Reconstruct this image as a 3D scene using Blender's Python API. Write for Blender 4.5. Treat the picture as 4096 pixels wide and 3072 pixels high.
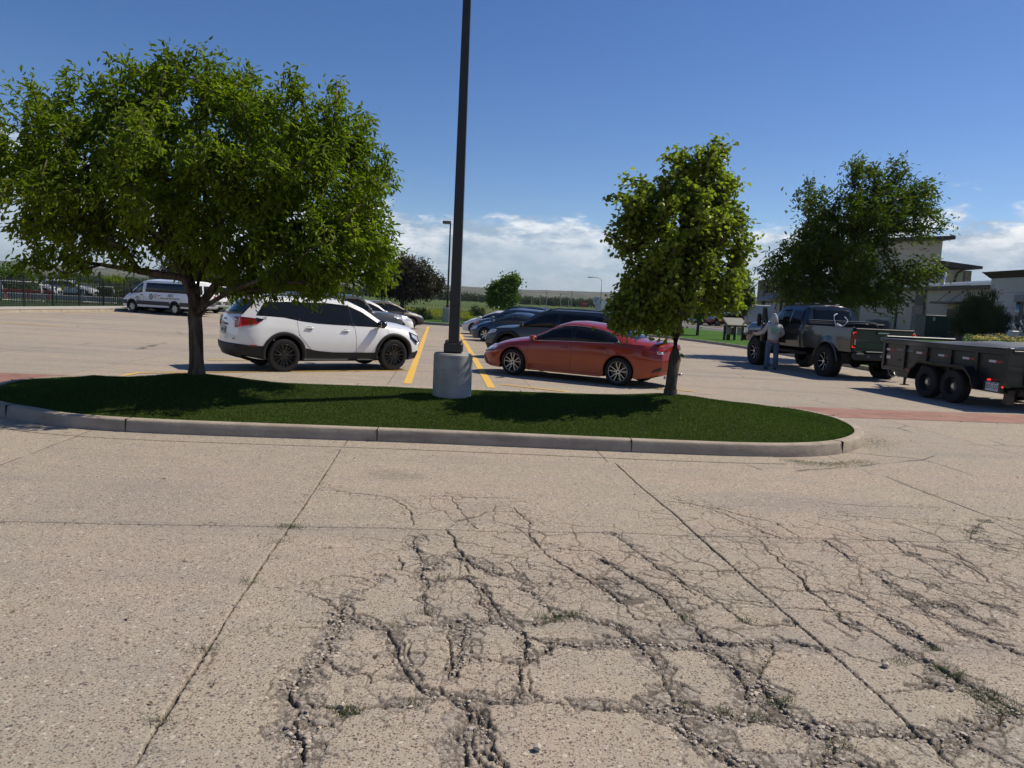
import bpy, bmesh, math, random
import numpy as np
from mathutils import Vector, Matrix
from math import sin, cos, pi, sqrt, radians as R, atan2
random.seed(7); rng = np.random.default_rng(7)
scene = bpy.context.scene
for o in list(bpy.data.objects): bpy.data.objects.remove(o)
COL = scene.collection
# ------------------------------------------------------------------ camera
CAMH = 1.8; FS = 2963.0; PITCH = math.atan((1536-1200)/FS); ROLL = R(2.75)
_f = Vector((0, cos(PITCH), -sin(PITCH))); _r0 = Vector((1, 0, 0)); _u0 = Vector((0, sin(PITCH), cos(PITCH)))
_r = _r0*cos(ROLL)+_u0*sin(ROLL); _u = _u0*cos(ROLL)-_r0*sin(ROLL)
cam = bpy.data.objects.new('camera', bpy.data.cameras.new('camera')); COL.objects.link(cam)
M = Matrix.Identity(4)
for i in range(3): M[i][0] = _r[i]; M[i][1] = _u[i]; M[i][2] = -_f[i]
M[2][3] = CAMH
cam.matrix_world = M
cam.data.sensor_width = 36; cam.data.lens = 36*FS/4096; cam.data.clip_end = 20000; cam.data.clip_start = 0.05
scene.camera = cam
# ------------------------------------------------------------------ sun and sky
SUN_EL = 50.0
LDIR = Vector((-.80, -.31, 0)).normalized()          # horizontal direction the light travels
sd = bpy.data.lights.new('sun', 'SUN'); sd.energy = 5.0; sd.angle = R(.53); sd.color = (1, .915, .775)
sun = bpy.data.objects.new('sun', sd); COL.objects.link(sun)
LV = Vector((LDIR.x*cos(R(SUN_EL)), LDIR.y*cos(R(SUN_EL)), -sin(R(SUN_EL))))
sun.rotation_euler = LV.to_track_quat('-Z', 'Y').to_euler()
w = bpy.data.worlds.new('World'); scene.world = w; w.use_nodes = True
nt = w.node_tree; N = nt.nodes; Lk = nt.links; N.clear()
out = N.new('ShaderNodeOutputWorld'); bg = N.new('ShaderNodeBackground'); bg.inputs[1].default_value = .085
sky = N.new('ShaderNodeTexSky'); sky.sky_type = 'NISHITA'; sky.sun_disc = False
sky.sun_elevation = R(SUN_EL); sky.sun_rotation = atan2(-LDIR.x, -LDIR.y)
sky.air_density = 1.0; sky.dust_density = .35; sky.ozone_density = 3.0; sky.altitude = 1200
def wmath(op, a, b=None, c=None, clamp=False):
    n = N.new('ShaderNodeMath'); n.operation = op; n.use_clamp = clamp
    for i, v in enumerate((a, b, c)):
        if v is None: continue
        if isinstance(v, (int, float)): n.inputs[i].default_value = v
        else: Lk.new(v, n.inputs[i])
    return n.outputs[0]
tc = N.new('ShaderNodeTexCoord'); sp = N.new('ShaderNodeSeparateXYZ'); Lk.new(tc.outputs['Generated'], sp.inputs[0])
X_, Y_, Z_ = sp.outputs
az = wmath('ARCTAN2', X_, Y_); el = wmath('ARCSINE', Z_)
def wss(v, a, b):
    n = N.new('ShaderNodeMapRange'); n.interpolation_type = 'SMOOTHSTEP'
    n.inputs[1].default_value = a; n.inputs[2].default_value = b; Lk.new(v, n.inputs[0]); return n.outputs[0]
cb = N.new('ShaderNodeCombineXYZ'); Lk.new(az, cb.inputs[0]); Lk.new(wmath('MULTIPLY', el, 2.6), cb.inputs[1])
def wnoise(scale, detail, rough, off):
    mp = N.new('ShaderNodeMapping'); mp.inputs['Location'].default_value = off; Lk.new(cb.outputs[0], mp.inputs[0])
    n = N.new('ShaderNodeTexNoise'); n.inputs['Scale'].default_value = scale; n.inputs['Detail'].default_value = detail
    n.inputs['Roughness'].default_value = rough; Lk.new(mp.outputs[0], n.inputs['Vector']); return n.outputs[0]
n1 = wnoise(5.0, 9, .55, (3.1, .7, 0)); n2 = wnoise(15.0, 8, .6, (7.7, 2.2, 0)); n3 = wnoise(3.0, 3, .5, (1.7, 9.2, 0))
# low cloud bank: its top height changes with azimuth (lower between the trees, higher at both picture edges)
bank = wmath('ADD', .104, wmath('MULTIPLY', wmath('SUBTRACT', n1, .5), .16))
bank = wmath('ADD', bank, wmath('MULTIPLY', wmath('SUBTRACT', n2, .5), .07))
bank = wmath('ADD', bank, wmath('MULTIPLY', wmath('SUBTRACT', wnoise(34.0, 6, .6, (1.1, 3.2, 0)), .5), .03))
rt = wss(az, .34, .60); lf = wss(wmath('MULTIPLY', az, -1), .42, .62)
bank = wmath('ADD', bank, wmath('MULTIPLY', rt, .030)); bank = wmath('ADD', bank, wmath('MULTIPLY', lf, .10))
d_ = wmath('SUBTRACT', bank, el)
mask = wss(d_, -.002, .020)
dens = wmath('MULTIPLY', mask, wmath('ADD', .72, wmath('MULTIPLY', n2, .5)), clamp=True)
dens = wmath('MULTIPLY', dens, wmath('ADD', .82, wmath('MULTIPLY', rt, .18)), clamp=True)
# little scattered cloudlets higher up
wisp = wmath('MULTIPLY', wss(wnoise(9.0, 6, .6, (2.2, 4.4, 0)), .67, .76), wmath('MULTIPLY', wss(el, .07, .1), wmath('SUBTRACT', 1, wss(el, .15, .2))))
dens = wmath('MAXIMUM', dens, wmath('MULTIPLY', wisp, .5))
# bright rims, greyer bellies
n4 = wnoise(26.0, 7, .62, (5.1, 6.2, 0)); bil = wss(wmath('ADD', wmath('MULTIPLY', n2, .6), wmath('MULTIPLY', n4, .4)), .40, .60)
belly = wmath('SUBTRACT', 1, wmath('MULTIPLY', bil, wmath('SUBTRACT', 1, wmath('MULTIPLY', wss(d_, .015, .08), .75))))
mixc = N.new('ShaderNodeMix'); mixc.data_type = 'RGBA'
Lk.new(belly, mixc.inputs[0])
mixc.inputs[6].default_value = (12.0, 12.1, 12.2, 1); mixc.inputs[7].default_value = (4.4, 5.5, 6.9, 1)
mx = N.new('ShaderNodeMix'); mx.data_type = 'RGBA'; Lk.new(dens, mx.inputs[0]); hs = N.new('ShaderNodeHueSaturation'); hs.inputs['Hue'].default_value = .510; hs.inputs['Saturation'].default_value = 1.22; hs.inputs['Value'].default_value = 1.22; Lk.new(sky.outputs[0], hs.inputs['Color']); Lk.new(hs.outputs[0], mx.inputs[6]); Lk.new(mixc.outputs[2], mx.inputs[7])
Lk.new(mx.outputs[2], bg.inputs[0]); Lk.new(bg.outputs[0], out.inputs[0])
scene.render.engine = 'CYCLES'
scene.view_settings.view_transform = 'Standard'; scene.view_settings.look = 'None'
scene.view_settings.exposure = 0.0; scene.view_settings.gamma = 1
scene.cycles.max_bounces = 8; scene.cycles.transparent_max_bounces = 8
# ------------------------------------------------------------------ coordinates
def sstep(a, b, v):
    t = np.clip((v-a)/(b-a), 0, 1); return t*t*(3-2*t)
def gz(x, y):
    """height of the paved lot: it falls gently away from the camera"""
    return -.0085*np.clip(np.asarray(y, float)-9.5, 0, 36)*np.clip((np.asarray(x, float)+26)/22, .2, 1)
def ray(px, py):
    return _f+_r*((px-2048)/FS)-_u*((py-1536)/FS)
def S(px, py, z=None):
    """point of the lot seen at source pixel (px,py); z = height above the lot"""
    d = ray(px, py); h = 0 if z is None else z; g = 0.0
    for _ in range(25):
        t = (g+h-CAMH)/d.z; x = d.x*t; y = d.y*t; g = float(gz(x, y))
    return Vector((x, y, g+h))
K = 4096/2212
def D(px, py, z=None): return S(px*K, py*K, z)
def AT(px, py, Y):
    d = ray(px*K, py*K); t = Y/d.y; return Vector((d.x*t, Y, CAMH+d.z*t))
# ------------------------------------------------------------------ materials
MATS = {}
def mat(name, col, rough=.6, metal=0, var=.0, vs=4, bump=0, bs=30, coat=0, emit=0, spec=.5, col2=None, detail=4, trans=0, bdist=.01):
    if name in MATS: return MATS[name]
    m = bpy.data.materials.new(name); m.use_nodes = True; t = m.node_tree; b = t.nodes['Principled BSDF']
    b.inputs['Base Color'].default_value = (*col, 1); b.inputs['Roughness'].default_value = rough
    b.inputs['Metallic'].default_value = metal; b.inputs['Specular IOR Level'].default_value = spec
    if coat: b.inputs['Coat Weight'].default_value = coat; b.inputs['Coat Roughness'].default_value = .04
    if emit: b.inputs['Emission Color'].default_value = (*col, 1); b.inputs['Emission Strength'].default_value = emit
    if trans: b.inputs['Transmission Weight'].default_value = trans
    tcn = t.nodes.new('ShaderNodeTexCoord')
    if var or col2:
        n = t.nodes.new('ShaderNodeTexNoise'); n.inputs['Scale'].default_value = vs; n.inputs['Detail'].default_value = detail
        t.links.new(tcn.outputs['Object'], n.inputs['Vector'])
        mr = t.nodes.new('ShaderNodeMapRange'); mr.inputs[1].default_value = .3; mr.inputs[2].default_value = .7
        t.links.new(n.outputs[0], mr.inputs[0])
        mm = t.nodes.new('ShaderNodeMix'); mm.data_type = 'RGBA'; t.links.new(mr.outputs[0], mm.inputs[0])
        c2 = col2 or tuple(min(1, c*(1+var)) for c in col); c1 = col if col2 else tuple(c*(1-var) for c in col)
        mm.inputs[6].default_value = (*c1, 1); mm.inputs[7].default_value = (*c2, 1)
        t.links.new(mm.outputs[2], b.inputs['Base Color'])
    if bump:
        n = t.nodes.new('ShaderNodeTexNoise'); n.inputs['Scale'].default_value = bs; n.inputs['Detail'].default_value = 5
        t.links.new(tcn.outputs['Object'], n.inputs['Vector'])
        bp = t.nodes.new('ShaderNodeBump'); bp.inputs['Strength'].default_value = bump; bp.inputs['Distance'].default_value = bdist
        t.links.new(n.outputs[0], bp.inputs['Height']); t.links.new(bp.outputs[0], b.inputs['Normal'])
    MATS[name] = m; return m
class NB:
    """tiny node builder"""
    def __init__(s, name):
        s.m = bpy.data.materials.new(name); s.m.use_nodes = True; s.t = s.m.node_tree; s.b = s.t.nodes['Principled BSDF']; MATS[name] = s.m
        s.tc = s.t.nodes.new('ShaderNodeTexCoord'); s.obj = s.tc.outputs['Object']
    def put(s, n, i, v):
        if isinstance(v, bpy.types.NodeSocket): s.t.links.new(v, n.inputs[i])
        else:
            if isinstance(v, tuple) and len(v) == 3 and n.inputs[i].type == 'RGBA': v = (*v, 1)
            n.inputs[i].default_value = v
    def math(s, op, a, b=0, clamp=False):
        n = s.t.nodes.new('ShaderNodeMath'); n.operation = op; n.use_clamp = clamp; s.put(n, 0, a); s.put(n, 1, b); return n.outputs[0]
    def noise(s, scale, detail=4, rough=.5, vec=None, color=False):
        n = s.t.nodes.new('ShaderNodeTexNoise'); n.inputs['Scale'].default_value = scale; n.inputs['Detail'].default_value = detail; n.inputs['Roughness'].default_value = rough
        s.t.links.new(vec or s.obj, n.inputs['Vector']); return n.outputs[1 if color else 0]
    def voro(s, scale, feature='F1', out=0, vec=None, rnd=1):
        n = s.t.nodes.new('ShaderNodeTexVoronoi'); n.feature = feature; n.inputs['Scale'].default_value = scale
        n.inputs['Randomness'].default_value = rnd
        s.t.links.new(vec or s.obj, n.inputs['Vector']); return n.outputs[out]
    def ramp(s, v, a, b, lo=0, hi=1, smooth=True):
        n = s.t.nodes.new('ShaderNodeMapRange'); n.interpolation_type = 'SMOOTHSTEP' if smooth else 'LINEAR'
        s.put(n, 0, v); s.put(n, 1, a); s.put(n, 2, b); s.put(n, 3, lo); s.put(n, 4, hi); return n.outputs[0]
    def mix(s, f, a, b, mode='MIX'):
        n = s.t.nodes.new('ShaderNodeMix'); n.data_type = 'RGBA'; n.blend_type = mode; s.put(n, 0, f); s.put(n, 6, a); s.put(n, 7, b); return n.outputs[2]
    def sep(s, v):
        n = s.t.nodes.new('ShaderNodeSeparateXYZ'); s.t.links.new(v, n.inputs[0]); return n.outputs
    def attr(s, name, out=2):
        n = s.t.nodes.new('ShaderNodeAttribute'); n.attribute_name = name; return n.outputs[out]
    def mapping(s, loc=(0, 0, 0), rot=(0, 0, 0), scale=(1, 1, 1)):
        n = s.t.nodes.new('ShaderNodeMapping'); n.inputs[1].default_value = loc; n.inputs[2].default_value = rot; n.inputs[3].default_value = scale
        s.t.links.new(s.obj, n.inputs[0]); return n.outputs[0]
    def bump(s, h, strength, dist):
        n = s.t.nodes.new('ShaderNodeBump'); n.inputs['Strength'].default_value = strength; n.inputs['Distance'].default_value = dist
        s.t.links.new(h, n.inputs['Height']); s.t.links.new(n.outputs[0], s.b.inputs['Normal'])
# ------------------------------------------------------------------ object helpers
def tag(o, label=None, cat=None, group=None, kind=None):
    if label: o['label'] = label
    if cat: o['category'] = cat
    if group: o['group'] = group
    if kind: o['kind'] = kind
    return o
def empty(name, loc=(0, 0, 0), rz=0, label=None, cat=None, group=None):
    o = bpy.data.objects.new(name, None); COL.objects.link(o); o.location = loc; o.rotation_euler = (0, 0, rz); o.empty_display_size = .3
    return tag(o, label, cat, group)
def mobj(name, verts, faces, mats, parent=None, smooth=False, midx=None):
    me = bpy.data.meshes.new(name)
    me.from_pydata([tuple(v) for v in verts], [], faces); 
    if not isinstance(mats, (list, tuple)): mats = [mats]
    for m in mats: me.materials.append(m)
    if midx is not None: me.polygons.foreach_set('material_index', midx)
    if smooth: me.polygons.foreach_set('use_smooth', [True]*len(me.polygons))
    me.update(); o = bpy.data.objects.new(name, me); COL.objects.link(o)
    if parent: o.parent = parent
    return o
def npobj(name, V, F, mats, parent=None, smooth=False, k=None, midx=None):
    """numpy mesh: V (n,3), F (m,k)"""
    V = np.ascontiguousarray(V, np.float32); F = np.ascontiguousarray(F, np.int32); m, k = F.shape
    me = bpy.data.meshes.new(name); me.vertices.add(len(V)); me.vertices.foreach_set('co', V.ravel())
    me.loops.add(m*k); me.loops.foreach_set('vertex_index', F.ravel()); me.polygons.add(m)
    me.polygons.foreach_set('loop_start', np.arange(0, m*k, k, dtype=np.int32))
    if not isinstance(mats, (list, tuple)): mats = [mats]
    for q in mats: me.materials.append(q)
    if midx is not None: me.polygons.foreach_set('material_index', np.ascontiguousarray(midx, np.int32))
    me.polygons.foreach_set('use_smooth', np.full(m, smooth))
    me.update(calc_edges=True); o = bpy.data.objects.new(name, me); COL.objects.link(o)
    if parent: o.parent = parent
    return o
class MB:
    def __init__(s): s.v = []; s.f = []; s.m = []
    def add(s, vs, fs, mi=0):
        n = len(s.v); s.v += [tuple(v) for v in vs]; s.f += [tuple(i+n for i in f) for f in fs]; s.m += [mi]*len(fs); return s
    def box(s, c, d, rz=0, mi=0, taper=1, rot=None, bev=0):
        x, y, z = [q/2 for q in d]; P = []
        if bev:
            b = min(bev, x*.9, y*.9, z*.9)
            lay = [(-z, b), (-z+b, 0), (z-b, 0), (z, b)]
            for zz, ins in lay:
                X = x-ins; Yy = y-ins; c2 = b*.6
                P += [(-X+c2, -Yy, zz), (X-c2, -Yy, zz), (X, -Yy+c2, zz), (X, Yy-c2, zz), (X-c2, Yy, zz), (-X+c2, Yy, zz), (-X, Yy-c2, zz), (-X, -Yy+c2, zz)]
            F = [tuple(range(7, -1, -1)), tuple(range(24, 32))]
            for l in range(3):
                for i in range(8): j = (i+1) % 8; F.append((l*8+i, l*8+j, l*8+8+j, l*8+8+i))
        else:
            for zz, t in ((-z, 1), (z, taper)):
                P += [(-x*t, -y*t, zz), (x*t, -y*t, zz), (x*t, y*t, zz), (-x*t, y*t, zz)]
            F = [(3, 2, 1, 0), (4, 5, 6, 7), (0, 1, 5, 4), (1, 2, 6, 5), (2, 3, 7, 6), (3, 0, 4, 7)]
        mt = Matrix.Rotation(rz, 3, 'Z') if rot is None else rot
        c = Vector(c); return s.add([mt@Vector(p)+c for p in P], F, mi)
    def cyl(s, a, b, r0, r1=None, n=12, mi=0, caps=True):
        a = Vector(a); b = Vector(b); r1 = r0 if r1 is None else r1; d = (b-a); q = d.to_track_quat('Z', 'Y').to_matrix()
        P = []
        for c, r in ((a, r0), (b, r1)): P += [c+q@Vector((r*cos(2*pi*i/n), r*sin(2*pi*i/n), 0)) for i in range(n)]
        F = [(i, (i+1) % n, n+(i+1) % n, n+i) for i in range(n)]
        if caps: F += [tuple(range(n-1, -1, -1)), tuple(range(n, 2*n))]
        return s.add(P, F, mi)
    def tube(s, pts, r, n=6, mi=0):
        pts = [Vector(p) for p in pts]; rs = r if isinstance(r, (list, tuple)) else [r]*len(pts); P = []; F = []
        for i, p in enumerate(pts):
            d = (pts[min(i+1, len(pts)-1)]-pts[max(i-1, 0)]); q = d.to_track_quat('Z', 'Y').to_matrix()
            P += [p+q@Vector((rs[i]*cos(2*pi*k/n), rs[i]*sin(2*pi*k/n), 0)) for k in range(n)]
        for i in range(len(pts)-1):
            for k in range(n): F.append((i*n+k, i*n+(k+1) % n, (i+1)*n+(k+1) % n, (i+1)*n+k))
        F += [tuple(range(n-1, -1, -1)), tuple(range((len(pts)-1)*n, len(pts)*n))]
        return s.add(P, F, mi)
    def lathe(s, prof, c=(0, 0, 0), n=24, mi=0, axis='Z'):
        P = []; F = []; c = Vector(c)
        for r, z in prof:
            for i in range(n):
                a = 2*pi*i/n; p = (r*cos(a), r*sin(a), z)
                if axis == 'Y': p = (p[0], p[2], p[1])
                P.append(c+Vector(p))
        m = len(prof)
        for j in range(m-1):
            for i in range(n):
                f = (j*n+i, j*n+(i+1) % n, (j+1)*n+(i+1) % n, (j+1)*n+i); F.append(f if axis == 'Z' else f[::-1])
        return s.add(P, F, mi)
    def ball(s, c, r, n=10, m=7, mi=0):
        c = Vector(c); r = r if isinstance(r, (tuple, list)) else (r, r, r); P = []; F = []
        for j in range(m+1):
            t = pi*j/m
            for i in range(n): a = 2*pi*i/n; P.append(c+Vector((r[0]*sin(t)*cos(a), r[1]*sin(t)*sin(a), -r[2]*cos(t))))
        for j in range(m):
            for i in range(n): F.append((j*n+i, j*n+(i+1) % n, (j+1)*n+(i+1) % n, (j+1)*n+i))
        return s.add(P, F, mi)
    def prism(s, poly, t, M3, o, mi=0):
        """poly (u,v) extruded by t along w; M3 columns u,v,w; o origin"""
        n = len(poly); o = Vector(o); P = [o+M3@Vector((u, v, 0)) for u, v in poly]+[o+M3@Vector((u, v, t)) for u, v in poly]
        F = [tuple(range(n-1, -1, -1)), tuple(range(n, 2*n))]+[(i, (i+1) % n, n+(i+1) % n, n+i) for i in range(n)]
        return s.add(P, F, mi)
    def build(s, name, mats, parent=None, smooth=False, loc=None):
        o = mobj(name, s.v, s.f, mats, parent, smooth, s.m)
        if loc is not None: o.location = loc
        return o
def autosmooth(o, ang=35):
    me = o.data; me.polygons.foreach_set('use_smooth', [True]*len(me.polygons))
    bm = bmesh.new(); bm.from_mesh(me); a = R(ang)
    for e in bm.edges:
        if len(e.link_faces) == 2 and e.calc_face_angle(0) > a: e.smooth = False
    bm.to_mesh(me); bm.free(); return o
def text(name, s, mat_, M4, size, parent=None, ext=.002, align='CENTER', sx=1):
    cu = bpy.data.curves.new('t', 'FONT'); cu.body = s; cu.size = size; cu.extrude = ext; cu.align_x = align; cu.align_y = 'CENTER'; cu.resolution_u = 2
    to = bpy.data.objects.new('t', cu); COL.objects.link(to); dg = bpy.context.evaluated_depsgraph_get(); dg.update()
    me = bpy.data.meshes.new_from_object(to.evaluated_get(dg)); bpy.data.objects.remove(to); bpy.data.curves.remove(cu)
    me.name = name; me.materials.clear(); me.materials.append(mat_); me.transform(M4@Matrix.Diagonal((sx, 1, 1, 1)))
    o = bpy.data.objects.new(name, me); COL.objects.link(o); o.parent = parent; return o
def frame(o, u, v):
    """matrix with local x along u, y along v"""
    u = Vector(u).normalized(); v = Vector(v); v = (v-u*v.dot(u)).normalized(); w_ = u.cross(v); m = Matrix.Identity(4)
    for i in range(3): m[i][0] = u[i]; m[i][1] = v[i]; m[i][2] = w_[i]; m[i][3] = o[i]
    return m
def interp(tab, x):
    xs = [p[0] for p in tab]; ys = [p[1] for p in tab]
    return float(np.interp(x, xs, ys))
def smoothtab(tab, w, step=.02):
    """rounded version of a polyline table"""
    a, b = tab[0][0], tab[-1][0]; xs = np.arange(a-w*2, b+w*2, step); ys = np.interp(xs, [p[0] for p in tab], [p[1] for p in tab])
    # keep end slopes
    k = max(1, int(w/step)); ker = np.hanning(2*k+1); ker /= ker.sum(); ys2 = np.convolve(np.pad(ys, k, mode='edge'), ker, 'valid')
    return list(zip(xs.tolist(), ys2.tolist()))
def ribbon(name, A, B, mat_, h=0, n=1, m=1, kind='structure', parent=None, zf=None):
    """sheet between two ground polylines A and B (equal length), h above the lot"""
    def dens(Pp):
        o = []
        for i in range(len(Pp)-1):
            for k in range(n): o.append(np.array(Pp[i][:2])*(1-k/n)+np.array(Pp[i+1][:2])*k/n)
        o.append(np.array(Pp[-1][:2])); return np.array(o)
    a, b = dens(A), dens(B); V = []
    for j in range(m+1):
        p = a*(1-j/m)+b*j/m; z = (gz(p[:, 0], p[:, 1]) if zf is None else zf(p[:, 0], p[:, 1]))+h
        V.append(np.column_stack([p, z]))
    V = np.concatenate(V); q = len(a); F = []
    for j in range(m):
        for i in range(q-1): F.append((j*q+i, j*q+i+1, (j+1)*q+i+1, (j+1)*q+i))
    F = np.array(F); 
    # face up
    p0, p1, p2 = V[F[0][0]], V[F[0][1]], V[F[0][2]]
    if np.cross(p1-p0, p2-p0)[2] < 0: F = F[:, ::-1]
    o = npobj(name, V, F, mat_, parent)
    if kind: o['kind'] = kind
    return o
# value noise on arrays
def _hash(ix, iy, s):
    h = (ix.astype(np.int64)*374761393+iy.astype(np.int64)*668265263+s*974634777) & 0x7fffffff
    h = ((h ^ (h >> 13))*1274126177) & 0x7fffffff
    return ((h ^ (h >> 16)) & 0xffff)/65535.0
def vnoise(x, y, s=0):
    ix = np.floor(x); iy = np.floor(y); fx = x-ix; fy = y-iy; fx = fx*fx*(3-2*fx); fy = fy*fy*(3-2*fy)
    a = _hash(ix, iy, s); b = _hash(ix+1, iy, s); c = _hash(ix, iy+1, s); d = _hash(ix+1, iy+1, s)
    return (a*(1-fx)+b*fx)*(1-fy)+(c*(1-fx)+d*fx)*fy
def fbm(x, y, s=0, o=4):
    r = 0; a = .5; t = 0
    for i in range(o): r = r+a*vnoise(x*2**i, y*2**i, s+i*17); t += a; a *= .5
    return r/t
def worley(x, y, s=0):
    """F1, F2, id"""
    ix = np.floor(x); iy = np.floor(y); f1 = np.full(x.shape, 9.); f2 = np.full(x.shape, 9.); idd = np.zeros(x.shape)
    for dx in (-1, 0, 1):
        for dy in (-1, 0, 1):
            cx = ix+dx; cy = iy+dy; px = cx+_hash(cx, cy, s); py = cy+_hash(cx, cy, s+5)
            d = np.sqrt((px-x)**2+(py-y)**2); new = d < f1
            f2 = np.where(new, f1, np.minimum(f2, d)); idd = np.where(new, _hash(cx, cy, s+9), idd); f1 = np.where(new, d, f1)
    return f1, f2, idd

def worley_c(x, y, s=0):
    """F1, F2, id and the nearest feature point"""
    ix = np.floor(x); iy = np.floor(y); f1 = np.full(x.shape, 9.); f2 = np.full(x.shape, 9.); idd = np.zeros(x.shape); qx = np.zeros(x.shape); qy = np.zeros(x.shape)
    for dx in (-1, 0, 1):
        for dy in (-1, 0, 1):
            cx = ix+dx; cy = iy+dy; px = cx+_hash(cx, cy, s); py = cy+_hash(cx, cy, s+5)
            d = np.sqrt((px-x)**2+(py-y)**2); new = d < f1
            f2 = np.where(new, f1, np.minimum(f2, d)); idd = np.where(new, _hash(cx, cy, s+9), idd); qx = np.where(new, px, qx); qy = np.where(new, py, qy); f1 = np.where(new, d, f1)
    return f1, f2, idd, qx, qy
# ================================================================== paving
STAIN = D(850, 1026)
def concrete(name, joints=True, near=False):
    n = NB(name)
    wq = n.mix(.012, n.obj, n.noise(70, 3, .6, color=True)); agg = n.voro(95, 'F1', 1, wq); aggd = n.voro(95, 'F1', 0, wq); ag2 = n.voro(38, 'F1', 1, wq); a2d = n.voro(38, 'F1', 0, wq)
    big = n.noise(.55, 5, .6); mid = n.noise(3.2, 4, .6); fine = n.noise(420, 2, .6)
    base = n.mix(n.ramp(big, .35, .65), (.51, .44, .315), (.56, .44, .325))
    base = n.mix(n.ramp(mid, .3, .75), base, n.mix(.5, base, (.38, .35, .30)))
    vs_ = n.mapping(rot=(0, 0, R(-5.44))); us, vv2, _ = n.sep(vs_); cs_ = n.t.nodes.new('ShaderNodeCombineXYZ'); n.put(cs_, 0, n.math('FLOOR', n.math('DIVIDE', n.math('ADD', us, JU), 3.05))); n.put(cs_, 1, n.math('FLOOR', n.math('DIVIDE', n.math('ADD', vv2, JV), 4.57))); wn = n.t.nodes.new('ShaderNodeTexWhiteNoise'); n.t.links.new(cs_.outputs[0], wn.inputs['Vector'])
    base = n.mix(n.math('MULTIPLY', wn.outputs[0], .34), base, (.34, .315, .275)); gx_, gy_, _ = n.sep(n.obj)
    def spot(c, x, y, rx, ry, st, col):
        d = n.math('ADD', n.math('POWER', n.math('DIVIDE', n.math('SUBTRACT', gx_, x), rx), 2), n.math('POWER', n.math('DIVIDE', n.math('SUBTRACT', gy_, y), ry), 2)); return n.mix(n.math('MULTIPLY', n.ramp(n.math('ADD', d, n.math('MULTIPLY', n.noise(4, 6, .7), 1.4)), 1.7, .5), st), c, col)
    base = spot(base, STAIN.x, STAIN.y, .42, .30, .55, (.17, .18, .14)); base = spot(base, STAIN.x+.9, STAIN.y-1.1, .3, .35, .35, (.20, .18, .16)); base = spot(base, 2.9, 6.9, 1.6, .5, .5, (.27, .26, .24)); base = spot(base, -3.2, 6.0, .9, .9, .35, (.26, .25, .22)); base = spot(base, 2.6, 3.5, .5, .4, .4, (.55, .47, .37)); base = spot(base, .6, 4.6, .7, .5, .3, (.27, .24, .22))
    r, g, bl = n.sep(agg); r2, g2, b2 = n.sep(ag2); ag3 = n.voro(62, 'F1', 1, wq); a3d = n.voro(62, 'F1', 0, wq); r3, g3, b3 = n.sep(ag3)
    mf = n.noise(130, 3, .7); c = n.mix(n.ramp(fine, .3, .7, 0, .5), base, (.20, .17, .145)); c = n.mix(n.ramp(mf, .45, .62, 0, .45), c, (.21, .175, .145)); c = n.mix(n.ramp(mf, .44, .34, 0, .4), c, (.56, .49, .40))
    c = n.mix(n.math('MULTIPLY', n.ramp(r, .58, .66), n.ramp(aggd, .52, .36)), c, n.mix(.9, c, n.mix(n.ramp(g, .3, .7), (.10, .08, .075), (.20, .115, .085))))
    c = n.mix(n.math('MULTIPLY', n.ramp(g3, .80, .86), n.ramp(a3d, .42, .22)), c, n.mix(.7, c, (.60, .54, .45)))
    c = n.mix(n.math('MULTIPLY', n.ramp(r3, .80, .84), n.ramp(a3d, .46, .32)), c, n.mix(.85, c, n.mix(n.ramp(b3, .3, .7), (.085, .065, .07), (.17, .09, .065))))
    c = n.mix(n.math('MULTIPLY', n.ramp(r2, .88, .90), n.ramp(a2d, .42, .32)), c, n.mix(.85, c, n.mix(n.ramp(g2, .4, .6), (.10, .075, .075), (.58, .51, .42))))
    # oily, dirty drifts along the lanes
    dv = n.mapping(rot=(0, 0, R(-5)), scale=(.12, .9, 1)); dn = n.noise(1.6, 5, .62, dv)
    c = n.mix(n.ramp(dn, .50, .74, 0, .50), c, (.24, .215, .19)); dn2 = n.noise(.9, 5, .6, n.mapping(loc=(3, 8, 0), rot=(0, 0, R(-6)), scale=(.05, .8, 1))); c = n.mix(n.math('MULTIPLY', n.ramp(dn2, .5, .62, 0, .4), n.ramp(gy_, 12, 17)), c, (.20, .185, .17))
    h = n.math('MULTIPLY', fine, .4)
    if joints:
        v = n.mapping(rot=(0, 0, R(-5.44))); u, vv, _ = n.sep(v)
        wob = n.math('MULTIPLY', n.math('SUBTRACT', n.noise(3.5, 3), .5), .03)
        def line(q, off, per):
            t = n.math('PINGPONG', n.math('ADD', q, n.math('ADD', wob, off)), per/2); return n.ramp(t, .012, .004)
        j = n.math('MAXIMUM', line(u, JU, 3.05), line(vv, JV, 4.57))
        brk = n.ramp(n.noise(2.2, 4, .6), .38, .5)
        c = n.mix(n.math('MULTIPLY', n.math('MULTIPLY', j, brk), .8), c, (.06, .05, .04))
        cr = n.voro(.33, 'DISTANCE_TO_EDGE', 0, n.mix(.12, n.obj, n.noise(1.6, 5, .6, color=True)))
        c = n.mix(n.math('MULTIPLY', n.ramp(cr, .006, .001), n.ramp(n.noise(.5, 2), .5, .6, 0, .75)), c, (.07, .06, .05))
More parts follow.
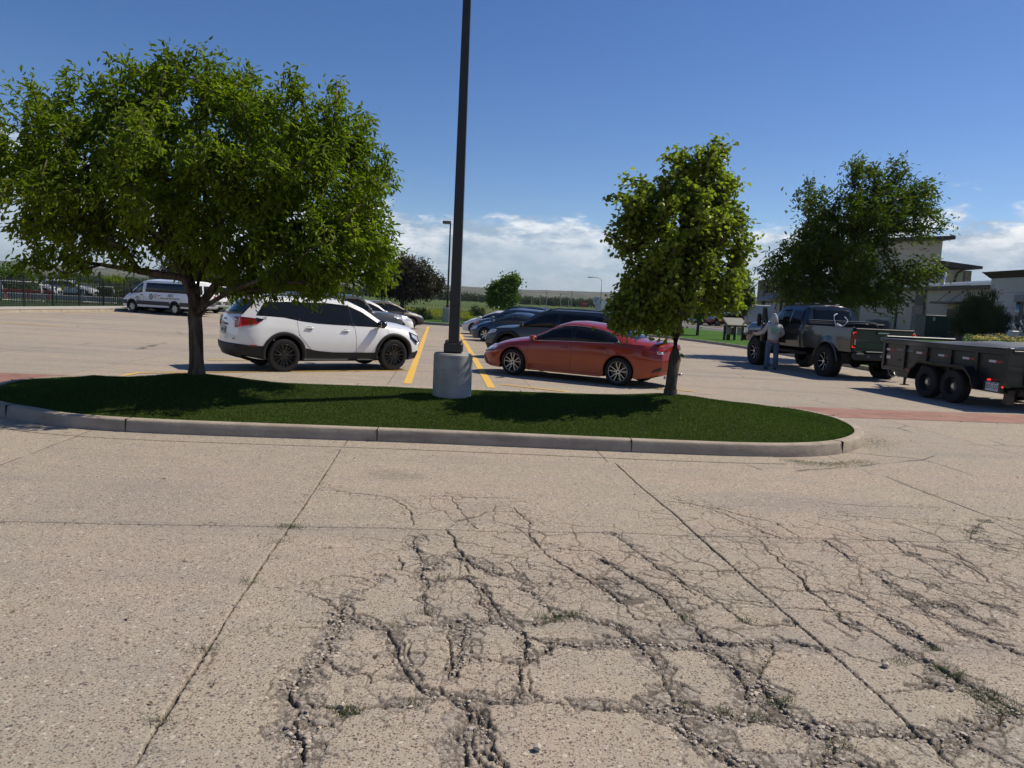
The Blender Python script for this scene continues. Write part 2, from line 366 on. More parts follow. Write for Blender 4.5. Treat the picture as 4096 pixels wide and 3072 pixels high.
    if near:
        ck = n.attr('crack'); rb = n.attr('rubble'); ms = n.attr('moss')
        wv = n.mix(.012, n.obj, n.noise(22, 4, .6, color=True)); fz2 = n.voro(48, 'DISTANCE_TO_EDGE', 0, wv)
        fis = n.math('MULTIPLY', n.math('MULTIPLY', n.ramp(fz2, .06, .015), n.ramp(rb, .3, .8)), n.ramp(n.noise(7, 3), .42, .6))
        c = n.mix(n.math('MULTIPLY', n.ramp(rb, .05, 1), .55), c, n.mix(n.noise(30, 4, .7), (.25, .22, .20), (.43, .38, .33)))
        c = n.mix(n.math('MULTIPLY', fis, .45), c, (.09, .072, .06))
        c = n.mix(n.math('MULTIPLY', ck, .92), c, n.mix(n.noise(60, 3), (.040, .032, .025), (.125, .10, .078)))
        c = n.mix(n.math('MULTIPLY', ms, .8), c, n.mix(n.noise(90, 3), (.03, .045, .012), (.09, .085, .04)))
    n.put(n.b, 'Base Color', c); n.b.inputs['Roughness'].default_value = .93; n.b.inputs['Specular IOR Level'].default_value = .22
    hh = n.math('SUBTRACT', n.math('MULTIPLY', aggd, -.6), n.math('MULTIPLY', fine, .8))
    if near: hh = n.math('SUBTRACT', hh, n.math('MULTIPLY', fis, 3.5))
    n.bump(hh, .8, .0045)
    return n.m
# joint offsets so that the shader lines pass through the traced joints
_a = D(625, 1138); _c5, _s5 = cos(R(5.44)), sin(R(5.44))
_u5 = _a.x*_c5+_a.y*_s5; _v5 = -_a.x*_s5+_a.y*_c5
JU = -_u5 % 3.05; JV = -_v5 % 4.57
M_near = concrete('cracked_concrete', False, True); M_lot = concrete('lot_concrete', True, False); 
n = NB('kerb_concrete'); c = n.mix(n.ramp(n.noise(2.5, 5, .6), .3, .7), (.33, .27, .205), (.42, .355, .275)); c = n.mix(n.ramp(n.noise(160, 3, .6), .35, .75, 0, .35), c, (.24, .22, .19))
c = n.mix(n.ramp(n.noise(1.1, 6, .7, n.mapping(scale=(1, 1, 4))), .52, .68, 0, .5), c, (.17, .14, .11)); c = n.mix(n.ramp(n.noise(9, 6, .75), .60, .68, 0, .6), c, (.50, .45, .37)); n.put(n.b, 'Base Color', c); n.b.inputs['Roughness'].default_value = .9; n.b.inputs['Specular IOR Level'].default_value = .2; n.bump(n.math('ADD', n.noise(90, 5, .65), n.math('MULTIPLY', n.noise(12, 5, .7), 2.5)), .6, .008); M_kerb = n.m
M_pan = mat('gutter_pan', (.40, .345, .265), .92, var=.14, vs=2, bump=.35, bs=200, spec=.2, bdist=.004)
M_walk = mat('walk_concrete', (.40, .375, .33), .9, var=.1, vs=2, bump=.2, bs=90, spec=.2, bdist=.004)
M_dark = mat('dark_gap', (.02, .018, .015), .95, spec=.1)
def brick_mat():
    n = NB('brick_paving'); v = n.mapping(rot=(0, 0, R(4)), scale=(1, 1, 1))
    bt = n.t.nodes.new('ShaderNodeTexBrick'); n.t.links.new(v, bt.inputs['Vector'])
    bt.inputs['Scale'].default_value = 4.6; bt.inputs['Mortar Size'].default_value = .03; bt.inputs['Color1'].default_value = (.33, .14, .095, 1); bt.inputs['Color2'].default_value = (.21, .095, .07, 1)
    bt.inputs['Mortar'].default_value = (.20, .14, .11, 1); bt.inputs['Brick Width'].default_value = .95; bt.inputs['Row Height'].default_value = .47
    c = n.mix(n.ramp(n.noise(1.3, 5, .6), .35, .75, 0, .45), bt.outputs[0], (.36, .24, .175))
    n.put(n.b, 'Base Color', c); n.b.inputs['Roughness'].default_value = .88; n.bump(bt.outputs[1], -.6, .006); return n.m
M_brick = brick_mat()
def yellow_mat():
    n = NB('worn_yellow_paint'); w_ = n.noise(14, 6, .7); c = n.mix(n.ramp(w_, .50, .62, 0, .75), (.74, .43, .045), (.42, .34, .22))
    n.put(n.b, 'Base Color', c); n.b.inputs['Roughness'].default_value = .7; return n.m
M_yel = yellow_mat()
# traced crack network of the near slabs. source pixels; width in cm, rubble band width in cm
CR = '''
1.6 0 1361 1796 1290 1910 1157 2108 1040 2270 900 2480 700 2800 527 3072
1.6 0 2440 1833 2560 1945 2690 2050 2778 2130 2900 2240 3000 2330 3109 2426 3196 2503 3302 2592 3409 2691 3515 2783 3635 2896 3706 2953 3763 3010 3834 3072
1.5 0 3463 1870 3650 1950 3947 2063 4096 2120
1.3 0 0 2087 500 2097 1157 2108 1450 2112 1791 2120 2117 2127 2450 2134 2778 2142 3300 2156 3700 2166 4096 2180
1 6 1657 2145 1654 2183 1676 2208 1676 2215 1686 2256 1695 2290 1701 2335 1701 2398 1711 2461
1 0 1588 2227 1613 2252 1594 2284 1575 2271
1 0 1100 2347 1141 2347 1195 2335 1290 2313 1347 2306 1401 2303 1442 2310 1470 2319
.8 0 1584 2303 1622 2305 1686 2316
.8 0 1179 2359 1249 2374 1310 2400 1350 2430
.5 5 1410 2373 1496 2351 1527 2297
2 12 1385 2408 1353 2446 1350 2487 1340 2518 1328 2544 1325 2575 1321 2588 1290 2629 1242 2674 1179 2724 1141 2768
.8 0 1100 2510 1217 2507 1322 2518
.7 0 1173 2488 1344 2490
2 7 1350 2487 1385 2461 1416 2477 1480 2493 1527 2506 1590 2506 1651 2501 1701 2484 1800 2502 1858 2485
1.6 0 1546 2514 1565 2544 1584 2575 1587 2610 1575 2648 1527 2664 1489 2696 1445 2691
3 0 1141 2768 1163 2797 1185 2819
2.4 14 1182 2850 1182 2879 1201 2898 1198 2936 1214 2968 1217 2990 1200 3030 1170 3072
1.4 4 1321 2642 1353 2674 1394 2702 1445 2691
1.4 7 1568 2547 1594 2585 1606 2658 1641 2696 1663 2731 1695 2759 1746 2775
.8 0 1635 2550 1632 2600 1651 2664
1.2 4 1489 2696 1483 2731 1555 2702 1600 2700 1641 2706
2 5 1185 2819 1236 2814 1290 2829 1340 2832 1372 2851 1401 2844 1451 2829 1492 2825 1559 2816 1622 2816 1685 2803 1746 2795 1823 2775
1 6 1372 2863 1296 2898 1230 2900
1.6 0 1791 2120 1816 2158 1818 2183 1832 2202 1858 2227 1899 2268
1 7 1695 2290 1735 2262 1750 2240 1797 2221
1.4 7 1810 2223 1845 2232 1877 2246 1940 2272 2003 2297 2051 2310 2098 2329
1.4 0 1861 2256 1880 2291
2 4 1711 2317 1750 2315 1797 2313 1861 2303 1877 2313
1.6 8 1877 2313 1908 2348 1921 2370 1919 2414 1946 2433 1956 2461 1965 2490
1.6 5 1927 2341 1956 2385 1978 2423 2006 2449 2025 2484
1.6 5 1927 2341 1990 2347 2076 2351 2130 2376 2155 2408 2193 2433 2237 2458
1.8 0 2117 2126 2133 2161 2158 2189 2199 2227 2244 2259 2301 2287 2345 2316 2383 2341 2450 2370 2506 2422
1 0 2127 2199 2066 2227 2035 2249 1987 2259
.8 0 2177 2197 2241 2197 2364 2202 2415 2234 2450 2265 2471 2277
.8 0 2028 2249 2060 2287 2054 2310
.8 0 2060 2262 2146 2268 2199 2268 2301 2287
1 0 2123 2332 2199 2332 2212 2344 2177 2382
.9 0 2244 2332 2351 2332
1 0 2370 2313 2424 2313 2450 2322
2.4 7 2237 2458 2209 2474 2161 2493 2095 2488 2035 2496
2 6 2237 2458 2272 2458 2313 2468 2370 2480 2450 2496 2535 2560
2 10 1750 2480 1858 2485 1921 2493 2035 2496 2098 2525 2101 2575 2101 2617 2117 2639
3 10 2101 2540 2150 2560 2200 2570 2250 2577 2320 2577 2367 2571 2400 2568 2443 2575 2528 2561 2570 2582
1.4 0 1791 2493 1794 2537 1800 2575 1804 2588 1813 2651 1791 2683 1788 2702 1756 2731
1 9 1851 2493 1851 2534 1850 2600 1840 2640 1800 2690
1 0 1892 2547 1892 2610
1.4 3 1892 2623 1940 2636 2010 2648 2051 2648 2082 2658
1.2 0 1892 2623 1861 2655 1820 2690
3 6 2117 2639 2085 2658 2079 2689 2082 2737 2092 2775
3.4 9 2117 2639 2146 2630 2193 2585
1 0 2117 2674 2123 2724 2120 2756 2158 2788
2.2 0 1756 2731 1770 2770 1797 2784 1823 2810 1870 2838 1873 2863 1861 2879 1832 2927 1854 2968 1861 3022 1845 3072
1.4 0 1927 2832 1934 2895 1953 2958 1987 3015 2028 3072
1.2 13 1850 2800 1900 2848 1896 2911 1886 2958 1902 3022 1940 3072
2.4 6 1823 2775 1908 2788 1956 2797 2003 2797 2051 2794
1.6 3 2051 2794 2123 2797 2177 2803 2237 2808 2288 2810 2383 2822 2450 2829
1.8 0 1918 2990 1953 3015 1994 3053 2020 3072
1.6 3 2450 2135 2528 2192 2570 2227 2634 2270 2705 2312 2769 2355 2839 2390 2889 2419 2932 2454 2974 2489
2 7 2400 2234 2471 2277 2542 2319 2613 2362 2669 2411 2726 2461 2776 2511 2804 2560
1 0 2705 2312 2733 2348 2783 2383
.7 0 2627 2277 2719 2284 2825 2284 2939 2284 3031 2270 3130 2273
.9 0 2825 2390 2896 2397 2988 2404 3080 2411
.9 0 2932 2411 3002 2419 3095 2426
2 6 2740 2447 2797 2426 2854 2411
1.6 4 2974 2489 3017 2504 3109 2496 3172 2500
1.4 4 2800 2530 2860 2515 2910 2518 2967 2539 2988 2553
1.6 7 2400 2333 2450 2375 2506 2426
1 4 2485 2333 2421 2312
1.4 5 2400 2480 2485 2511 2535 2560
.9 0 2506 2426 2560 2480 2640 2490 2655 2545
1 0 3031 2344 3144 2362 3250 2362 3300 2362
1.2 0 3031 2156 3109 2234 3165 2277 3215 2326 3243 2362 3300 2411
.9 0 2690 1990 2896 2050 2981 2092 3059 2128 3109 2149
.9 0 3130 2433 3250 2436 3300 2440
1.4 7 2570 2582 2606 2639 2662 2696 2669 2745 2698 2788
3 11 2570 2561 2719 2590 2811 2590 2882 2618 2939 2682 2988 2738 2988 2795
3 9 2797 2554 2896 2575 3002 2575 3087 2575
2 6 3087 2575 3066 2646 3031 2696 2939 2653
3.4 11 3031 2696 3059 2760 3109 2809 3180 2873 3250 2923 3300 2944
2.4 5 2400 2820 2492 2827 2570 2832
4 12 2613 2838 2698 2830 2797 2845 2896 2859 3002 2873 3109 2887 3201 2916
3 0 2705 2795 2783 2802 2818 2830
1.4 4 2563 2859 2627 2887 2683 2894 2740 2930 2797 2958 2854 3001 2939 3057
1.2 12 2719 2866 2769 2937 2854 2979 2939 3029 3038 3057
2 5 3080 2568 3180 2561 3250 2582 3300 2597
1.2 0 2988 2795 3080 2859
1.2 0 3947 2063 4096 2081
1.4 4 3947 2081 3883 2120 3883 2156 3919 2170 3983 2191 4096 2212
1.2 3 3919 2120 4046 2156 4096 2177
1.6 5 3288 2156 3387 2219 3437 2262 3479 2276 3536 2319 3593 2368 3635 2397 3692 2432 3763 2482
1 0 3437 2262 3444 2333
1.2 3 3557 2156 3621 2205 3692 2241 3735 2276 3798 2312 3869 2333 3961 2347
1.2 0 3742 2184 3820 2212 3848 2248 3898 2283 3961 2333 4046 2347
1.6 5 3196 2361 3316 2361 3394 2375 3458 2404 3508 2453 3572 2474
1.2 0 3196 2304 3239 2354 3288 2404 3338 2439 3373 2489
1.2 0 3196 2439 3324 2442 3430 2446
2.6 8 3635 2390 3720 2418 3820 2418 3876 2460 3940 2489
1.2 4 3820 2375 3905 2397 3997 2432 4096 2467
1 5 3522 2290 3692 2333 3798 2375
1 0 3650 2290 3728 2297 3790 2312
1 0 3976 2368 4096 2418
.9 0 3700 2230 3840 2255
1.6 5 3338 2450 3380 2485 3430 2514 3494 2528 3550 2556 3621 2606
3.2 12 3621 2606 3692 2641 3763 2670 3820 2705 3905 2748 3976 2790 4046 2833 4096 2861
2.4 9 3508 2457 3586 2493 3650 2528 3692 2556 3735 2585
1.8 7 3692 2450 3798 2493 3869 2535 3961 2556 4032 2592 4096 2620
1 0 3338 2592 3423 2627 3508 2648 3590 2630
1.6 3 3635 2691 3692 2719 3756 2733 3834 2762 3890 2783 3961 2811 3997 2840
1.8 4 3756 2733 3657 2755 3593 2769 3550 2780 3501 2776
3 11 3997 2840 3976 2882 3905 2911 3848 2918 3869 2946 3777 2960 3749 2989
1.6 4 3890 2974 3940 2996 4011 3038 4096 3067
1 3 3905 2953 3990 2932 4046 2904
3 10 3196 2875 3316 2904 3380 2925 3479 2932 3565 2939 3650 2932 3706 2953
3 9 3331 2925 3331 3003 3281 3045 3239 3072
2 8 3331 3031 3423 3045 3565 3067
1 0 2100 1995 1800 1985 1560 1990 1330 1960
.7 0 1560 1990 1640 2040 1650 2100
.7 0 1800 1985 1850 2050 1900 2110
.7 0 2050 2030 2110 2080 2117 2126
.8 0 2650 2000 2870 2030 3100 2090 3200 2150
.7 0 3300 2010 3500 2025 3800 2030
.7 0 3350 2060 3650 2080 3850 2110
.7 0 3220 2080 3400 2130 3500 2160
'''
PX0, PX1, PY0, PY1 = -4.6, 6.4, 2.2, 8.36; STEP = .0070
xs = np.arange(PX0, PX1+.001, STEP); xs = np.linspace(PX0, PX1, len(xs)); ys = np.linspace(PY0, PY1, int((PY1-PY0)/STEP)+1)
GX, GY = np.meshgrid(xs, ys); NX, NY = len(xs), len(ys)
wx = GX+(fbm(GX*9, GY*9, 1, 4)-.5)*.07+(vnoise(GX*70, GY*70, 3)-.5)*.012
wy = GY+(fbm(GX*9, GY*9, 2, 4)-.5)*.07+(vnoise(GX*70, GY*70, 4)-.5)*.012
crack = np.zeros(GX.shape); rub = np.zeros(GX.shape); near_ = np.full(GX.shape, 9.)
SEGS = []
_ln = 0
for ln in CR.strip().split('\n'):
    a = [float(q) for q in ln.split()]; wd, rw = a[0]/100, a[1]/100; pts = [S(a[i], a[i+1]) for i in range(2, len(a), 2)]; _ln += 1
    for p, q in zip(pts[:-1], pts[1:]):
        SEGS.append((p, q, wd, rw)); L = (q-p).length; mg = .22+rw
        i0 = np.searchsorted(xs, min(p.x, q.x)-mg); i1 = np.searchsorted(xs, max(p.x, q.x)+mg); j0 = np.searchsorted(ys, min(p.y, q.y)-mg); j1 = np.searchsorted(ys, max(p.y, q.y)+mg)
        if i0 >= i1 or j0 >= j1: continue
        sl = (slice(j0, j1), slice(i0, i1)); jn = _ln <= 4
        X = (GX*.75+wx*.25)[sl] if jn else wx[sl]; Y = (GY*.75+wy*.25)[sl] if jn else wy[sl]
        t = np.clip(((X-p.x)*(q.x-p.x)+(Y-p.y)*(q.y-p.y))/(L*L+1e-9), 0, 1)
        d = np.hypot(X-p.x-t*(q.x-p.x), Y-p.y-t*(q.y-p.y))
        ww = wd*(.40+1.1*vnoise(GX[sl]*4, GY[sl]*4, 11))*(.44 if rw else .56)
        crack[sl] = np.maximum(crack[sl], (1-sstep(.55, 1.15, d/(ww*.52+.0035)))*(.6+.4*min(1, wd/.014)))
        if rw: rub[sl] = np.maximum(rub[sl], 1-sstep(.5, 1.05, d/(rw*.80*(.5+1.0*vnoise(GX[sl]*5, GY[sl]*5, 21)))))
        near_[sl] = np.minimum(near_[sl], d/(1.2 if jn else 1)+(.08 if jn else 0))
# broken fragments: whole angular cells belong to a band or not
def cellfield(sc, seed, warp):
    X = GX+(fbm(GX*sc*1.3, GY*sc*1.3, seed, 3)-.5)*warp; Y = GY+(fbm(GX*sc*1.3, GY*sc*1.3, seed+3, 3)-.5)*warp
    f1, f2, cid, qx, qy = worley_c(X*sc, Y*sc, seed); i = np.clip(((qx/sc-PX0)/(PX1-PX0)*(NX-1)).astype(int), 0, NX-1); j = np.clip(((qy/sc-PY0)/(PY1-PY0)*(NY-1)).astype(int), 0, NY-1)
    return f2-f1, cid, rub[j, i], near_[j, i], qx/sc, qy/sc
eA, iA, rA, nA, _, _ = cellfield(10.5, 3, .05)
eB, iB, rB, nB, _, _ = cellfield(25., 14, .02)
eC, iC, rC, nC, cxC, cyC = cellfield(3.4, 25, .13)
brk = ((rA+.35*(iA-.5)) > .28).astype(float)
brk2 = ((rB+.5*(iB-.5)) > .50)*brk
gateA = .60+.40*sstep(.38, .55, fbm(GX*5, GY*5, 31, 3))
lineA = (1-sstep(.07, .17, eA))*gateA*brk
outl = (1-sstep(.04, .12, eA))*((nA < .13) & (brk < .5))*sstep(.42, .55, fbm(GX*3, GY*3, 33, 3))*.6
lineB = (1-sstep(.12, .30, eB))*brk2*.9
zone = np.maximum(sstep(4.1, 4.9, GY), sstep(2.6, 3.6, GX))*sstep(7.0, 6.0, GY)*sstep(-1.6, -.4, GX)
lineC = (1-sstep(.015, .04, eC))*sstep(.8, .2, near_)*zone*sstep(.30, .42, fbm(GX*1.7, GY*1.7, 35, 3))*.85
eD, iD, rD, nD, _, _ = cellfield(6.2, 45, .08)
zoneD = np.maximum(sstep(.9, 1.7, GX)*sstep(3.5, 4.1, GY)*sstep(6.2, 5.5, GY), sstep(-.3, .3, GX)*sstep(3.7, 4.2, GY)*sstep(5.5, 5.0, GY))
lineD = (1-sstep(.02, .07, eD))*zoneD*sstep(.45, .1, near_)*sstep(.36, .50, fbm(GX*2.3, GY*2.3, 55, 3))*.8
dmg = sstep(.30, .05, near_)
crack *= .72+.28*sstep(.30, .50, fbm(GX*3.1, GY*3.1, 36, 3))
fine_ = np.clip(np.maximum.reduce([lineA*.85, outl, lineB*.85, lineC, lineD]), 0, 1)
height = -.024*crack-.009*fine_-brk*(.001+.008*iA)-brk2*.003*iB+brk*(fbm(GX*40, GY*40, 12, 3)-.5)*.006
height += (fbm(GX*22, GY*22, 9, 3)-.5)*.0022+(fbm(GX*1.2, GY*1.2, 10, 3)-.5)*.014+(iC-.5)*.006*sstep(.5, .1, near_)*zone
bd = np.minimum.reduce([GX-PX0, PX1-GX, GY-PY0, PY1-GY]); height *= sstep(0, .15, bd)
V = np.column_stack([GX.ravel(), GY.ravel(), height.ravel()])
I = np.arange(NX*NY).reshape(NY, NX); F = np.column_stack([I[:-1, :-1].ravel(), I[:-1, 1:].ravel(), I[1:, 1:].ravel(), I[1:, :-1].ravel()])
pav = npobj('cracked_paving', V, F, M_near, smooth=True); pav['kind'] = 'structure'
mossn = sstep(.56, .68, fbm(GX*1.3+5, GY*1.3, 41, 3))
jm = np.zeros(GX.shape)
for nm, arr in (('crack', np.clip(np.maximum(crack, fine_*.95), 0, 1)), ('rubble', np.clip(brk*(.45+.55*iA), 0, 1)), ('damage', np.clip(dmg, 0, 1)), ('moss', crack*mossn)):
    at = pav.data.attributes.new(nm, 'FLOAT', 'POINT'); at.data.foreach_set('value', np.ascontiguousarray(arr.ravel(), np.float32))
def hsample(x, y):
    i = int((x-PX0)/(PX1-PX0)*(NX-1)); j = int((y-PY0)/(PY1-PY0)*(NY-1))
    return float(height[j, i]) if 0 <= i < NX and 0 <= j < NY else 0
# loose pebbles lying in the broken strips (nobody could count them)
def pebbles():
    ico = [(0, 0, 1), (.894, 0, .447), (.276, .851, .447), (-.724, .526, .447), (-.724, -.526, .447), (.276, -.851, .447), (.724, .526, -.447), (-.276, .851, -.447), (-.894, 0, -.447), (-.276, -.851, -.447), (.724, -.526, -.447), (0, 0, -1)]
    IF = [(0, 1, 2), (0, 2, 3), (0, 3, 4), (0, 4, 5), (0, 5, 1), (1, 6, 2), (2, 7, 3), (3, 8, 4), (4, 9, 5), (5, 10, 1), (6, 7, 2), (7, 8, 3), (8, 9, 4), (9, 10, 5), (10, 6, 1), (11, 7, 6), (11, 8, 7), (11, 9, 8), (11, 10, 9), (11, 6, 10)]
    ico = np.array(ico); IF = np.array(IF); Vs = []; Fs = []; cs = []; k = 0
    for p, q, wd, rw in SEGS:
        L = (q-p).length; dens = 900 if rw >= .09 else (300 if rw >= .05 else (80 if rw > 0 else 12))
        if p.y > 6.3: dens *= .35
        cnt = rng.poisson(L*max(rw, .03)*dens*1.6)
        if cnt <= 0: continue
        dirv = (q-p)/max(L, 1e-6); nn = Vector((-dirv.y, dirv.x, 0))
        for _ in range(cnt):
            t = rng.random(); o = rng.normal()*max(rw*.26, .006)
            c = p+(q-p)*t+nn*o; s = float(np.clip(rng.lognormal(-5.05, .40), .003, .013))
            if rw < .05: s = min(s, .009)
            v = ico*(1+.55*(rng.random((12, 1))-.5))*np.array([s*(.8+.6*rng.random()), s*(.8+.5*rng.random()), s*.65]); a = rng.random()*6.28
            v = v@np.array([[cos(a), sin(a), 0], [-sin(a), cos(a), 0], [0, 0, 1]])
            Vs.append(v+np.array([c.x, c.y, hsample(c.x, c.y)+s*.22])); Fs.append(IF+k); k += 12; cs.append(rng.random())
    for (px, py, s) in ((2149, 3000, .019), (1368, 2830, .016), (3540, 2668, .02), (2500, 2150, .006), (3290, 2264, .008), (3806, 2764, .014)):
        c = S(px, py); Vs.append(ico*[s, s, s*.85]+np.array([c.x, c.y, s*.7])); Fs.append(IF+k); k += 12; cs.append(.9)
    V = np.concatenate(Vs); F = np.concatenate(Fs)
    n = NB('pebble_stone'); r = n.attr('tint'); c = n.mix(n.ramp(r, 0, 1, smooth=False), (.24, .20, .17), (.52, .45, .36)); c = n.mix(n.ramp(n.noise(60, 3), .4, .7, 0, .4), c, (.30, .22, .18)); n.put(n.b, 'Base Color', c); n.b.inputs['Roughness'].default_value = .85
    o = npobj('loose_gravel', V, F, n.m, smooth=False); at = o.data.attributes.new('tint', 'FLOAT', 'POINT'); at.data.foreach_set('value', np.repeat(np.array(cs, np.float32), 12))
    tag(o, 'loose pebbles and crumbled concrete lying in the broken strips of the near paving', 'gravel', kind='stuff')
pebbles()
# ================================================================== blades
def blades(name, P, hgt, wid, mat_, lean=.35, wind=(-.15, -.1), seg=1, jit=.35):
    """P (n,3) roots -> curved two-triangle blades"""
    n = len(P); a = rng.random(n)*2*pi; h = hgt*(1-jit+2*jit*rng.random(n)); u = np.column_stack([np.cos(a), np.sin(a), np.zeros(n)])*wid*.5
    ln = np.column_stack([rng.normal(0, lean, n)+wind[0], rng.normal(0, lean, n)+wind[1], np.ones(n)]); ln /= np.linalg.norm(ln, axis=1)[:, None]
    mid = P+ln*h[:, None]*.55; ln2 = ln.copy(); ln2[:, 2] *= .6; tip = mid+ln2*h[:, None]*.5
    V = np.stack([P-u, P+u, mid+u*.8, mid-u*.8, tip], 1).reshape(-1, 3); b = np.arange(n)*5
    F = np.concatenate([np.column_stack([b, b+1, b+2]), np.column_stack([b, b+2, b+3]), np.column_stack([b+3, b+2, b+4])])
    o = npobj(name, V, F, mat_); at = o.data.attributes.new('tint', 'FLOAT', 'POINT'); at.data.foreach_set('value', np.repeat(rng.random(n).astype(np.float32), 5)); return o
def leafmat(name, c1, c2, tr=.35, rough=.45, gloss=.5):
    n = NB(name); r = n.attr('tint'); c = n.mix(r, c1, c2); c = n.mix(n.ramp(n.noise(1.1, 3), .35, .7, 0, .35), c, tuple(q*.65 for q in c1))
    n.put(n.b, 'Base Color', c); n.b.inputs['Roughness'].default_value = rough; n.b.inputs['Specular IOR Level'].default_value = gloss
    tl = n.t.nodes.new('ShaderNodeBsdfTranslucent'); n.put(tl, 0, n.mix(1.0, c, (1.15, 1.45, .5), 'MULTIPLY')); mx = n.t.nodes.new('ShaderNodeMixShader'); mx.inputs[0].default_value = tr
    n.t.links.new(n.b.outputs[0], mx.inputs[1]); n.t.links.new(tl.outputs[0], mx.inputs[2]); n.t.links.new(mx.outputs[0], n.t.nodes['Material Output'].inputs[0]); return n.m
M_turf = leafmat('turf_blades', (.038, .066, .006), (.080, .124, .013), .3, .6, .25)
M_weed = leafmat('weed_blades', (.035, .06, .012), (.11, .13, .04), .3)
# tufts growing in cracks
tp = []
for (px, py, n_, r_) in ((1160, 2108, 120, .05), (1180, 2110, 60, .05), (2210, 2474, 160, .05), (2290, 2462, 110, .035), (1380, 2848, 130, .035), (1400, 2840, 80, .03), (1660, 2808, 60, .03), (1715, 2450, 50, .03), (1780, 2313, 80, .05), (3110, 2805, 170, .035), (2740, 2825, 50, .03), (2900, 2845, 60, .03), (2985, 2490, 70, .03), (2735, 2475, 70, .04), (3030, 2865, 70, .03), (3735, 2590, 60, .03), (3760, 2668, 110, .03), (3830, 2700, 90, .03), (3950, 2790, 140, .06), (4020, 2840, 150, .06), (3910, 2760, 60, .04), (3600, 2650, 60, .04), (3350, 2980, 60, .04), (3885, 2130, 70, .06), (3930, 2085, 40, .05), (3635, 2392, 40, .04), (3740, 2415, 40, .04), (1120, 2170, 50, .04), (1000, 2330, 60, .04), (820, 2600, 60, .04), (640, 2890, 50, .03)):
    c = S(px, py)
    for _ in range(n_):
        x = c.x+rng.normal()*r_; y = c.y+rng.normal()*r_*.6; tp.append((x, y, hsample(x, y)))
o = blades('crack_weeds', np.array(tp), .035, .0025, M_weed, .55, (0, 0)); tag(o, 'small green tufts of grass growing out of the cracks in the paving', 'weeds', kind='stuff')
# ================================================================== the lot sheet and the terrain
def grid_sheet(name, x0, x1, y0, y1, nx, ny, mat_, h=0):
    X, Y = np.meshgrid(np.linspace(x0, x1, nx+1), np.linspace(y0, y1, ny+1)); Z = gz(X, Y)+h; I = np.arange(X.size).reshape(X.shape)
    F = np.column_stack([I[:-1, :-1].ravel(), I[:-1, 1:].ravel(), I[1:, 1:].ravel(), I[1:, :-1].ravel()])
    return np.column_stack([X.ravel(), Y.ravel(), Z.ravel()]), F
VV = []; FF = []; k = 0
for args in ((-60, PX0, -12, PY1, 8, 4), (PX1, 40, -12, PY1, 6, 4), (PX0, PX1, -12, PY0, 2, 2), (-60, 40, PY1, 53.6, 50, 30)):
    V, F = grid_sheet('', *args, None); VV.append(V); FF.append(F+k); k += len(V)
lot = npobj('parking_lot', np.concatenate(VV), np.concatenate(FF), M_lot); lot['kind'] = 'structure'
def terrain():
    rad = np.concatenate([[0], np.geomspace(20, 5600, 104)]); na = 360; ang = np.linspace(0, 2*pi, na, endpoint=False)
    Rr, A = np.meshgrid(rad, ang, indexing='ij'); X = Rr*np.sin(A); Y = Rr*np.cos(A); Z = gz(X, Y)-.09
    Z = Z+ sstep(26, 34, X)*sstep(20, 35, Y)*.0
    az_ = np.arctan2(X, Y)
    rise = (46+10*np.sin(az_*3.1+.6)-14*az_)*(.75+.5*fbm(X/900+7, Y/900+3, 2, 4))
    Z += sstep(900, 3300, Rr)*rise + sstep(700, 2500, Rr)*(fbm(X/260, Y/260, 5, 5)-.5)*14
    Z += sstep(3600, 5600, Rr)*(-50)
    V = np.column_stack([X.ravel(), Y.ravel(), Z.ravel()]); I = np.arange(V.shape[0]).reshape(X.shape); J = np.roll(I, -1, axis=1)
    F = np.column_stack([I[:-1].ravel(), J[:-1].ravel(), J[1:].ravel(), I[1:].ravel()])[:, ::-1]
    n = NB('prairie'); x, y, z = n.sep(n.obj)
    big = n.noise(.004, 6, .6); fld = n.noise(.05, 5, .6)
    c = n.mix(n.ramp(fld, .35, .65), (.055, .085, .022), (.085, .115, .035))
    hill = n.mix(n.ramp(n.noise(.02, 9, .7), .42, .58), (.125, .12, .075), (.050, .062, .034)); hill = n.mix(n.ramp(big, .55, .65, 0, .5), hill, (.17, .15, .10))
    c = n.mix(n.ramp(y, 500, 1300), c, hill); n.put(n.b, 'Base Color', c); n.b.inputs['Roughness'].default_value = .95; n.b.inputs['Specular IOR Level'].default_value = .1
    o = npobj('terrain', V, F, n.m, smooth=True); o['kind'] = 'structure'
terrain()
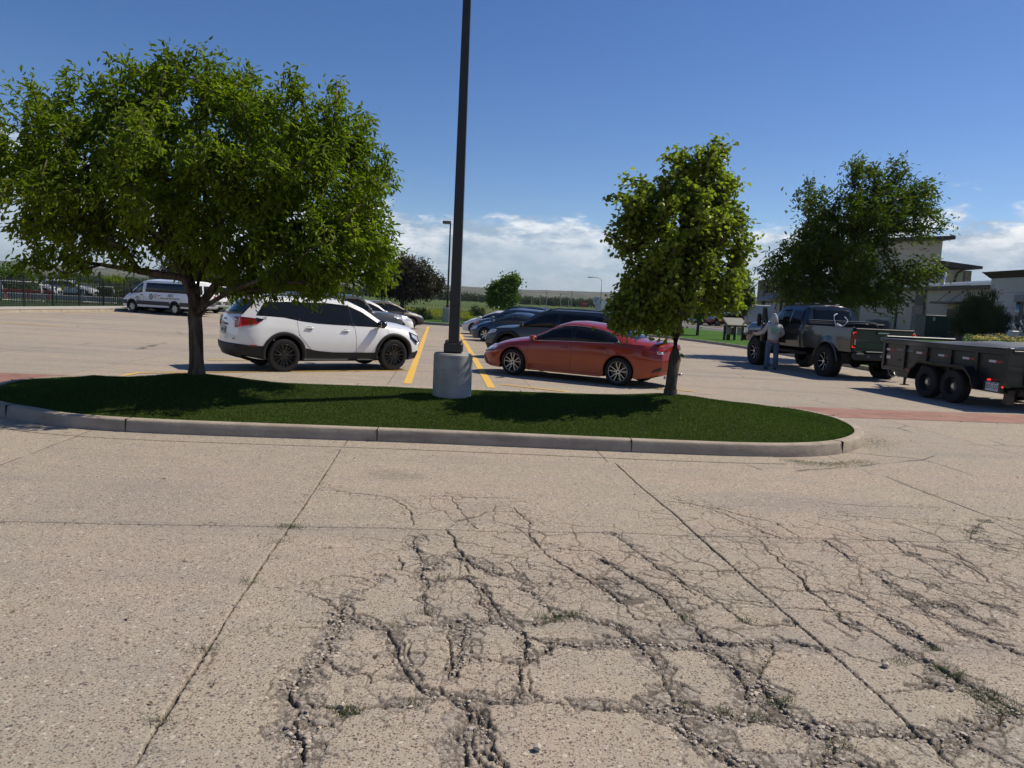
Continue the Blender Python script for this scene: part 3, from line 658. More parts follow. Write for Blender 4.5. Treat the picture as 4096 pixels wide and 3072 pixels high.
# ================================================================== kerb builder
def kerb_strip(name, pts, w_=.16, h=.15, closed=False, side=1, mats=None, wf=None, joints=3.05, dens=.25, base=0):
    """sweep along the outer foot line; the kerb body lies to the left (side=1) of the walking direction"""
    P = [np.array(p[:2], float) for p in pts]
    if closed: P.append(P[0])
    # resample by arc length
    L = [0]
    for a, b in zip(P[:-1], P[1:]): L.append(L[-1]+np.linalg.norm(b-a))
    n = max(2, int(L[-1]/dens)); t = np.linspace(0, L[-1], n+1); Q = np.column_stack([np.interp(t, L, [p[i] for p in P]) for i in (0, 1)])
    if closed: Q = Q[:-1]
    m = len(Q); T = np.roll(Q, -1, 0)-np.roll(Q, 1, 0)
    if not closed: T[0] = Q[1]-Q[0]; T[-1] = Q[-1]-Q[-2]
    T /= np.linalg.norm(T, axis=1)[:, None]; Nn = np.column_stack([-T[:, 1], T[:, 0]])*side
    prof = [(0, -.06), (.0, 0), (.018, h-.022), (.028, h-.006), (.045, h), (1, h), (1, h-.08)]
    V = []
    for i in range(m):
        W = wf(Q[i]) if wf else w_; z = float(gz(*Q[i]))+base
        for u, zz in prof:
            uu = u if u < .5 else W; p = Q[i]+Nn[i]*uu; V.append((p[0], p[1], z+zz))
    k = len(prof); F = []; rng_ = m if closed else m-1
    for i in range(rng_):
        j = (i+1) % m
        for q in range(k-1):
            f = (i*k+q, j*k+q, j*k+q+1, i*k+q+1); F.append(f if side > 0 else f[::-1])
    mb = MB(); mb.add(V, F, 0)
    # joint grooves
    if joints:
        tt = np.arange(joints*.5, L[-1], joints) if not isinstance(joints, list) else joints
        for s in tt:
            i = int(s/L[-1]*(m-1)); W = wf(Q[i]) if wf else w_; z = float(gz(*Q[i]))+base
            a = atan2(T[i][1], T[i][0]); c = Q[i]+Nn[i]*W/2
            mb.box((c[0]-Nn[i][0]*.004, c[1]-Nn[i][1]*.004, z+h/2+.003), (.009, W-.01, h+.001), rz=a, mi=1)
    o = mb.build(name, mats or [M_kerb, M_dark]); autosmooth(o, 40); o['kind'] = 'structure'; return o, Q, Nn
# island
OUT = [(-6.0, 9.12), (-5.4, 8.86), (-4.1, 8.76), (-1.06, 8.94), (2.02, 9.02), (3.3, 9.14), (4.1, 9.42), (4.68, 9.9), (5.15, 10.6), (5.42, 11.5), (5.42, 12.4), (5.05, 13.2), (4.3, 13.8), (3.3, 14.08), (1.5, 14.05), (-2.0, 13.75), (-5.0, 13.5), (-6.6, 13.3), (-7.6, 12.8), (-8.05, 12.0), (-7.9, 11.0), (-7.45, 10.15), (-6.8, 9.52)]
def catmull(P, n=8, closed=True):
    P = [np.array(p, float) for p in P]; o = []; m = len(P)
    for i in range(m if closed else m-1):
        g = (lambda k: P[k % m]) if closed else (lambda k: P[min(max(k, 0), m-1)])
        a, b, c, d = g(i-1), g(i), g(i+1), g(i+2)
        for k in range(n):
            t = k/n; o.append(.5*((2*b)+(-a+c)*t+(2*a-5*b+4*c-d)*t*t+(-a+3*b-3*c+d)*t**3))
    if not closed: o.append(P[-1])
    return o
OUTS = catmull(OUT, 6)
wfun = lambda q: .15+.30*float(sstep(12.4, 13.5, q[1]))*float(sstep(5.2, 4.4, abs(q[0]+1)-1 if False else (q[0] if q[0] > 0 else -q[0]-2)))
k_o, KQ, KN = kerb_strip('island_kerb', OUTS, closed=True, side=1, wf=wfun, h=.155, dens=.12)
tag(k_o, kind='structure')
INN = np.array([q+nn*(wfun(q)-.015) for q, nn in zip(KQ, KN)])
def in_poly(x, y, P):
    c = np.zeros(x.shape, bool); j = len(P)-1
    for i in range(len(P)):
        xi, yi = P[i]; xj, yj = P[j]
        hit = ((yi > y) != (yj > y)) & (x < (xj-xi)*(y-yi)/(yj-yi+1e-12)+xi); c ^= hit; j = i
    return c
def dist_poly(x, y, P):
    d = np.full(x.shape, 99.)
    for i in range(len(P)):
        a = P[i]; b = P[(i+1) % len(P)]; ab = b-a; t = np.clip(((x-a[0])*ab[0]+(y-a[1])*ab[1])/(ab@ab+1e-12), 0, 1)
        d = np.minimum(d, np.hypot(x-a[0]-t*ab[0], y-a[1]-t*ab[1]))
    return d
T1P = (-4.80, 11.25); T2P = (2.45, 11.55)
def isl_h(x, y):
    d = dist_poly(np.asarray(x, float), np.asarray(y, float), INN[::3]); h = .135+.215*sstep(0, 2.0, d)
    for (tx, ty), a in ((T1P, .11), (T2P, .09)): h = h+a*np.exp(-((x-tx)**2+(y-ty)**2)/(.75**2))*sstep(0, 1, d)
    return h+(fbm(np.asarray(x)*1.5, np.asarray(y)*1.5, 77, 3)-.5)*.03*sstep(0, .4, d)
def island():
    X, Y = np.meshgrid(np.arange(-8.2, 5.6, .06), np.arange(8.8, 14.2, .06)); ins = in_poly(X, Y, INN); Z = isl_h(X, Y)-.012
    I = np.arange(X.size).reshape(X.shape); q = ins[:-1, :-1] & ins[:-1, 1:] & ins[1:, 1:] & ins[1:, :-1]
    F = np.column_stack([a[q] for a in (I[:-1, :-1], I[:-1, 1:], I[1:, 1:], I[1:, :-1])])
    V = np.column_stack([X.ravel(), Y.ravel(), Z.ravel()]); used = np.unique(F); mp = -np.ones(len(V), int); mp[used] = np.arange(len(used))
    n = NB('turf_soil'); n.put(n.b, 'Base Color', n.mix(n.noise(25, 4), (.022, .038, .008), (.045, .06, .015))); n.b.inputs['Roughness'].default_value = 1; n.b.inputs['Specular IOR Level'].default_value = .05
    o = npobj('island_turf', V[used], mp[F], n.m, smooth=True); o['kind'] = 'structure'
    # low base so no gap shows at the kerb
    c = np.array([[-1.2, 11.4]]); m = len(INN); V = np.concatenate([np.column_stack([INN, np.full(m, .10)]), [[-1.2, 11.4, .10]]]); F = np.array([(i, (i+1) % m, m) for i in range(m)])
    o = npobj('island_bed', V, F, n.m); o['kind'] = 'structure'
    N_ = 430000; x = rng.uniform(-8.1, 5.5, N_); y = rng.uniform(8.8, 14.1, N_); ok = in_poly(x, y, INN); x = x[ok]; y = y[ok]
    keep = rng.random(len(x)) < np.where(y < 12.2, 1, .35); x = x[keep]; y = y[keep]
    o = blades('island_grass', np.column_stack([x, y, isl_h(x, y)-.014]), .026, .006, M_turf, .42, (-.12, -.05)); tag(o, 'short dark green mown grass covering the kerbed island', 'grass', kind='stuff')
    # clippings and debris blown along the right end of the kerb
    c1 = []
    for _ in range(2600):
        t = rng.random(); p = D(1700+170*t, 992+8*sin(t*3))if rng.random() < .6 else D(1880+rng.normal()*22, 955+rng.normal()*8)
        c1.append((p.x+rng.normal()*.09, p.y-abs(rng.normal())*.14, .003))
    o = blades('grass_clippings', np.array(c1), .03, .003, M_weed, 1.6, (0, 0)); tag(o, 'dry grass clippings blown against the right end of the island kerb', 'clippings', kind='stuff')
island()
def debris():
    n = 420; X = rng.uniform(-7, 9, n); Y = 3+12.5*rng.random(n)**1.2; isl = in_poly(X, Y, np.array(OUTS)); Z = np.where(isl, isl_h(X, Y)+.012, np.array([hsample(a, b) if b < 8.3 else float(gz(a, b)) for a, b in zip(X, Y)])+.006)
    keep = np.where(isl, rng.random(n) < .5, rng.random(n) < .45); X, Y, Z = X[keep], Y[keep], Z[keep]; n = len(X); a = rng.random(n)*6.28; l = .010+.018*rng.random(n); u = np.column_stack([np.cos(a), np.sin(a), .25*rng.normal(size=n)])*l[:, None]; v = np.column_stack([-np.sin(a), np.cos(a), .25*rng.normal(size=n)])*(l*.4)[:, None]; c = np.column_stack([X, Y, Z])
    V = np.stack([c-u, c+v+[0, 0, .004], c+u, c-v+[0, 0, .003]], 1).reshape(-1, 3); F = np.arange(n*4).reshape(n, 4); mt = NB('dry_leaf'); mt.put(mt.b, 'Base Color', mt.mix(mt.ramp(mt.noise(3), .4, .6), (.10, .06, .03), (.24, .17, .08))); o = npobj('fallen_leaves', V, F, mt.m); tag(o, 'small dry leaves and bits scattered over the paving and the grass', 'fallen leaves', kind='stuff')
debris()
# front gutter pan
fp = [q for q in catmull([p for p in OUT[:6]], 8, False)]
pn = []
for i, q in enumerate(fp):
    a = fp[max(i-1, 0)]; b = fp[min(i+1, len(fp)-1)]; t = (b-a)/np.linalg.norm(b-a); pn.append(q+np.array([t[1], -t[0]])*.40)
ribbon('gutter_pan', [q+np.array([0, .03]) for q in fp], pn, M_lot, .004)
# brick crossings beside both island ends
ribbon('brick_crossing', [(-40, 10.3), (-7.6, 12.35)], [(-40, 11.9), (-7.6, 14.0)], M_brick, .005, n=6)
ribbon('brick_crossing', [(5.2, 13.25), (13.0, 14.0)], [(4.0, 14.45), (13.0, 15.35)], M_brick, .005, n=6)
# ================================================================== painted stalls
def pline(name, a, b, w_=.11, h=.006):
    a = np.array(a[:2], float); b = np.array(b[:2], float); t = (b-a)/np.linalg.norm(b-a); nn = np.array([-t[1], t[0]])*w_/2
    n = max(2, int(np.linalg.norm(b-a))); o = ribbon(name, [a-nn, b-nn], [a+nn, b+nn], M_yel, h, n=n); return o
LA = D(880, 829); LB = D(925, 705); RA = D(1062, 838); RB = D(990, 715)
pline('painted_line', LA, LB, .17); pline('painted_line', RA, RB, .17)
dl = (LB-LA).normalized(); dr = (RB-RA).normalized()
st = Vector((-.845, -.535, 0)); st2 = Vector((.87, -.49, 0))
p0 = D(882, 800.5)
for k_ in range(12):
    a = p0+dl*(3.09*k_); b = a+st*5.6
    if k_ == 0: b = D(300, 806)
    pline('painted_line', a, b, .10, .0105)
pline('painted_line', D(300, 806), D(243, 816), .11, .0105)
p1 = D(1060, 803)
for k_ in range(-1, 11):
    a = p1+dr*(3.09*k_); pline('painted_line', a, a+st2*5.4, .10, .0105)
for k_ in range(4):
    a = D(0, 682+k_*0); 
for (xa, ya, xb, yb) in ((0, 681, 130, 686), (0, 697, 145, 706), (130, 674, 210, 680), (210, 672, 290, 681), (290, 673, 330, 678)):
    pline('painted_line', D(xa, ya), D(xb, yb), .12)
# a few joints/stains come from the paving material itself
# ================================================================== vehicles
def paint(name, col, metal=.0, rough=.35, coat=1.0): return mat(name, col, rough, metal, coat=coat, spec=.5)
M_glass = mat('tinted_glass', (.010, .011, .010), .03, spec=.35)
M_glass2 = mat('clear_dark_glass', (.03, .036, .036), .03, spec=.6)
M_clad = mat('black_cladding', (.022, .022, .021), .6, spec=.3, bump=.1, bs=300, bdist=.002)
M_rub = mat('tyre_rubber', (.020, .019, .018), .8, spec=.3, bump=.3, bs=120, bdist=.003)
M_blk = mat('gloss_black', (.008, .008, .008), .12, spec=.6)
M_chr = mat('chrome', (.65, .66, .67), .12, metal=1)
M_alu = mat('silver_alloy', (.50, .51, .52), .28, metal=.85)
M_mach = mat('machined_alloy', (.72, .70, .66), .3, metal=.6)
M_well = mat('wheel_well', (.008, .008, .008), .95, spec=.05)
M_red = mat('red_lens', (.30, .008, .010), .08, spec=.8)
M_redlit = mat('lit_red_lamp', (1.0, .03, .02), .3, emit=1.3)
M_clr = mat('clear_lens', (.62, .63, .64), .08, metal=.3, spec=.9)
M_amb = mat('amber_lens', (.55, .14, .02), .1, spec=.8)
M_seam = mat('panel_gap', (.015, .015, .015), .8)
M_plate = mat('plate_white', (.62, .63, .62), .4)
M_ink = mat('plate_ink', (.02, .05, .03), .5)
class Body:
    """lofted vehicle body; local x forward, y left, z up, origin on the ground midway between the axles"""
    def __init__(s, sp):
        s.sp = sp; g = sp.get; s.x0, s.x1 = sp['x0'], sp['x1']; s.W = sp['W']
        for k in ('bot', 'belt', 'roofe', 'top', 'yb', 'yr'): setattr(s, k, smoothtab(sp[k], sp.get('sm', .07)))
        s.F = sp.get('F', [(0, 0), (2, 0)]); s.Rr = sp.get('R', [(0, 0), (2, 0)]); s.rc = g('rc', .5); s.nar = g('nar', .84); s.bul = g('bul', .10)
        s.ax = sp['ax']; s.r = sp['r']; s.ra = sp['ra']; s.sill = g('sill', .3)
        s.prof = sp.get('prof', [(0, .955), (.2, .985), (.45, 1.0), (.75, .985), (1, .95)])
    def wplan(s, x):
        def e(d): return 1-(1-s.nar)*max(0, 1-d/s.rc)**2.3
        return e(x-s.x0)*e(s.x1-x)
    def zb(s, x):
        z = interp(s.bot, x)
        for a in s.ax:
            if abs(x-a) < s.ra: z = max(z, s.r+.0+sqrt(s.ra**2-(x-a)**2)*1.0)
        return z
    def yS(s, x, z):
        zbelt = interp(s.belt, x); W = s.W*s.wplan(x)
        if z <= zbelt:
            t = (z-s.sill)/(zbelt-s.sill); yb = interp(s.yb, x)*s.wplan(x)
            f = interp(s.prof, min(max(t, 0), 1)); fend = s.prof[-1][1]; y = W*f; k = max(0, (t-.6)/.4); 
            return y+(yb-W*fend)*k*k
        zr = interp(s.roofe, x); yr = interp(s.yr, x)*s.wplan(x); yb = interp(s.yb, x)*s.wplan(x); t = (z-zbelt)/max(zr-zbelt, .01); t = min(max(t, 0), 1.0)
        return yb+(yr-yb)*t+.025*sin(pi*min(t, 1))*min(1, (zr-zbelt)/.4)
    def sh(s, x, z):
        rr = s.sp.get('ramp', .8)
        def ss(t): t = min(max(t, 0), 1); return t*t*(3-2*t)
        return x+ss(1-(x-s.x0)/rr)*interp(s.Rr, z)+ss(1-(s.x1-x)/rr)*interp(s.F, z)
    def P(s, x, z, side, off=0):
        y = s.yS(x, z)+off; return Vector((s.sh(x, z), side*y, z))
    def top_pt(s, x, v, off=0):
        yr = interp(s.yr, x)*s.wplan(x); zr = interp(s.roofe, x); zt = interp(s.top, x); y = v*yr; z = zr+(zt-zr)*(1-abs(v)**2.4)
        return Vector((s.sh(x, z), y, z+off))
    def section(s, x):
        zb = s.zb(x); zbelt = max(interp(s.belt, x), zb+.02); zr = max(interp(s.roofe, x), zbelt+.004); P = [(0, zb), (s.yS(x, zb)*.96, zb)]
        for i in range(12): z = zb+(zbelt-zb)*i/11; P.append((s.yS(x, z), z))
        for i in range(1, 6): z = zbelt+(zr-zbelt)*i/5; P.append((s.yS(x, z), z))
        yr = interp(s.yr, x)*s.wplan(x); zt = interp(s.top, x)
        for i in range(1, 9): v = 1-i/8; v = v if i < 8 else 0; P.append((yr*v, zr+(zt-zr)*(1-v**2.4)))
        return P
    def build(s, name, mats, parent):
        xs = set(np.round(np.arange(s.x0, s.x1+.001, .07), 4).tolist()); xs |= {s.x0, s.x1, round(s.x0+.02, 4), round(s.x1-.02, 4)}
        for a in s.ax:
            for t in np.linspace(-1, 1, 23): xs.add(round(a+s.ra*sin(t*pi/2), 4))
            xs.add(round(a-s.ra-.003, 4)); xs.add(round(a+s.ra+.003, 4))
        xs = sorted(x for x in xs if s.x0 <= x <= s.x1)
        o = [xs[0]]
        for x in xs[1:]:
            if x-o[-1] > .0025: o.append(x)
        if s.x1-o[-1] > 1e-5: o[-1] = s.x1
        xs = o; mb = MB(); V = []; F = []; MI = []; n = None
        for x in xs:
            sec = s.section(x); n = len(sec)
            ring = [(s.sh(x, z), y, z) for y, z in sec]; ring += [(s.sh(x, z), -y, z) for y, z in sec[::-1][1:-1]]; V += ring
        m = 2*n-2
        for i in range(len(xs)-1):
            for k in range(m):
                k2 = (k+1) % m; F.append((i*m+k, (i+1)*m+k, (i+1)*m+k2, i*m+k2)); low = k in (0, 1) or k in (m-1, m-2); MI.append(1 if low else 0)
        # caps with bulge
        for xe, dr_ in ((xs[0], -1), (xs[-1], 1)):
            sec = s.section(xe); base = len(V); nv = 9
            for y, z in sec:
                for j in range(nv): v = -1+2*j/(nv-1); V.append(s.cap(xe, v*y, z, y)+Vector((0, 0, 0)))
            for i in range(n-1):
                for j in range(nv-1):
                    f = (base+i*nv+j, base+i*nv+j+1, base+(i+1)*nv+j+1, base+(i+1)*nv+j); F.append(f if dr_ > 0 else f[::-1]); MI.append(0)
        o = mobj(name, V, F, mats, parent, True, MI)
        bm = bmesh.new(); bm.from_mesh(o.data); bmesh.ops.remove_doubles(bm, verts=bm.verts, dist=.0012)
        for e in bm.edges:
            if len(e.link_faces) == 2 and e.calc_face_angle(0) > R(38): e.smooth = False
        bm.to_mesh(o.data); bm.free(); return o
    def cap(s, xe, y, z, yw=None, off=0):
        yw = yw or max(s.yS(xe, z), .05); d = -1 if xe == s.x0 else 1; t = min(abs(y)/max(yw, .01), 1)
        edge = interp([(s.sp['zlo'], 0), (s.sp['zlo']+.12, 1), (s.sp['zhi']-.1, 1), (s.sp['zhi'], .5)], z) if 'zlo' in s.sp else 1
        return Vector((s.sh(xe, z)+d*(s.bul*(1-t**2.2)*edge+off), y, z))
    # ---- patches
    def side(s, name, lo, hi, side_, off, mat_, parent, n=None, rows=4, x0=None, x1=None):
        a = lo[0][0] if x0 is None else x0; b = lo[-1][0] if x1 is None else x1; n = n or max(3, int((b-a)/.05)); V = []; F = []
        xs = np.linspace(a, b, n+1)
        for x in xs:
            l = interp(lo, x); h = max(interp(hi, x), l+.0005)
            for j in range(rows+1): V.append(s.P(x, l+(h-l)*j/rows, side_, off))
        for i in range(n):
            for j in range(rows): f = (i*(rows+1)+j, (i+1)*(rows+1)+j, (i+1)*(rows+1)+j+1, i*(rows+1)+j+1); F.append(f if side_ < 0 else f[::-1])
        # skirt all round so the panel has a thickness
        base = len(V); loop = [i*(rows+1) for i in range(n+1)]+[n*(rows+1)+j for j in range(1, rows+1)]+[i*(rows+1)+rows for i in range(n-1, -1, -1)]+[j for j in range(rows-1, 0, -1)]
        for q in loop: p = V[q]; V.append(Vector((p.x, p.y-side_*(off+.004), p.z)))
        m = len(loop)
        for i in range(m): F.append((loop[i], loop[(i+1) % m], base+(i+1) % m, base+i))
        return mobj(name, V, F, mat_, parent, True)
    def topp(s, name, x0, x1, vw, off, mat_, parent, n=10, m=12):
        V = []; F = []
        for i in range(n+1):
            x = x0+(x1-x0)*i/n; w_ = vw(i/n) if callable(vw) else vw
            for j in range(m+1):
                v = w_*(-1+2*j/m); p = s.top_pt(x, v); e = .01; nx = (s.top_pt(x+e, v)-s.top_pt(x-e, v)); ny = s.top_pt(x, min(v+e, 1))-s.top_pt(x, max(v-e, -1)); nn = nx.cross(ny).normalized(); V.append(p+nn*off)
        for i in range(n):
            for j in range(m): F.append((i*(m+1)+j, (i+1)*(m+1)+j, (i+1)*(m+1)+j+1, i*(m+1)+j+1))
        return mobj(name, V, F, mat_, parent, True)
    def capp(s, name, xe, lo, hi, off, mat_, parent, n=14, rows=5):
        a, b = lo[0][0], lo[-1][0]; V = []; F = []; d = -1 if xe == s.x0 else 1
        for i in range(n+1):
            y = a+(b-a)*i/n; l = interp(lo, y); h = interp(hi, y)
            for j in range(rows+1): z = l+(h-l)*j/rows; V.append(s.cap(xe, y, z, None, off))
        for i in range(n):
            for j in range(rows): f = (i*(rows+1)+j, (i+1)*(rows+1)+j, (i+1)*(rows+1)+j+1, i*(rows+1)+j+1); F.append(f if d > 0 else f[::-1])
        base = len(V); loop = [i*(rows+1) for i in range(n+1)]+[n*(rows+1)+j for j in range(1, rows+1)]+[i*(rows+1)+rows for i in range(n-1, -1, -1)]+[j for j in range(rows-1, 0, -1)]
        for q in loop: p = V[q]; V.append(Vector((p.x-d*(off+.006), p.y, p.z)))
        m = len(loop)
        for i in range(m): F.append((loop[i], loop[(i+1) % m], base+(i+1) % m, base+i))
        return mobj(name, V, F, mat_, parent, True)
    def seam(s, name, pts, side_, parent, r=.004, mat_=None, off=-.0005):
        Q = []
        for (x0, z0), (x1, z1) in zip(pts[:-1], pts[1:]):
            k = max(2, int(math.hypot(x1-x0, z1-z0)/.06))
            for i in range(k): Q.append(s.P(x0+(x1-x0)*i/k, z0+(z1-z0)*i/k, side_, off))
        Q.append(s.P(*pts[-1], side_, off)); return MB().tube(Q, r, 5).build(name, mat_ or M_seam, parent, True)
def wheel(parent, x, y, r, w_, style, rim_r=None, mats=None, name='wheel'):
    """wheel standing on the ground, outer side away from the car's middle"""
    s = 1 if y > 0 else -1; rr = rim_r or r*.70; e = empty(name, (x, y, r)); e.parent = parent
    h = w_/2; prof = [(rr*.97, -h*.8), (rr+.01, -h), (r-.03, -h), (r-.008, -h+.02), (r, -h+.05), (r, h-.05), (r-.008, h-.02), (r-.03, h), (rr+.01, h), (rr*.97, h*.8), (rr*.97, -h*.8)]
    t = MB().lathe([(a, b*s) for a, b in prof], (0, 0, 0), 40, axis='Y')
    if style == 'truck':
        for i in range(44):
            a = 2*pi*i/44
            for q in (-1, 1):
                c = Vector(((r+.004)*cos(a+q*.03), q*h*.62, (r+.004)*sin(a+q*.03))); t.box(c, (.028, h*.62, .026), rot=Matrix.Rotation(-a-pi/2, 3, 'Y'))
                c = Vector(((r-.035)*cos(a+q*.03), q*(h+.004), (r-.035)*sin(a+q*.03))); t.box(c, (.03, .014, .05), rot=Matrix.Rotation(-a-pi/2, 3, 'Y'))
    to = t.build('tyre', M_rub, e); autosmooth(to, 40)
    face, back = mats or (M_alu, M_blk); m = MB(); yo = s*h
    m.lathe([(rr*.985, yo*.9), (rr*.93, yo*.98), (rr*.90, yo*.8), (rr*.86, yo*.1), (rr*.2, yo*.05), (.001, yo*.05)], n=40, mi=1, axis='Y')
    if style in ('thin10', 'twin5', 'multi7', 'cover8'): m.lathe([(rr*.955, yo*.93), (rr*.985, yo*.99), (rr*1.01, yo*.93)], n=40, mi=0, axis='Y')
    def spoke(a, w0, w1, r0=.045, r1=None, yo0=.78, yo1=.9, tw=0, mi=0, th=.02):
        r1 = r1 or rr*.94; u = Vector((cos(a), 0, sin(a))); v = Vector((-sin(a), 0, cos(a))); P = []
        for rad, ww, yy, sh_ in ((r0, w0, yo*yo0, 0), ((r0+r1)/2, (w0+w1)/2, yo*(yo0+yo1)/2*.98, tw*.5), (r1, w1, yo*yo1, tw)):
            for q in (-1, 1):
                for dy in (0, -s*th): P.append(u*rad+v*(q*ww/2+sh_)+Vector((0, yy+dy, 0)))
        F = []
        for i in (0, 4): F += [(i, i+4, i+6, i+2), (i+1, i+3, i+7, i+5), (i, i+1, i+5, i+4), (i+2, i+6, i+7, i+3)]
        F += [(8, 9, 11, 10), (0, 2, 3, 1)]; m.add(P, F, mi)
    if style == 'black10':
        for i in range(5):
            for q in (-1, 1): spoke(2*pi*i/5+q*.2+.3, .035, .022, tw=q*.012)
            spoke(2*pi*i/5+.3+pi/5, .016, .014, yo0=.7, yo1=.84)
    elif style == 'thin10':
        for i in range(5):
            for q in (-1, 1): spoke(2*pi*i/5+q*.30+pi/2, .010, .014, tw=-q*.012, r0=.03)
            for q in (-1, 1): spoke(2*pi*i/5+q*.17+pi/2, .03, .03, r0=.05, yo0=.62, yo1=.72, mi=1)
    elif style == 'twin5':
        for i in range(5):
            for q in (-1, 1): spoke(2*pi*i/5+q*.16, .03, .035, tw=q*.02)
    elif style == 'multi7':
        for i in range(7): spoke(2*pi*i/7, .05, .075); spoke(2*pi*i/7+.2, .02, .02, yo0=.7, yo1=.8)
    elif style == 'cover8':
        for i in range(7): spoke(2*pi*i/7, .07, .11, yo0=.9, yo1=.93)
    elif style == 'truck':
        for i in range(8): spoke(2*pi*i/8, .025, .05, r0=.07, yo0=.55, yo1=.86, mi=1); spoke(2*pi*i/8, .010, .012, r0=.07, yo0=.575, yo1=.885, mi=0)
        for i in range(24): a = 2*pi*i/24; m.cyl((rr*.93*cos(a), yo*.93, rr*.93*sin(a)), (rr*.93*cos(a), yo*1.0, rr*.93*sin(a)), .007, n=6, mi=0)
        m.cyl((0, yo*.3, 0), (0, yo*.85, 0), .075, .06, n=16, mi=1); m.cyl((0, yo*.85, 0), (0, yo*.9, 0), .05, .045, n=16, mi=0)
    elif style == 'steel':
        for i in range(8): a = 2*pi*i/8; m.cyl((rr*.35*cos(a), yo*.2, rr*.35*sin(a)), (rr*.35*cos(a), yo*.34, rr*.35*sin(a)), .014, n=6, mi=0)
        m.cyl((0, yo*.1, 0), (0, yo*.6, 0), .06, .052, n=16, mi=0)
    if style not in ('truck', 'steel'):
        m.cyl((0, yo*.6, 0), (0, yo*.84, 0), .055, .05, n=16, mi=0); m.cyl((0, yo*.84, 0), (0, yo*.87, 0), .03, .028, n=12, mi=1)
        for i in range(5): a = 2*pi*i/5+.3; m.cyl((.085*cos(a), yo*.6, .085*sin(a)), (.085*cos(a), yo*.74, .085*sin(a)), .011, n=6, mi=0 if style != 'black10' else 2)
    ro = m.build('rim', [face, back, M_chr], e); autosmooth(ro, 35)
    return e
def mirror_box(parent, B, x, z, side, mcol, sx=.16, sy=.22, sz=.15, cap=None):
    y = B.yS(x, z); e = empty('mirror', (B.sh(x, z), side*(y+.02+sy*.5+.03), z+.05)); e.parent = parent
    m = MB(); m.ball((0, 0, 0), (sx*.55, sy*.55, sz*.55), 14, 9, 0); m.box((-sx*.36, 0, 0), (.02, sy*.8, sz*.75), mi=1, bev=.01); m.cyl((0, -side*sy*.3, -.02), (.02, -side*(sy*.5+.08), -.05), .02, .028, 8, 2)
    o = m.build('housing', [mcol, M_chr, M_blk], e); autosmooth(o, 40); return e
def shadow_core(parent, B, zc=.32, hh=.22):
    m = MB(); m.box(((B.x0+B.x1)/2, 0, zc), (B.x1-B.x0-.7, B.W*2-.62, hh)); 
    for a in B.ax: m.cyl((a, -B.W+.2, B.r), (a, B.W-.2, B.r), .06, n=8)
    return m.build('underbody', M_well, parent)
def arch_patch(B, a, side, wdt, mat_, parent, off=.012, name='wheel_arch_trim', lowz=None):
    """flared band round a wheel opening"""
    ra = B.ra; V = []; F = []; n = 30; ro = ra+wdt; z0 = max((lowz if lowz is not None else B.r-.08), .2)
    pts = []
    tt = np.linspace(-.12*pi, 1.12*pi, n+1)
    for t in tt:
        for rad in (ra-.004, ra+wdt*.5, ro):
            x = a+rad*cos(t); z = B.r+rad*sin(t) if sin(t) >= 0 else B.r+ (B.r-z0)*(sin(t)/sin(.12*pi))*1.0
            z = max(z, z0); xx = min(max(x, B.x0+.02), B.x1-.02); p = B.P(xx, max(z, B.sill+.02), side, off if rad > ra else off*.6); p.z = z; pts.append(p)
        p = pts[-3].copy(); p.y -= side*.07; pts.append(p)
        p = pts[-2].copy(); p.y -= side*(off+.004); pts.append(p)
    for i in range(n):
        for (q, w_) in ((3, 0), (0, 1), (1, 2), (2, 4)):
            F.append((i*5+q, i*5+w_, (i+1)*5+w_, (i+1)*5+q))
    return mobj(name, pts, F, mat_, parent, True)
def plate(parent, M4, w_, h_, body, s, ink, size, face=None, nm='license_plate'):
    m = MB().box((0, 0, 0), (w_, h_, .006), bev=.003); o = m.build(nm, face or M_plate, parent); o.data.transform(M4)
    if s: text('plate_number', s, ink, M4@Matrix.Translation((0, -.003, .004)), size, o)
    return o
def place(root, rear, front, right=False, B=None):
    """put a car so that its near side wheels touch the ground at these two points"""
    d = Vector((front.x-rear.x, front.y-rear.y, 0)).normalized(); n_ = Vector((-d.y, d.x, 0)); c = (rear+front)/2
    off = B.W-.10; c = c+(n_*off if right else -n_*off)
    root.location = (c.x, c.y, (rear.z+front.z)/2); root.rotation_euler = (0, 0, atan2(d.y, d.x)); root.scale = (1, 1, 1.055) if right else (1, 1, 1)
def place2(root, tip, head, B):
    """front centre of the bumper at tip, heading angle"""
    root.location = (tip.x-cos(head)*B.x1, tip.y-sin(head)*B.x1, float(gz(tip.x, tip.y))); root.rotation_euler = (0, 0, head)
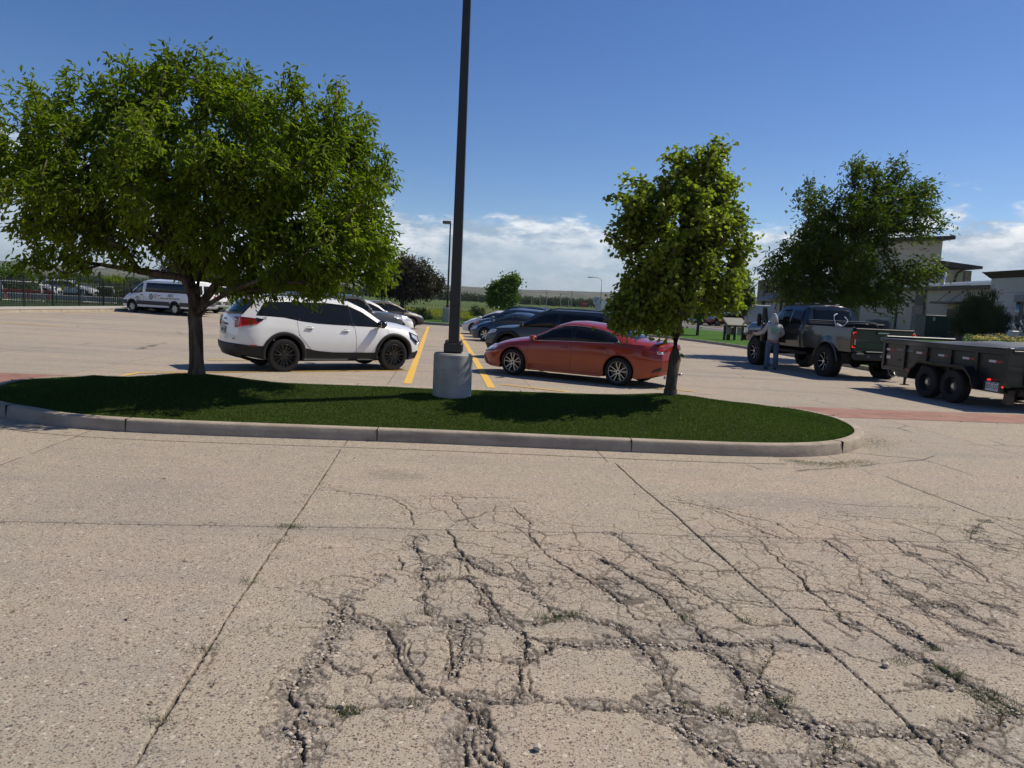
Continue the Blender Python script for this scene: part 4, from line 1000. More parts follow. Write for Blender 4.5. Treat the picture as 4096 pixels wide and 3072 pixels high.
# ------------------------------------------------------------------ white crossover
def white_suv():
    root = empty('suv', label='white mid-size SUV with black wheels and black lower cladding parked behind the left tree', cat='suv')
    wh = paint('white_paint', (.82, .82, .81), 0, .3)
    B = Body(dict(x0=-2.34, x1=2.09, W=.925, ax=(-1.3625, 1.3625), r=.36, ra=.435, sill=.30, zlo=.25, zhi=1.6,
        bot=[(-2.3, .36), (-2.1, .30), (-1.8, .27), (1.7, .24), (2.0, .25), (2.28, .30)],
        belt=[(-2.3, 1.17), (-1.75, 1.17), (-1.25, 1.14), (-.9, 1.06), (-.35, 1.015), (.85, .985), (1.15, .975), (1.6, .965), (2.0, .925), (2.28, .85)],
        roofe=[(-2.3, 1.53), (-1.9, 1.555), (-1.2, 1.585), (-.2, 1.585), (.25, 1.545), (.62, 1.40), (1.25, 1.02), (1.35, 1.0), (1.9, .975), (2.28, .87)],
        top=[(-2.3, 1.595), (-1.9, 1.63), (-1.0, 1.66), (-.1, 1.655), (.25, 1.61), (.62, 1.47), (1.15, 1.17), (1.3, 1.13), (1.8, 1.08), (2.1, 1.02), (2.28, .94)],
        yb=[(-2.3, .80), (-1.8, .855), (-.9, .88), (1.0, .87), (1.4, .82), (2.28, .74)], yr=[(-2.3, .60), (-1.9, .63), (-.5, .665), (.3, .67), (.8, .70), (1.2, .76), (1.5, .74), (2.28, .66)],
        F=[(.2, -.08), (.4, 0), (.7, .03), (.9, 0), (1.1, -.12)], R=[(.25, .10), (.5, -.02), (.8, .0), (1.15, .05), (1.35, .25), (1.55, .42)], rc=.5, nar=.83, bul=.10, ramp=.7))
    B.build('body', [wh, M_well], root); shadow_core(root, B)
    for sd_ in (-1, 1):
        # dark lower cladding with dropped line behind the doors
        cl = [(-2.34, .60), (-2.1, .57), (-1.85, .56), (-.9, .52), (-.6, .46), (-.2, .425), (.9, .415), (1.82, .42), (1.95, .42), (2.1, .46), (2.26, .40)]
        lo = [(x, B.zb(x)-.001) for x in np.linspace(-2.28, 2.26, 140)]
        for (xa, xb) in ((-2.34, B.ax[0]-B.ra-.004), (B.ax[0]+B.ra+.004, B.ax[1]-B.ra-.004), (B.ax[1]+B.ra+.004, 2.09)):
            B.side('lower_cladding', [(xa, interp(B.bot, xa)), (xb, interp(B.bot, xb))], cl, sd_, .012, M_clad, root, n=26, x0=xa, x1=xb)
        for a in B.ax: arch_patch(B, a, sd_, .075, M_clad, root, .022)
        # window band, pillars, glass
        band_lo = [(-2.02, 1.195), (-1.7, 1.185), (-1.35, 1.165), (-1.0, 1.10), (-.6, 1.055), (-.2, 1.035), (.85, 1.0), (1.12, .995)]
        band_hi = [(-2.02, 1.25), (-1.93, 1.40), (-1.80, 1.475), (-1.2, 1.50), (-.3, 1.502), (.2, 1.465), (.55, 1.33), (.95, 1.10), (1.12, 1.0)]
        B.side('window_trim', band_lo, band_hi, sd_, .004, M_blk, root, n=70, rows=5)
        def win(xa, xb, name='side_window', sl0=0, sl1=0, m=M_glass):
            nn = 30; V = []; F = []
            for i in range(nn+1):
                for j in range(6):
                    t = j/5; x_ = xa+(xb-xa)*i/nn; lo_ = interp(band_lo, x_)+.018; hi_ = max(interp(band_hi, x_)-.018, lo_+.001); z = lo_+(hi_-lo_)*t
                    sl = (sl0*(1-i/nn)+sl1*i/nn)*t; x2 = x_+sl; hi2 = max(interp(band_hi, x2)-.018, lo_+.001); z = lo_+(hi2-lo_)*t; V.append(B.P(x2, z, sd_, .008))
            for i in range(nn):
                for j in range(5): f = (i*6+j, (i+1)*6+j, (i+1)*6+j+1, i*6+j+1); F.append(f if sd_ < 0 else f[::-1])
            return mobj(name, V, F, m, root, True)
        win(-1.96, -1.03, sl0=.10, sl1=.09); win(-.99, -.66, sl0=.09, sl1=-.03); win(-.62, .20, sl0=-.03, sl1=-.06); win(.36, 1.06, sl0=-.09, sl1=0)
        B.seam('pillar_strip', [(.27, 1.03), (.20, 1.48)], sd_, root, .012, M_clad, .004)
        B.seam('door_seam', [(.36, .33), (.37, .7), (.33, .98), (.27, 1.02)], sd_, root)
        B.seam('door_seam', [(1.17, .36), (1.24, .7), (1.20, .95)], sd_, root)
        B.seam('door_seam', [(-1.02, .78), (-1.05, .95), (-1.06, 1.10)], sd_, root); B.seam('door_seam', [(-.60, .33), (-.75, .5), (-.95, .72), (-1.02, .8)], sd_, root)
        B.seam('hood_seam', [(1.28, .985), (1.7, .95), (2.1, .86)], sd_, root, .003)
        for xx, zz in ((.10, .905), (-.78, .955)):
            p = B.P(xx, zz, sd_, .018); h = empty('door_handle', p); h.parent = root
            MB().box((0, 0, 0), (.19, .028, .028), bev=.01).box((.03, sd_*.002, 0), (.012, .032, .030), mi=0).build('handle_bar', [wh], h, True); 
            MB().ball((.0, -sd_*.014, -.004), (.075, .010, .045), 14, 8).build('handle_recess', mat('handle_cup', (.35, .35, .35), .5), h, True)
        mirror_box(root, B, .98, 1.02, sd_, M_blk, .19, .24, .17)
        # roof rail
        pts = [B.P(x, interp(B.roofe, x), sd_, -.05)+Vector((0, 0, .055-.045*abs((x+.85)/1.05)**6)) for x in np.linspace(-1.9, .2, 16)]
        MB().tube(pts, .018, 8).build('roof_rail', M_blk, root, True)
        # tail lamp: side wrap and hatch part
        lo = [(-2.33, .96), (-2.12, .99), (-1.95, 1.03), (-1.86, 1.10)]; hi = [(-2.33, 1.16), (-2.1, 1.145), (-1.86, 1.12)]
        tl = B.side('tail_lamp', lo, hi, sd_, .012, M_red, root, n=10); B.side('lamp_cover', [(-2.0, 1.06), (-1.84, 1.10)], [(-2.0, 1.15), (-1.84, 1.125)], sd_, .016, M_blk, tl, n=6)
        a, b = (.46, .80) if sd_ > 0 else (-.80, -.46)
        l_ = [(.46, 1.10), (.56, 1.06), (.60, .93), (.80, .95)]; h_ = [(.46, 1.15), (.80, 1.15)]
        if sd_ < 0: l_ = [(-x, z) for x, z in l_[::-1]]; h_ = [(-x, z) for x, z in h_[::-1]]
        t2 = B.capp('tail_lamp', B.x0, l_, h_, .012, M_red, root)
        l_ = [(.50, 1.085), (.62, 1.075)]; h_ = [(.50, 1.125), (.62, 1.125)]
        if sd_ < 0: l_ = [(-x, z) for x, z in l_[::-1]]; h_ = [(-x, z) for x, z in h_[::-1]]
        B.capp('reverse_lens', B.x0, l_, h_, .016, M_clr, t2, 4, 2)
        # head lamp
        B.side('headlight', [(1.80, .76), (1.90, .66), (2.0, .60), (2.085, .66)], [(1.80, .90), (1.92, .87), (2.085, .80)], sd_, .012, M_blk, root, n=10)
        B.side('headlight_lens', [(1.86, .78), (2.05, .66)], [(1.86, .87), (2.05, .79)], sd_, .018, M_clr, root, n=6)
        B.side('reflector', [(-2.1, .56), (-1.98, .555)], [(-2.1, .585), (-1.98, .585)], sd_, .026, M_red, root, n=3)
    B.topp('windshield', .42, 1.13, .93, .006, M_glass, root)
    B.capp('rear_window', B.x0, [(-.70, 1.22), (0, 1.19), (.70, 1.22)], [(-.58, 1.50), (0, 1.53), (.58, 1.50)], .010, M_glass, root)
    B.capp('rear_bumper', B.x0, [(-.775, .30), (.775, .30)], [(-.775, .60), (.775, .60)], .014, M_clad, root)
    B.capp('front_grille', B.x1, [(-.5, .42), (.5, .42)], [(-.55, .72), (.55, .72)], .012, M_clad, root)
    B.capp('front_bumper_skirt', B.x1, [(-.68, .28), (.68, .28)], [(-.68, .42), (.68, .42)], .013, M_clad, root)
    sp_ = MB().box((-1.93, 0, 1.60), (.26, 1.16, .035), rot=Matrix.Rotation(R(4), 3, 'Y'), bev=.012).build('spoiler', wh, root, True)
    # wiper and tailgate fittings
    p = B.cap(B.x0, 0, 1.235, None, .02); MB().tube([p, p+Vector((.03, -.15, .03)), p+Vector((.04, -.36, .04))], .009, 6).build('rear_wiper', M_clad, root, True)
    def capframe(y, z, off=.02):
        a = B.cap(B.x0, y, z, None, off); b = B.cap(B.x0, y-.05, z, None, off); c = B.cap(B.x0, y, z+.05, None, off); return frame(a, b-a, c-a)
    plate(root, capframe(.02, .86), .31, .155, root, '7MG-24', M_ink, .085, mat('plate_silver', (.42, .44, .43), .4))
    MB().box((0, 0, 0), (.42, .045, .02), bev=.008).build('plate_garnish', M_blk, root, True).matrix_local = capframe(.02, .985)
    text('badge', 'SLE', M_blk, B_side_frame(B, -1.79, 1.155, -1), .05, root); text('badge', 'TERRAIN', M_blk, B_side_frame(B, .95, .455, -1, .018), .036, root, sx=1.3)
    text('badge', 'GMC', mat('badge_grey', (.25, .25, .25), .3), capframe(.0, 1.09, .012), .075, root, sx=1.3); text('badge', 'AWD', M_blk, capframe(-.62, .70, .012), .035, root)
    for a in B.ax:
        for sd_ in (-1, 1): wheel(root, a, sd_*(B.W-.115), .36, .235, 'black10', .262, (M_blk, mat('dark_disc', (.01, .01, .01), .5)))
    place(root, D(608, 802.7), D(849, 799.9), True, B); return root, B
def B_side_frame(B, x, z, side, off=.012):
    a = B.P(x, z, side, off); u = B.P(x+.05, z, side, off)-a; v = B.P(x, z+.03, side, off)-a
    return frame(a, u if side < 0 else -u, v)
SUV, _ = white_suv()
# ------------------------------------------------------------------ red saloon
def red_sedan():
    root = empty('sedan', label='red four-door saloon with bright ten-spoke wheels parked behind the right tree', cat='sedan')
    rd = paint('red_paint', (.30, .024, .0015), .1, .3, .8)
    B = Body(dict(x0=-2.36, x1=2.36, W=.90, ax=(-1.4125, 1.4125), r=.335, ra=.385, sill=.24, zlo=.2, zhi=1.1,
        bot=[(-2.45, .34), (-2.2, .24), (-1.9, .20), (1.8, .17), (2.2, .18), (2.42, .22)],
        belt=[(-2.45, .94), (-2.0, .985), (-1.3, .985), (-.7, .955), (.4, .905), (1.0, .885), (1.5, .84), (2.1, .72), (2.42, .60)],
        roofe=[(-2.45, .99), (-2.1, 1.03), (-1.75, 1.06), (-1.25, 1.20), (-.8, 1.315), (-.2, 1.37), (.1, 1.355), (.4, 1.26), (.85, 1.03), (1.02, .93), (1.3, .895), (2.1, .76), (2.42, .62)],
        top=[(-2.45, 1.03), (-2.1, 1.085), (-1.80, 1.10), (-1.25, 1.29), (-.8, 1.40), (-.2, 1.445), (.1, 1.43), (.42, 1.33), (.9, 1.08), (1.1, 1.0), (1.5, .945), (2.1, .83), (2.35, .72), (2.42, .66)],
        yb=[(-2.45, .78), (-1.9, .83), (-.7, .87), (.9, .86), (1.4, .80), (2.42, .70)], yr=[(-2.45, .70), (-1.8, .68), (-1.2, .60), (-.6, .60), (.1, .60), (.6, .66), (1.02, .76), (1.4, .70), (2.42, .60)],
        F=[(.17, -.05), (.3, .04), (.45, .03), (.6, 0), (.8, -.15)], R=[(.2, .16), (.4, 0), (.65, -.03), (.85, .03), (1.0, 0), (1.1, .04)], rc=.75, nar=.70, bul=.17, ramp=.7,
        prof=[(0, .95), (.18, .975), (.4, .985), (.62, 1.0), (.85, .985), (1, .945)]))
    B.build('body', [rd, M_well], root); shadow_core(root, B, .30, .2)
    for sd_ in (-1, 1):
        lo_ = [(-1.37, 1.02), (-1.3, .995), (-1.0, .975), (-.3, .965), (.5, .93), (.98, .905)]; hi_ = [(-1.37, 1.03), (-1.28, 1.115), (-1.05, 1.225), (-.7, 1.30), (-.2, 1.335), (.12, 1.315), (.4, 1.22), (.75, 1.04), (.98, .915)]
        B.side('window_trim', lo_, hi_, sd_, .003, M_blk, root, n=60, rows=5)
        ring = lo_+hi_[::-1][1:-1]
        q = [B.P(x, z, sd_, .006) for x, z in smooth_ring(ring)]; MB().tube(q+[q[0]], .008, 5).build('chrome_strip', M_chr, root, True)
        for xa, xb in ((-1.32, -1.13), (-1.10, -.22), (-.16, .90)):
            B.side('side_window', [(xa, interp(lo_, xa)+.015), (xb, interp(lo_, xb)+.015)], [(x, interp(hi_, x)-.018) for x in np.linspace(xa, xb, 20)], sd_, .008, M_glass, root, n=24, rows=4)
        B.seam('door_seam', [(-.17, .26), (-.20, .6), (-.19, .95)], sd_, root); B.seam('door_seam', [(.93, .26), (1.0, .5), (.99, .72), (.93, .88)], sd_, root)
        B.seam('door_seam', [(-.98, .28), (-1.05, .5), (-1.13, .76), (-1.10, .97)], sd_, root)
        B.seam('sill_line', [(-.9, .245), (.9, .225)], sd_, root, .006, M_clad); B.side('sill_skirt', [(-.98, .18), (.98, .18)], [(-.98, .245), (.98, .235)], sd_, .014, rd, root, n=20)
        for xx, zz in ((-.02, .80), (-.98, .825)):
            h = empty('door_handle', B.P(xx, zz, sd_, .02)); h.parent = root; MB().box((0, 0, 0), (.2, .03, .028), bev=.01).build('handle_bar', rd, h, True)
        mirror_box(root, B, .80, .93, sd_, rd, .17, .2, .13)
        B.side('tail_lamp', [(-2.40, .80), (-2.2, .83), (-1.93, .905)], [(-2.40, .90), (-2.2, .925), (-1.93, .925)], sd_, .012, M_red, root, n=8)
        B.side('reverse_lens', [(-2.40, .795), (-2.28, .80)], [(-2.40, .84), (-2.28, .87)], sd_, .017, M_clr, root, n=4)
        l_ = [(.40, .86), (.78, .84)]; h_ = [(.40, .90), (.78, .915)]
        if sd_ < 0: l_ = [(-x, z) for x, z in l_[::-1]]; h_ = [(-x, z) for x, z in h_[::-1]]
        B.capp('tail_lamp', B.x0, l_, h_, .01, M_red, root)
        B.side('headlight', [(1.97, .63), (2.2, .585), (2.38, .54)], [(1.97, .70), (2.2, .67), (2.38, .59)], sd_, .012, M_clr, root, n=9)
        B.side('headlight_trim', [(2.05, .60), (2.36, .53)], [(2.05, .62), (2.36, .548)], sd_, .016, M_blk, root, n=6)
        B.side('bumper_vent', [(2.22, .24), (2.38, .22)], [(2.22, .30), (2.38, .46)], sd_, .012, M_blk, root, n=5)
        B.side('bumper_vent', [(-2.36, .42), (-2.2, .36)], [(-2.36, .50), (-2.2, .42)], sd_, .012, M_blk, root, n=5)
        for a in B.ax: arch_patch(B, a, sd_, .02, rd, root, .010, 'arch_lip')
        MB().cyl((-2.42, sd_*.55, .27), (-2.5, sd_*.55, .27), .035, n=12).build('tailpipe', M_chr, root, True)
    B.topp('windshield', .38, .98, .93, .006, M_glass, root); B.topp('rear_window', -1.72, -.98, lambda t: .86+.04*t, .006, M_glass, root)
    B.capp('front_grille', B.x1, [(-.45, .26), (.45, .26)], [(-.5, .50), (.5, .50)], .012, M_blk, root)
    MB().box((-2.28, 0, 1.115), (.16, 1.3, .02), rot=Matrix.Rotation(R(8), 3, 'Y'), bev=.008).build('spoiler', rd, root, True)
    for a in B.ax:
        for sd_ in (-1, 1): wheel(root, a, sd_*(B.W-.125), .335, .225, 'thin10', .238, (M_mach, M_blk))
    place(root, S(2475, 1543), S(2050, 1500), False, B); return root
def smooth_ring(r):
    o = []
    for i in range(len(r)):
        a, b = r[i], r[(i+1) % len(r)]
        for k in range(4): o.append((a[0]+(b[0]-a[0])*k/4, a[1]+(b[1]-a[1])*k/4))
    return o
red_sedan()
# ------------------------------------------------------------------ the other parked cars
def generic(kind, name, label, col, style, wmats, cat, metal=.2, clad=True, rails=False, glass=None, scale=1, arch=.06, lampc=None, twot=False):
    root = empty(name, label=label, cat=cat); pm = paint(name+'_'+col[0], col[1], metal, .4, 1.0 if col[1][0] > .3 else .45); G = glass or M_glass
    if kind == 'boxy':     # upright 4x4
        sp = dict(x0=-2.35, x1=2.30, W=.96, ax=(-1.45, 1.45), r=.40, ra=.47, sill=.42, zlo=.35, zhi=1.9, sm=.05,
            bot=[(-2.35, .45), (2.3, .42)], belt=[(-2.35, 1.22), (.95, 1.20), (2.0, 1.16), (2.3, 1.10)],
            roofe=[(-2.35, 1.83), (.35, 1.83), (.62, 1.74), (1.0, 1.26), (1.1, 1.22), (2.3, 1.14)], top=[(-2.35, 1.88), (.3, 1.89), (.55, 1.85), (1.0, 1.32), (1.12, 1.27), (2.0, 1.22), (2.3, 1.17)],
            yb=[(-2.35, .89), (.9, .91), (2.3, .84)], yr=[(-2.35, .76), (.4, .76), (1.0, .84), (2.3, .78)], F=[(.3, -.05), (.6, 0), (1.2, -.03)], R=[(.3, 0), (1.9, .05)], rc=.3, nar=.90, bul=.05, ramp=.5)
        wl = [(-2.15, 1.28), (.95, 1.24)]; wh_ = [(-2.15, 1.72), (.38, 1.72), (.62, 1.62), (.95, 1.26)]; wins = [(-2.1, -1.2), (-1.1, -.25), (-.15, .9)]; ws = (.5, .98)
    elif kind == 'wagon':  # three-row crossover with cladding
        sp = dict(x0=-2.42, x1=2.38, W=.965, ax=(-1.45, 1.45), r=.385, ra=.46, sill=.34, zlo=.25, zhi=1.75,
            bot=[(-2.42, .38), (-2.1, .29), (2.1, .27), (2.38, .32)], belt=[(-2.42, 1.12), (-1.0, 1.10), (.9, 1.06), (1.3, 1.05), (2.1, 1.0), (2.38, .88)],
            roofe=[(-2.42, 1.60), (-1.6, 1.655), (-.1, 1.67), (.3, 1.63), (.65, 1.48), (1.15, 1.10), (1.3, 1.07), (2.38, .90)], top=[(-2.42, 1.66), (-1.4, 1.735), (0, 1.74), (.3, 1.70), (.65, 1.56), (1.15, 1.20), (1.35, 1.15), (2.1, 1.07), (2.38, .95)],
            yb=[(-2.42, .84), (-1, .91), (1.0, .90), (2.38, .80)], yr=[(-2.42, .66), (-.4, .71), (.6, .73), (1.2, .82), (2.38, .72)], F=[(.25, -.08), (.5, .02), (.9, -.05), (1.1, -.12)], R=[(.3, .05), (1.1, .04), (1.4, .18), (1.7, .35)], rc=.5, nar=.84, bul=.09, ramp=.7)
        wl = [(-2.10, 1.17), (-.9, 1.15), (1.1, 1.085)]; wh_ = [(-2.10, 1.30), (-1.98, 1.50), (-1.3, 1.575), (-.1, 1.585), (.25, 1.54), (.62, 1.39), (1.1, 1.10)]; wins = [(-2.05, -1.42), (-1.22, -.32), (-.22, 1.02)]; ws = (.45, 1.10)
    elif kind == 'sedan':
        sp = dict(x0=-2.3, x1=2.28, W=.89, ax=(-1.35, 1.35), r=.325, ra=.375, sill=.24, zlo=.2, zhi=1.1,
            bot=[(-2.3, .3), (-2, .21), (2, .19), (2.28, .24)], belt=[(-2.3, .98), (-1.2, .98), (.9, .90), (1.5, .85), (2.28, .66)],
            roofe=[(-2.3, 1.02), (-1.8, 1.06), (-1.1, 1.27), (-.4, 1.38), (.1, 1.37), (.5, 1.24), (1.15, .95), (2.28, .70)], top=[(-2.3, 1.05), (-1.8, 1.12), (-1.1, 1.35), (-.4, 1.455), (.1, 1.45), (.5, 1.33), (1.2, 1.03), (1.8, .93), (2.28, .73)],
            yb=[(-2.3, .78), (0, .85), (2.28, .70)], yr=[(-2.3, .68), (-1.0, .58), (.2, .58), (1.1, .74), (2.28, .6)], F=[(.2, -.05), (.5, .02), (.75, -.1)], R=[(.2, .1), (.5, 0), (1, .04)], rc=.6, nar=.76, bul=.14, ramp=.6)
        wl = [(-1.45, 1.03), (-.3, .98), (1.08, .92)]; wh_ = [(-1.45, 1.06), (-1.1, 1.21), (-.4, 1.325), (.1, 1.31), (.45, 1.20), (1.08, .93)]; wins = [(-1.35, -1.1), (-1.04, -.2), (-.12, 1.0)]; ws = (.45, 1.12)
    else:                  # 'hatch' / crossover
        sp = dict(x0=-2.25, x1=2.25, W=.92, ax=(-1.34, 1.34), r=.35, ra=.415, sill=.30, zlo=.25, zhi=1.6,
            bot=[(-2.25, .34), (-2, .26), (2, .24), (2.25, .28)], belt=[(-2.25, 1.10), (-1, 1.08), (.9, 1.0), (1.4, .98), (2.0, .90), (2.25, .78)],
            roofe=[(-2.25, 1.44), (-1.6, 1.53), (-.3, 1.575), (.1, 1.55), (.5, 1.41), (1.15, 1.05), (1.4, 1.0), (2.25, .82)], top=[(-2.25, 1.50), (-1.5, 1.60), (-.3, 1.65), (.1, 1.62), (.5, 1.49), (1.15, 1.14), (1.4, 1.08), (2.0, .97), (2.25, .85)],
            yb=[(-2.25, .80), (0, .87), (2.25, .73)], yr=[(-2.25, .6), (-.4, .64), (.4, .65), (1.15, .78), (2.25, .64)], F=[(.25, -.06), (.5, .02), (.85, -.08)], R=[(.3, .06), (1.1, .02), (1.5, .35)], rc=.55, nar=.80, bul=.10, ramp=.7)
        wl = [(-1.95, 1.15), (-.9, 1.10), (1.08, 1.02)]; wh_ = [(-1.95, 1.25), (-1.7, 1.41), (-.9, 1.485), (-.3, 1.50), (.1, 1.465), (.5, 1.33), (1.08, 1.03)]; wins = [(-1.9, -1.25), (-1.15, -.3), (-.2, 1.0)]; ws = (.42, 1.1)
    B = Body(sp); B.build('body', [pm, M_well], root); shadow_core(root, B)
    for sd_ in (-1, 1):
        B.side('window_trim', wl, wh_, sd_, .004, M_blk, root, n=50, rows=4)
        for xa, xb in wins: B.side('side_window', [(xa, interp(wl, xa)+.02), (xb, interp(wl, xb)+.02)], [(x, max(interp(wh_, x)-.02, interp(wl, x)+.021)) for x in np.linspace(xa, xb, 16)], sd_, .009, G, root, n=20, rows=3)
        if clad:
            for (xa, xb) in ((B.x0+.03, B.ax[0]-B.ra-.004), (B.ax[0]+B.ra+.004, B.ax[1]-B.ra-.004), (B.ax[1]+B.ra+.004, B.x1-.03)):
                B.side('lower_cladding', [(xa, interp(B.bot, xa)), (xb, interp(B.bot, xb))], [(xa, B.sill+.14), (xb, B.sill+.14)], sd_, .012, M_clad, root, n=14)
            for a in B.ax: arch_patch(B, a, sd_, arch, M_clad, root, .02)
        else:
            for a in B.ax: arch_patch(B, a, sd_, .02, pm, root, .008, 'arch_lip')
        mid = wins[-1][0]-.05; zt_ = interp(wl, mid)
        B.seam('door_seam', [(mid, B.sill+.1), (mid, zt_)], sd_, root); B.seam('door_seam', [(1.05, B.sill+.12), (1.1, zt_-.1)], sd_, root); B.seam('door_seam', [(mid-.95, zt_-.35), (mid-.98, zt_)], sd_, root)
        for xx in (mid+.15, mid-.8):
            h = empty('door_handle', B.P(xx, zt_-.14, sd_, .02)); h.parent = root; MB().box((0, 0, 0), (.18, .03, .026), bev=.01).build('handle_bar', pm, h, True)
        mirror_box(root, B, wins[-1][1]-.12, interp(wl, .9)+.03, sd_, pm if not rails else M_blk, .17, .2, .15)
        fz = interp(B.belt, B.x1-.25); B.side('headlight', [(B.x1-.42, fz-.12), (B.x1-.03, fz-.20)], [(B.x1-.42, fz-.03), (B.x1-.03, fz-.07)], sd_, .012, lampc or M_clr, root, n=7)
        B.side('tail_lamp', [(B.x0+.03, 1.0 if kind != 'sedan' else .82), (B.x0+.3, .98 if kind != 'sedan' else .86)], [(B.x0+.03, 1.14 if kind != 'sedan' else .92), (B.x0+.3, 1.10 if kind != 'sedan' else .92)], sd_, .012, M_red, root, n=5)
        if rails:
            pts = [B.P(x, interp(B.roofe, x), sd_, -.05)+Vector((0, 0, .06-.05*abs((x+.9)/1.1)**6)) for x in np.linspace(-2.0, .2, 14)]
            MB().tube(pts, .02, 7).build('roof_rail', rails if isinstance(rails, bpy.types.Material) else M_blk, root, True)
    B.topp('windshield', ws[0], ws[1], .93, .006, M_glass, root)
    if kind == 'sedan': B.topp('rear_window', -1.75, -1.1, .86, .006, M_glass, root)
    else: B.capp('rear_window', B.x0, [(-.66, sp['belt'][0][1]+.07), (.66, sp['belt'][0][1]+.07)], [(-.56, sp['roofe'][0][1]-.05), (.56, sp['roofe'][0][1]-.05)], .01, M_glass, root)
    B.capp('front_grille', B.x1, [(-.5, .45), (.5, .45)], [(-.55, .70), (.55, .70)], .012, M_blk, root)
    for a in B.ax:
        for sd_ in (-1, 1): wheel(root, a, sd_*(B.W-.125), B.r, .235, style, B.r*.70, wmats)
    return root, B
HL = atan2(.535, .845); HR = pi-atan2(.49, .87)
r_, b_ = generic('boxy', 'off_roader', 'dark grey boxy off-roader with a silver roof edge parked beyond the white SUV', ('dark', (.075, .078, .08)), 'twin5', (M_alu, M_blk), 'off-roader', rails=False)
place2(r_, AT(866, 690, 30.6)+Vector((-.35, .6, 0)), HL, b_)
r_, b_ = generic('wagon', 'suv', 'white SUV mostly hidden behind the dark grey off-roader, its black mirror showing', ('white2', (.80, .80, .79)), 'twin5', (M_alu, M_blk), 'suv', 0)
place2(r_, AT(890, 690, 34.6)+Vector((-.35, .6, 0)), HL, b_)
r_, b_ = generic('hatch', 'crossover', 'dark brown crossover with silver roof rails, farthest car of the left row', ('brown', (.055, .042, .035)), 'twin5', (M_alu, M_blk), 'crossover', rails=M_alu)
place2(r_, AT(914, 690, 46.5)+Vector((-.35, .6, 0)), HL, b_)
r_, b_ = generic('wagon', 'suv', 'dark grey-green three-row SUV with wide black wheel arches parked behind the red saloon', ('grey', (.060, .066, .060)), 'twin5', (M_clad, M_blk), 'suv', rails=True, arch=.12)
EXP = r_; place2(r_, AT(1047, 700, 24.6)+Vector((.45, .75, 0)), HR, b_)
r_, b_ = generic('sedan', 'sedan', 'dark blue compact saloon with silver wheel covers beyond the grey SUV', ('blue', (.030, .055, .095)), 'multi7', (M_alu, M_blk), 'sedan', clad=False, glass=M_glass2)
place2(r_, AT(1014, 700, 35.8)+Vector((.4, .65, 0)), HR, b_)
r_, b_ = generic('hatch', 'crossover', 'steel blue crossover with amber lamp corners between the blue saloon and the white one', ('blue2', (.075, .105, .16)), 'twin5', (M_alu, M_blk), 'crossover', clad=False, glass=M_glass2, lampc=M_amb)
place2(r_, AT(1019, 700, 39.4)+Vector((.4, .65, 0)), HR, b_)
r_, b_ = generic('sedan', 'sedan', 'white saloon with silver wheels, its nose farthest left in the right row', ('white3', (.74, .73, .71)), 'twin5', (M_alu, M_blk), 'sedan', clad=False, metal=0, glass=M_glass2)
place2(r_, AT(995, 700, 43.4)+Vector((.4, .65, 0)), HR, b_)
r_, b_ = generic('wagon', 'suv', 'black SUV whose roof shows above the blue crossover', ('black', (.012, .012, .012)), 'twin5', (M_alu, M_blk), 'suv', rails=True)
place2(r_, AT(1052, 700, 47.5), HR, b_)
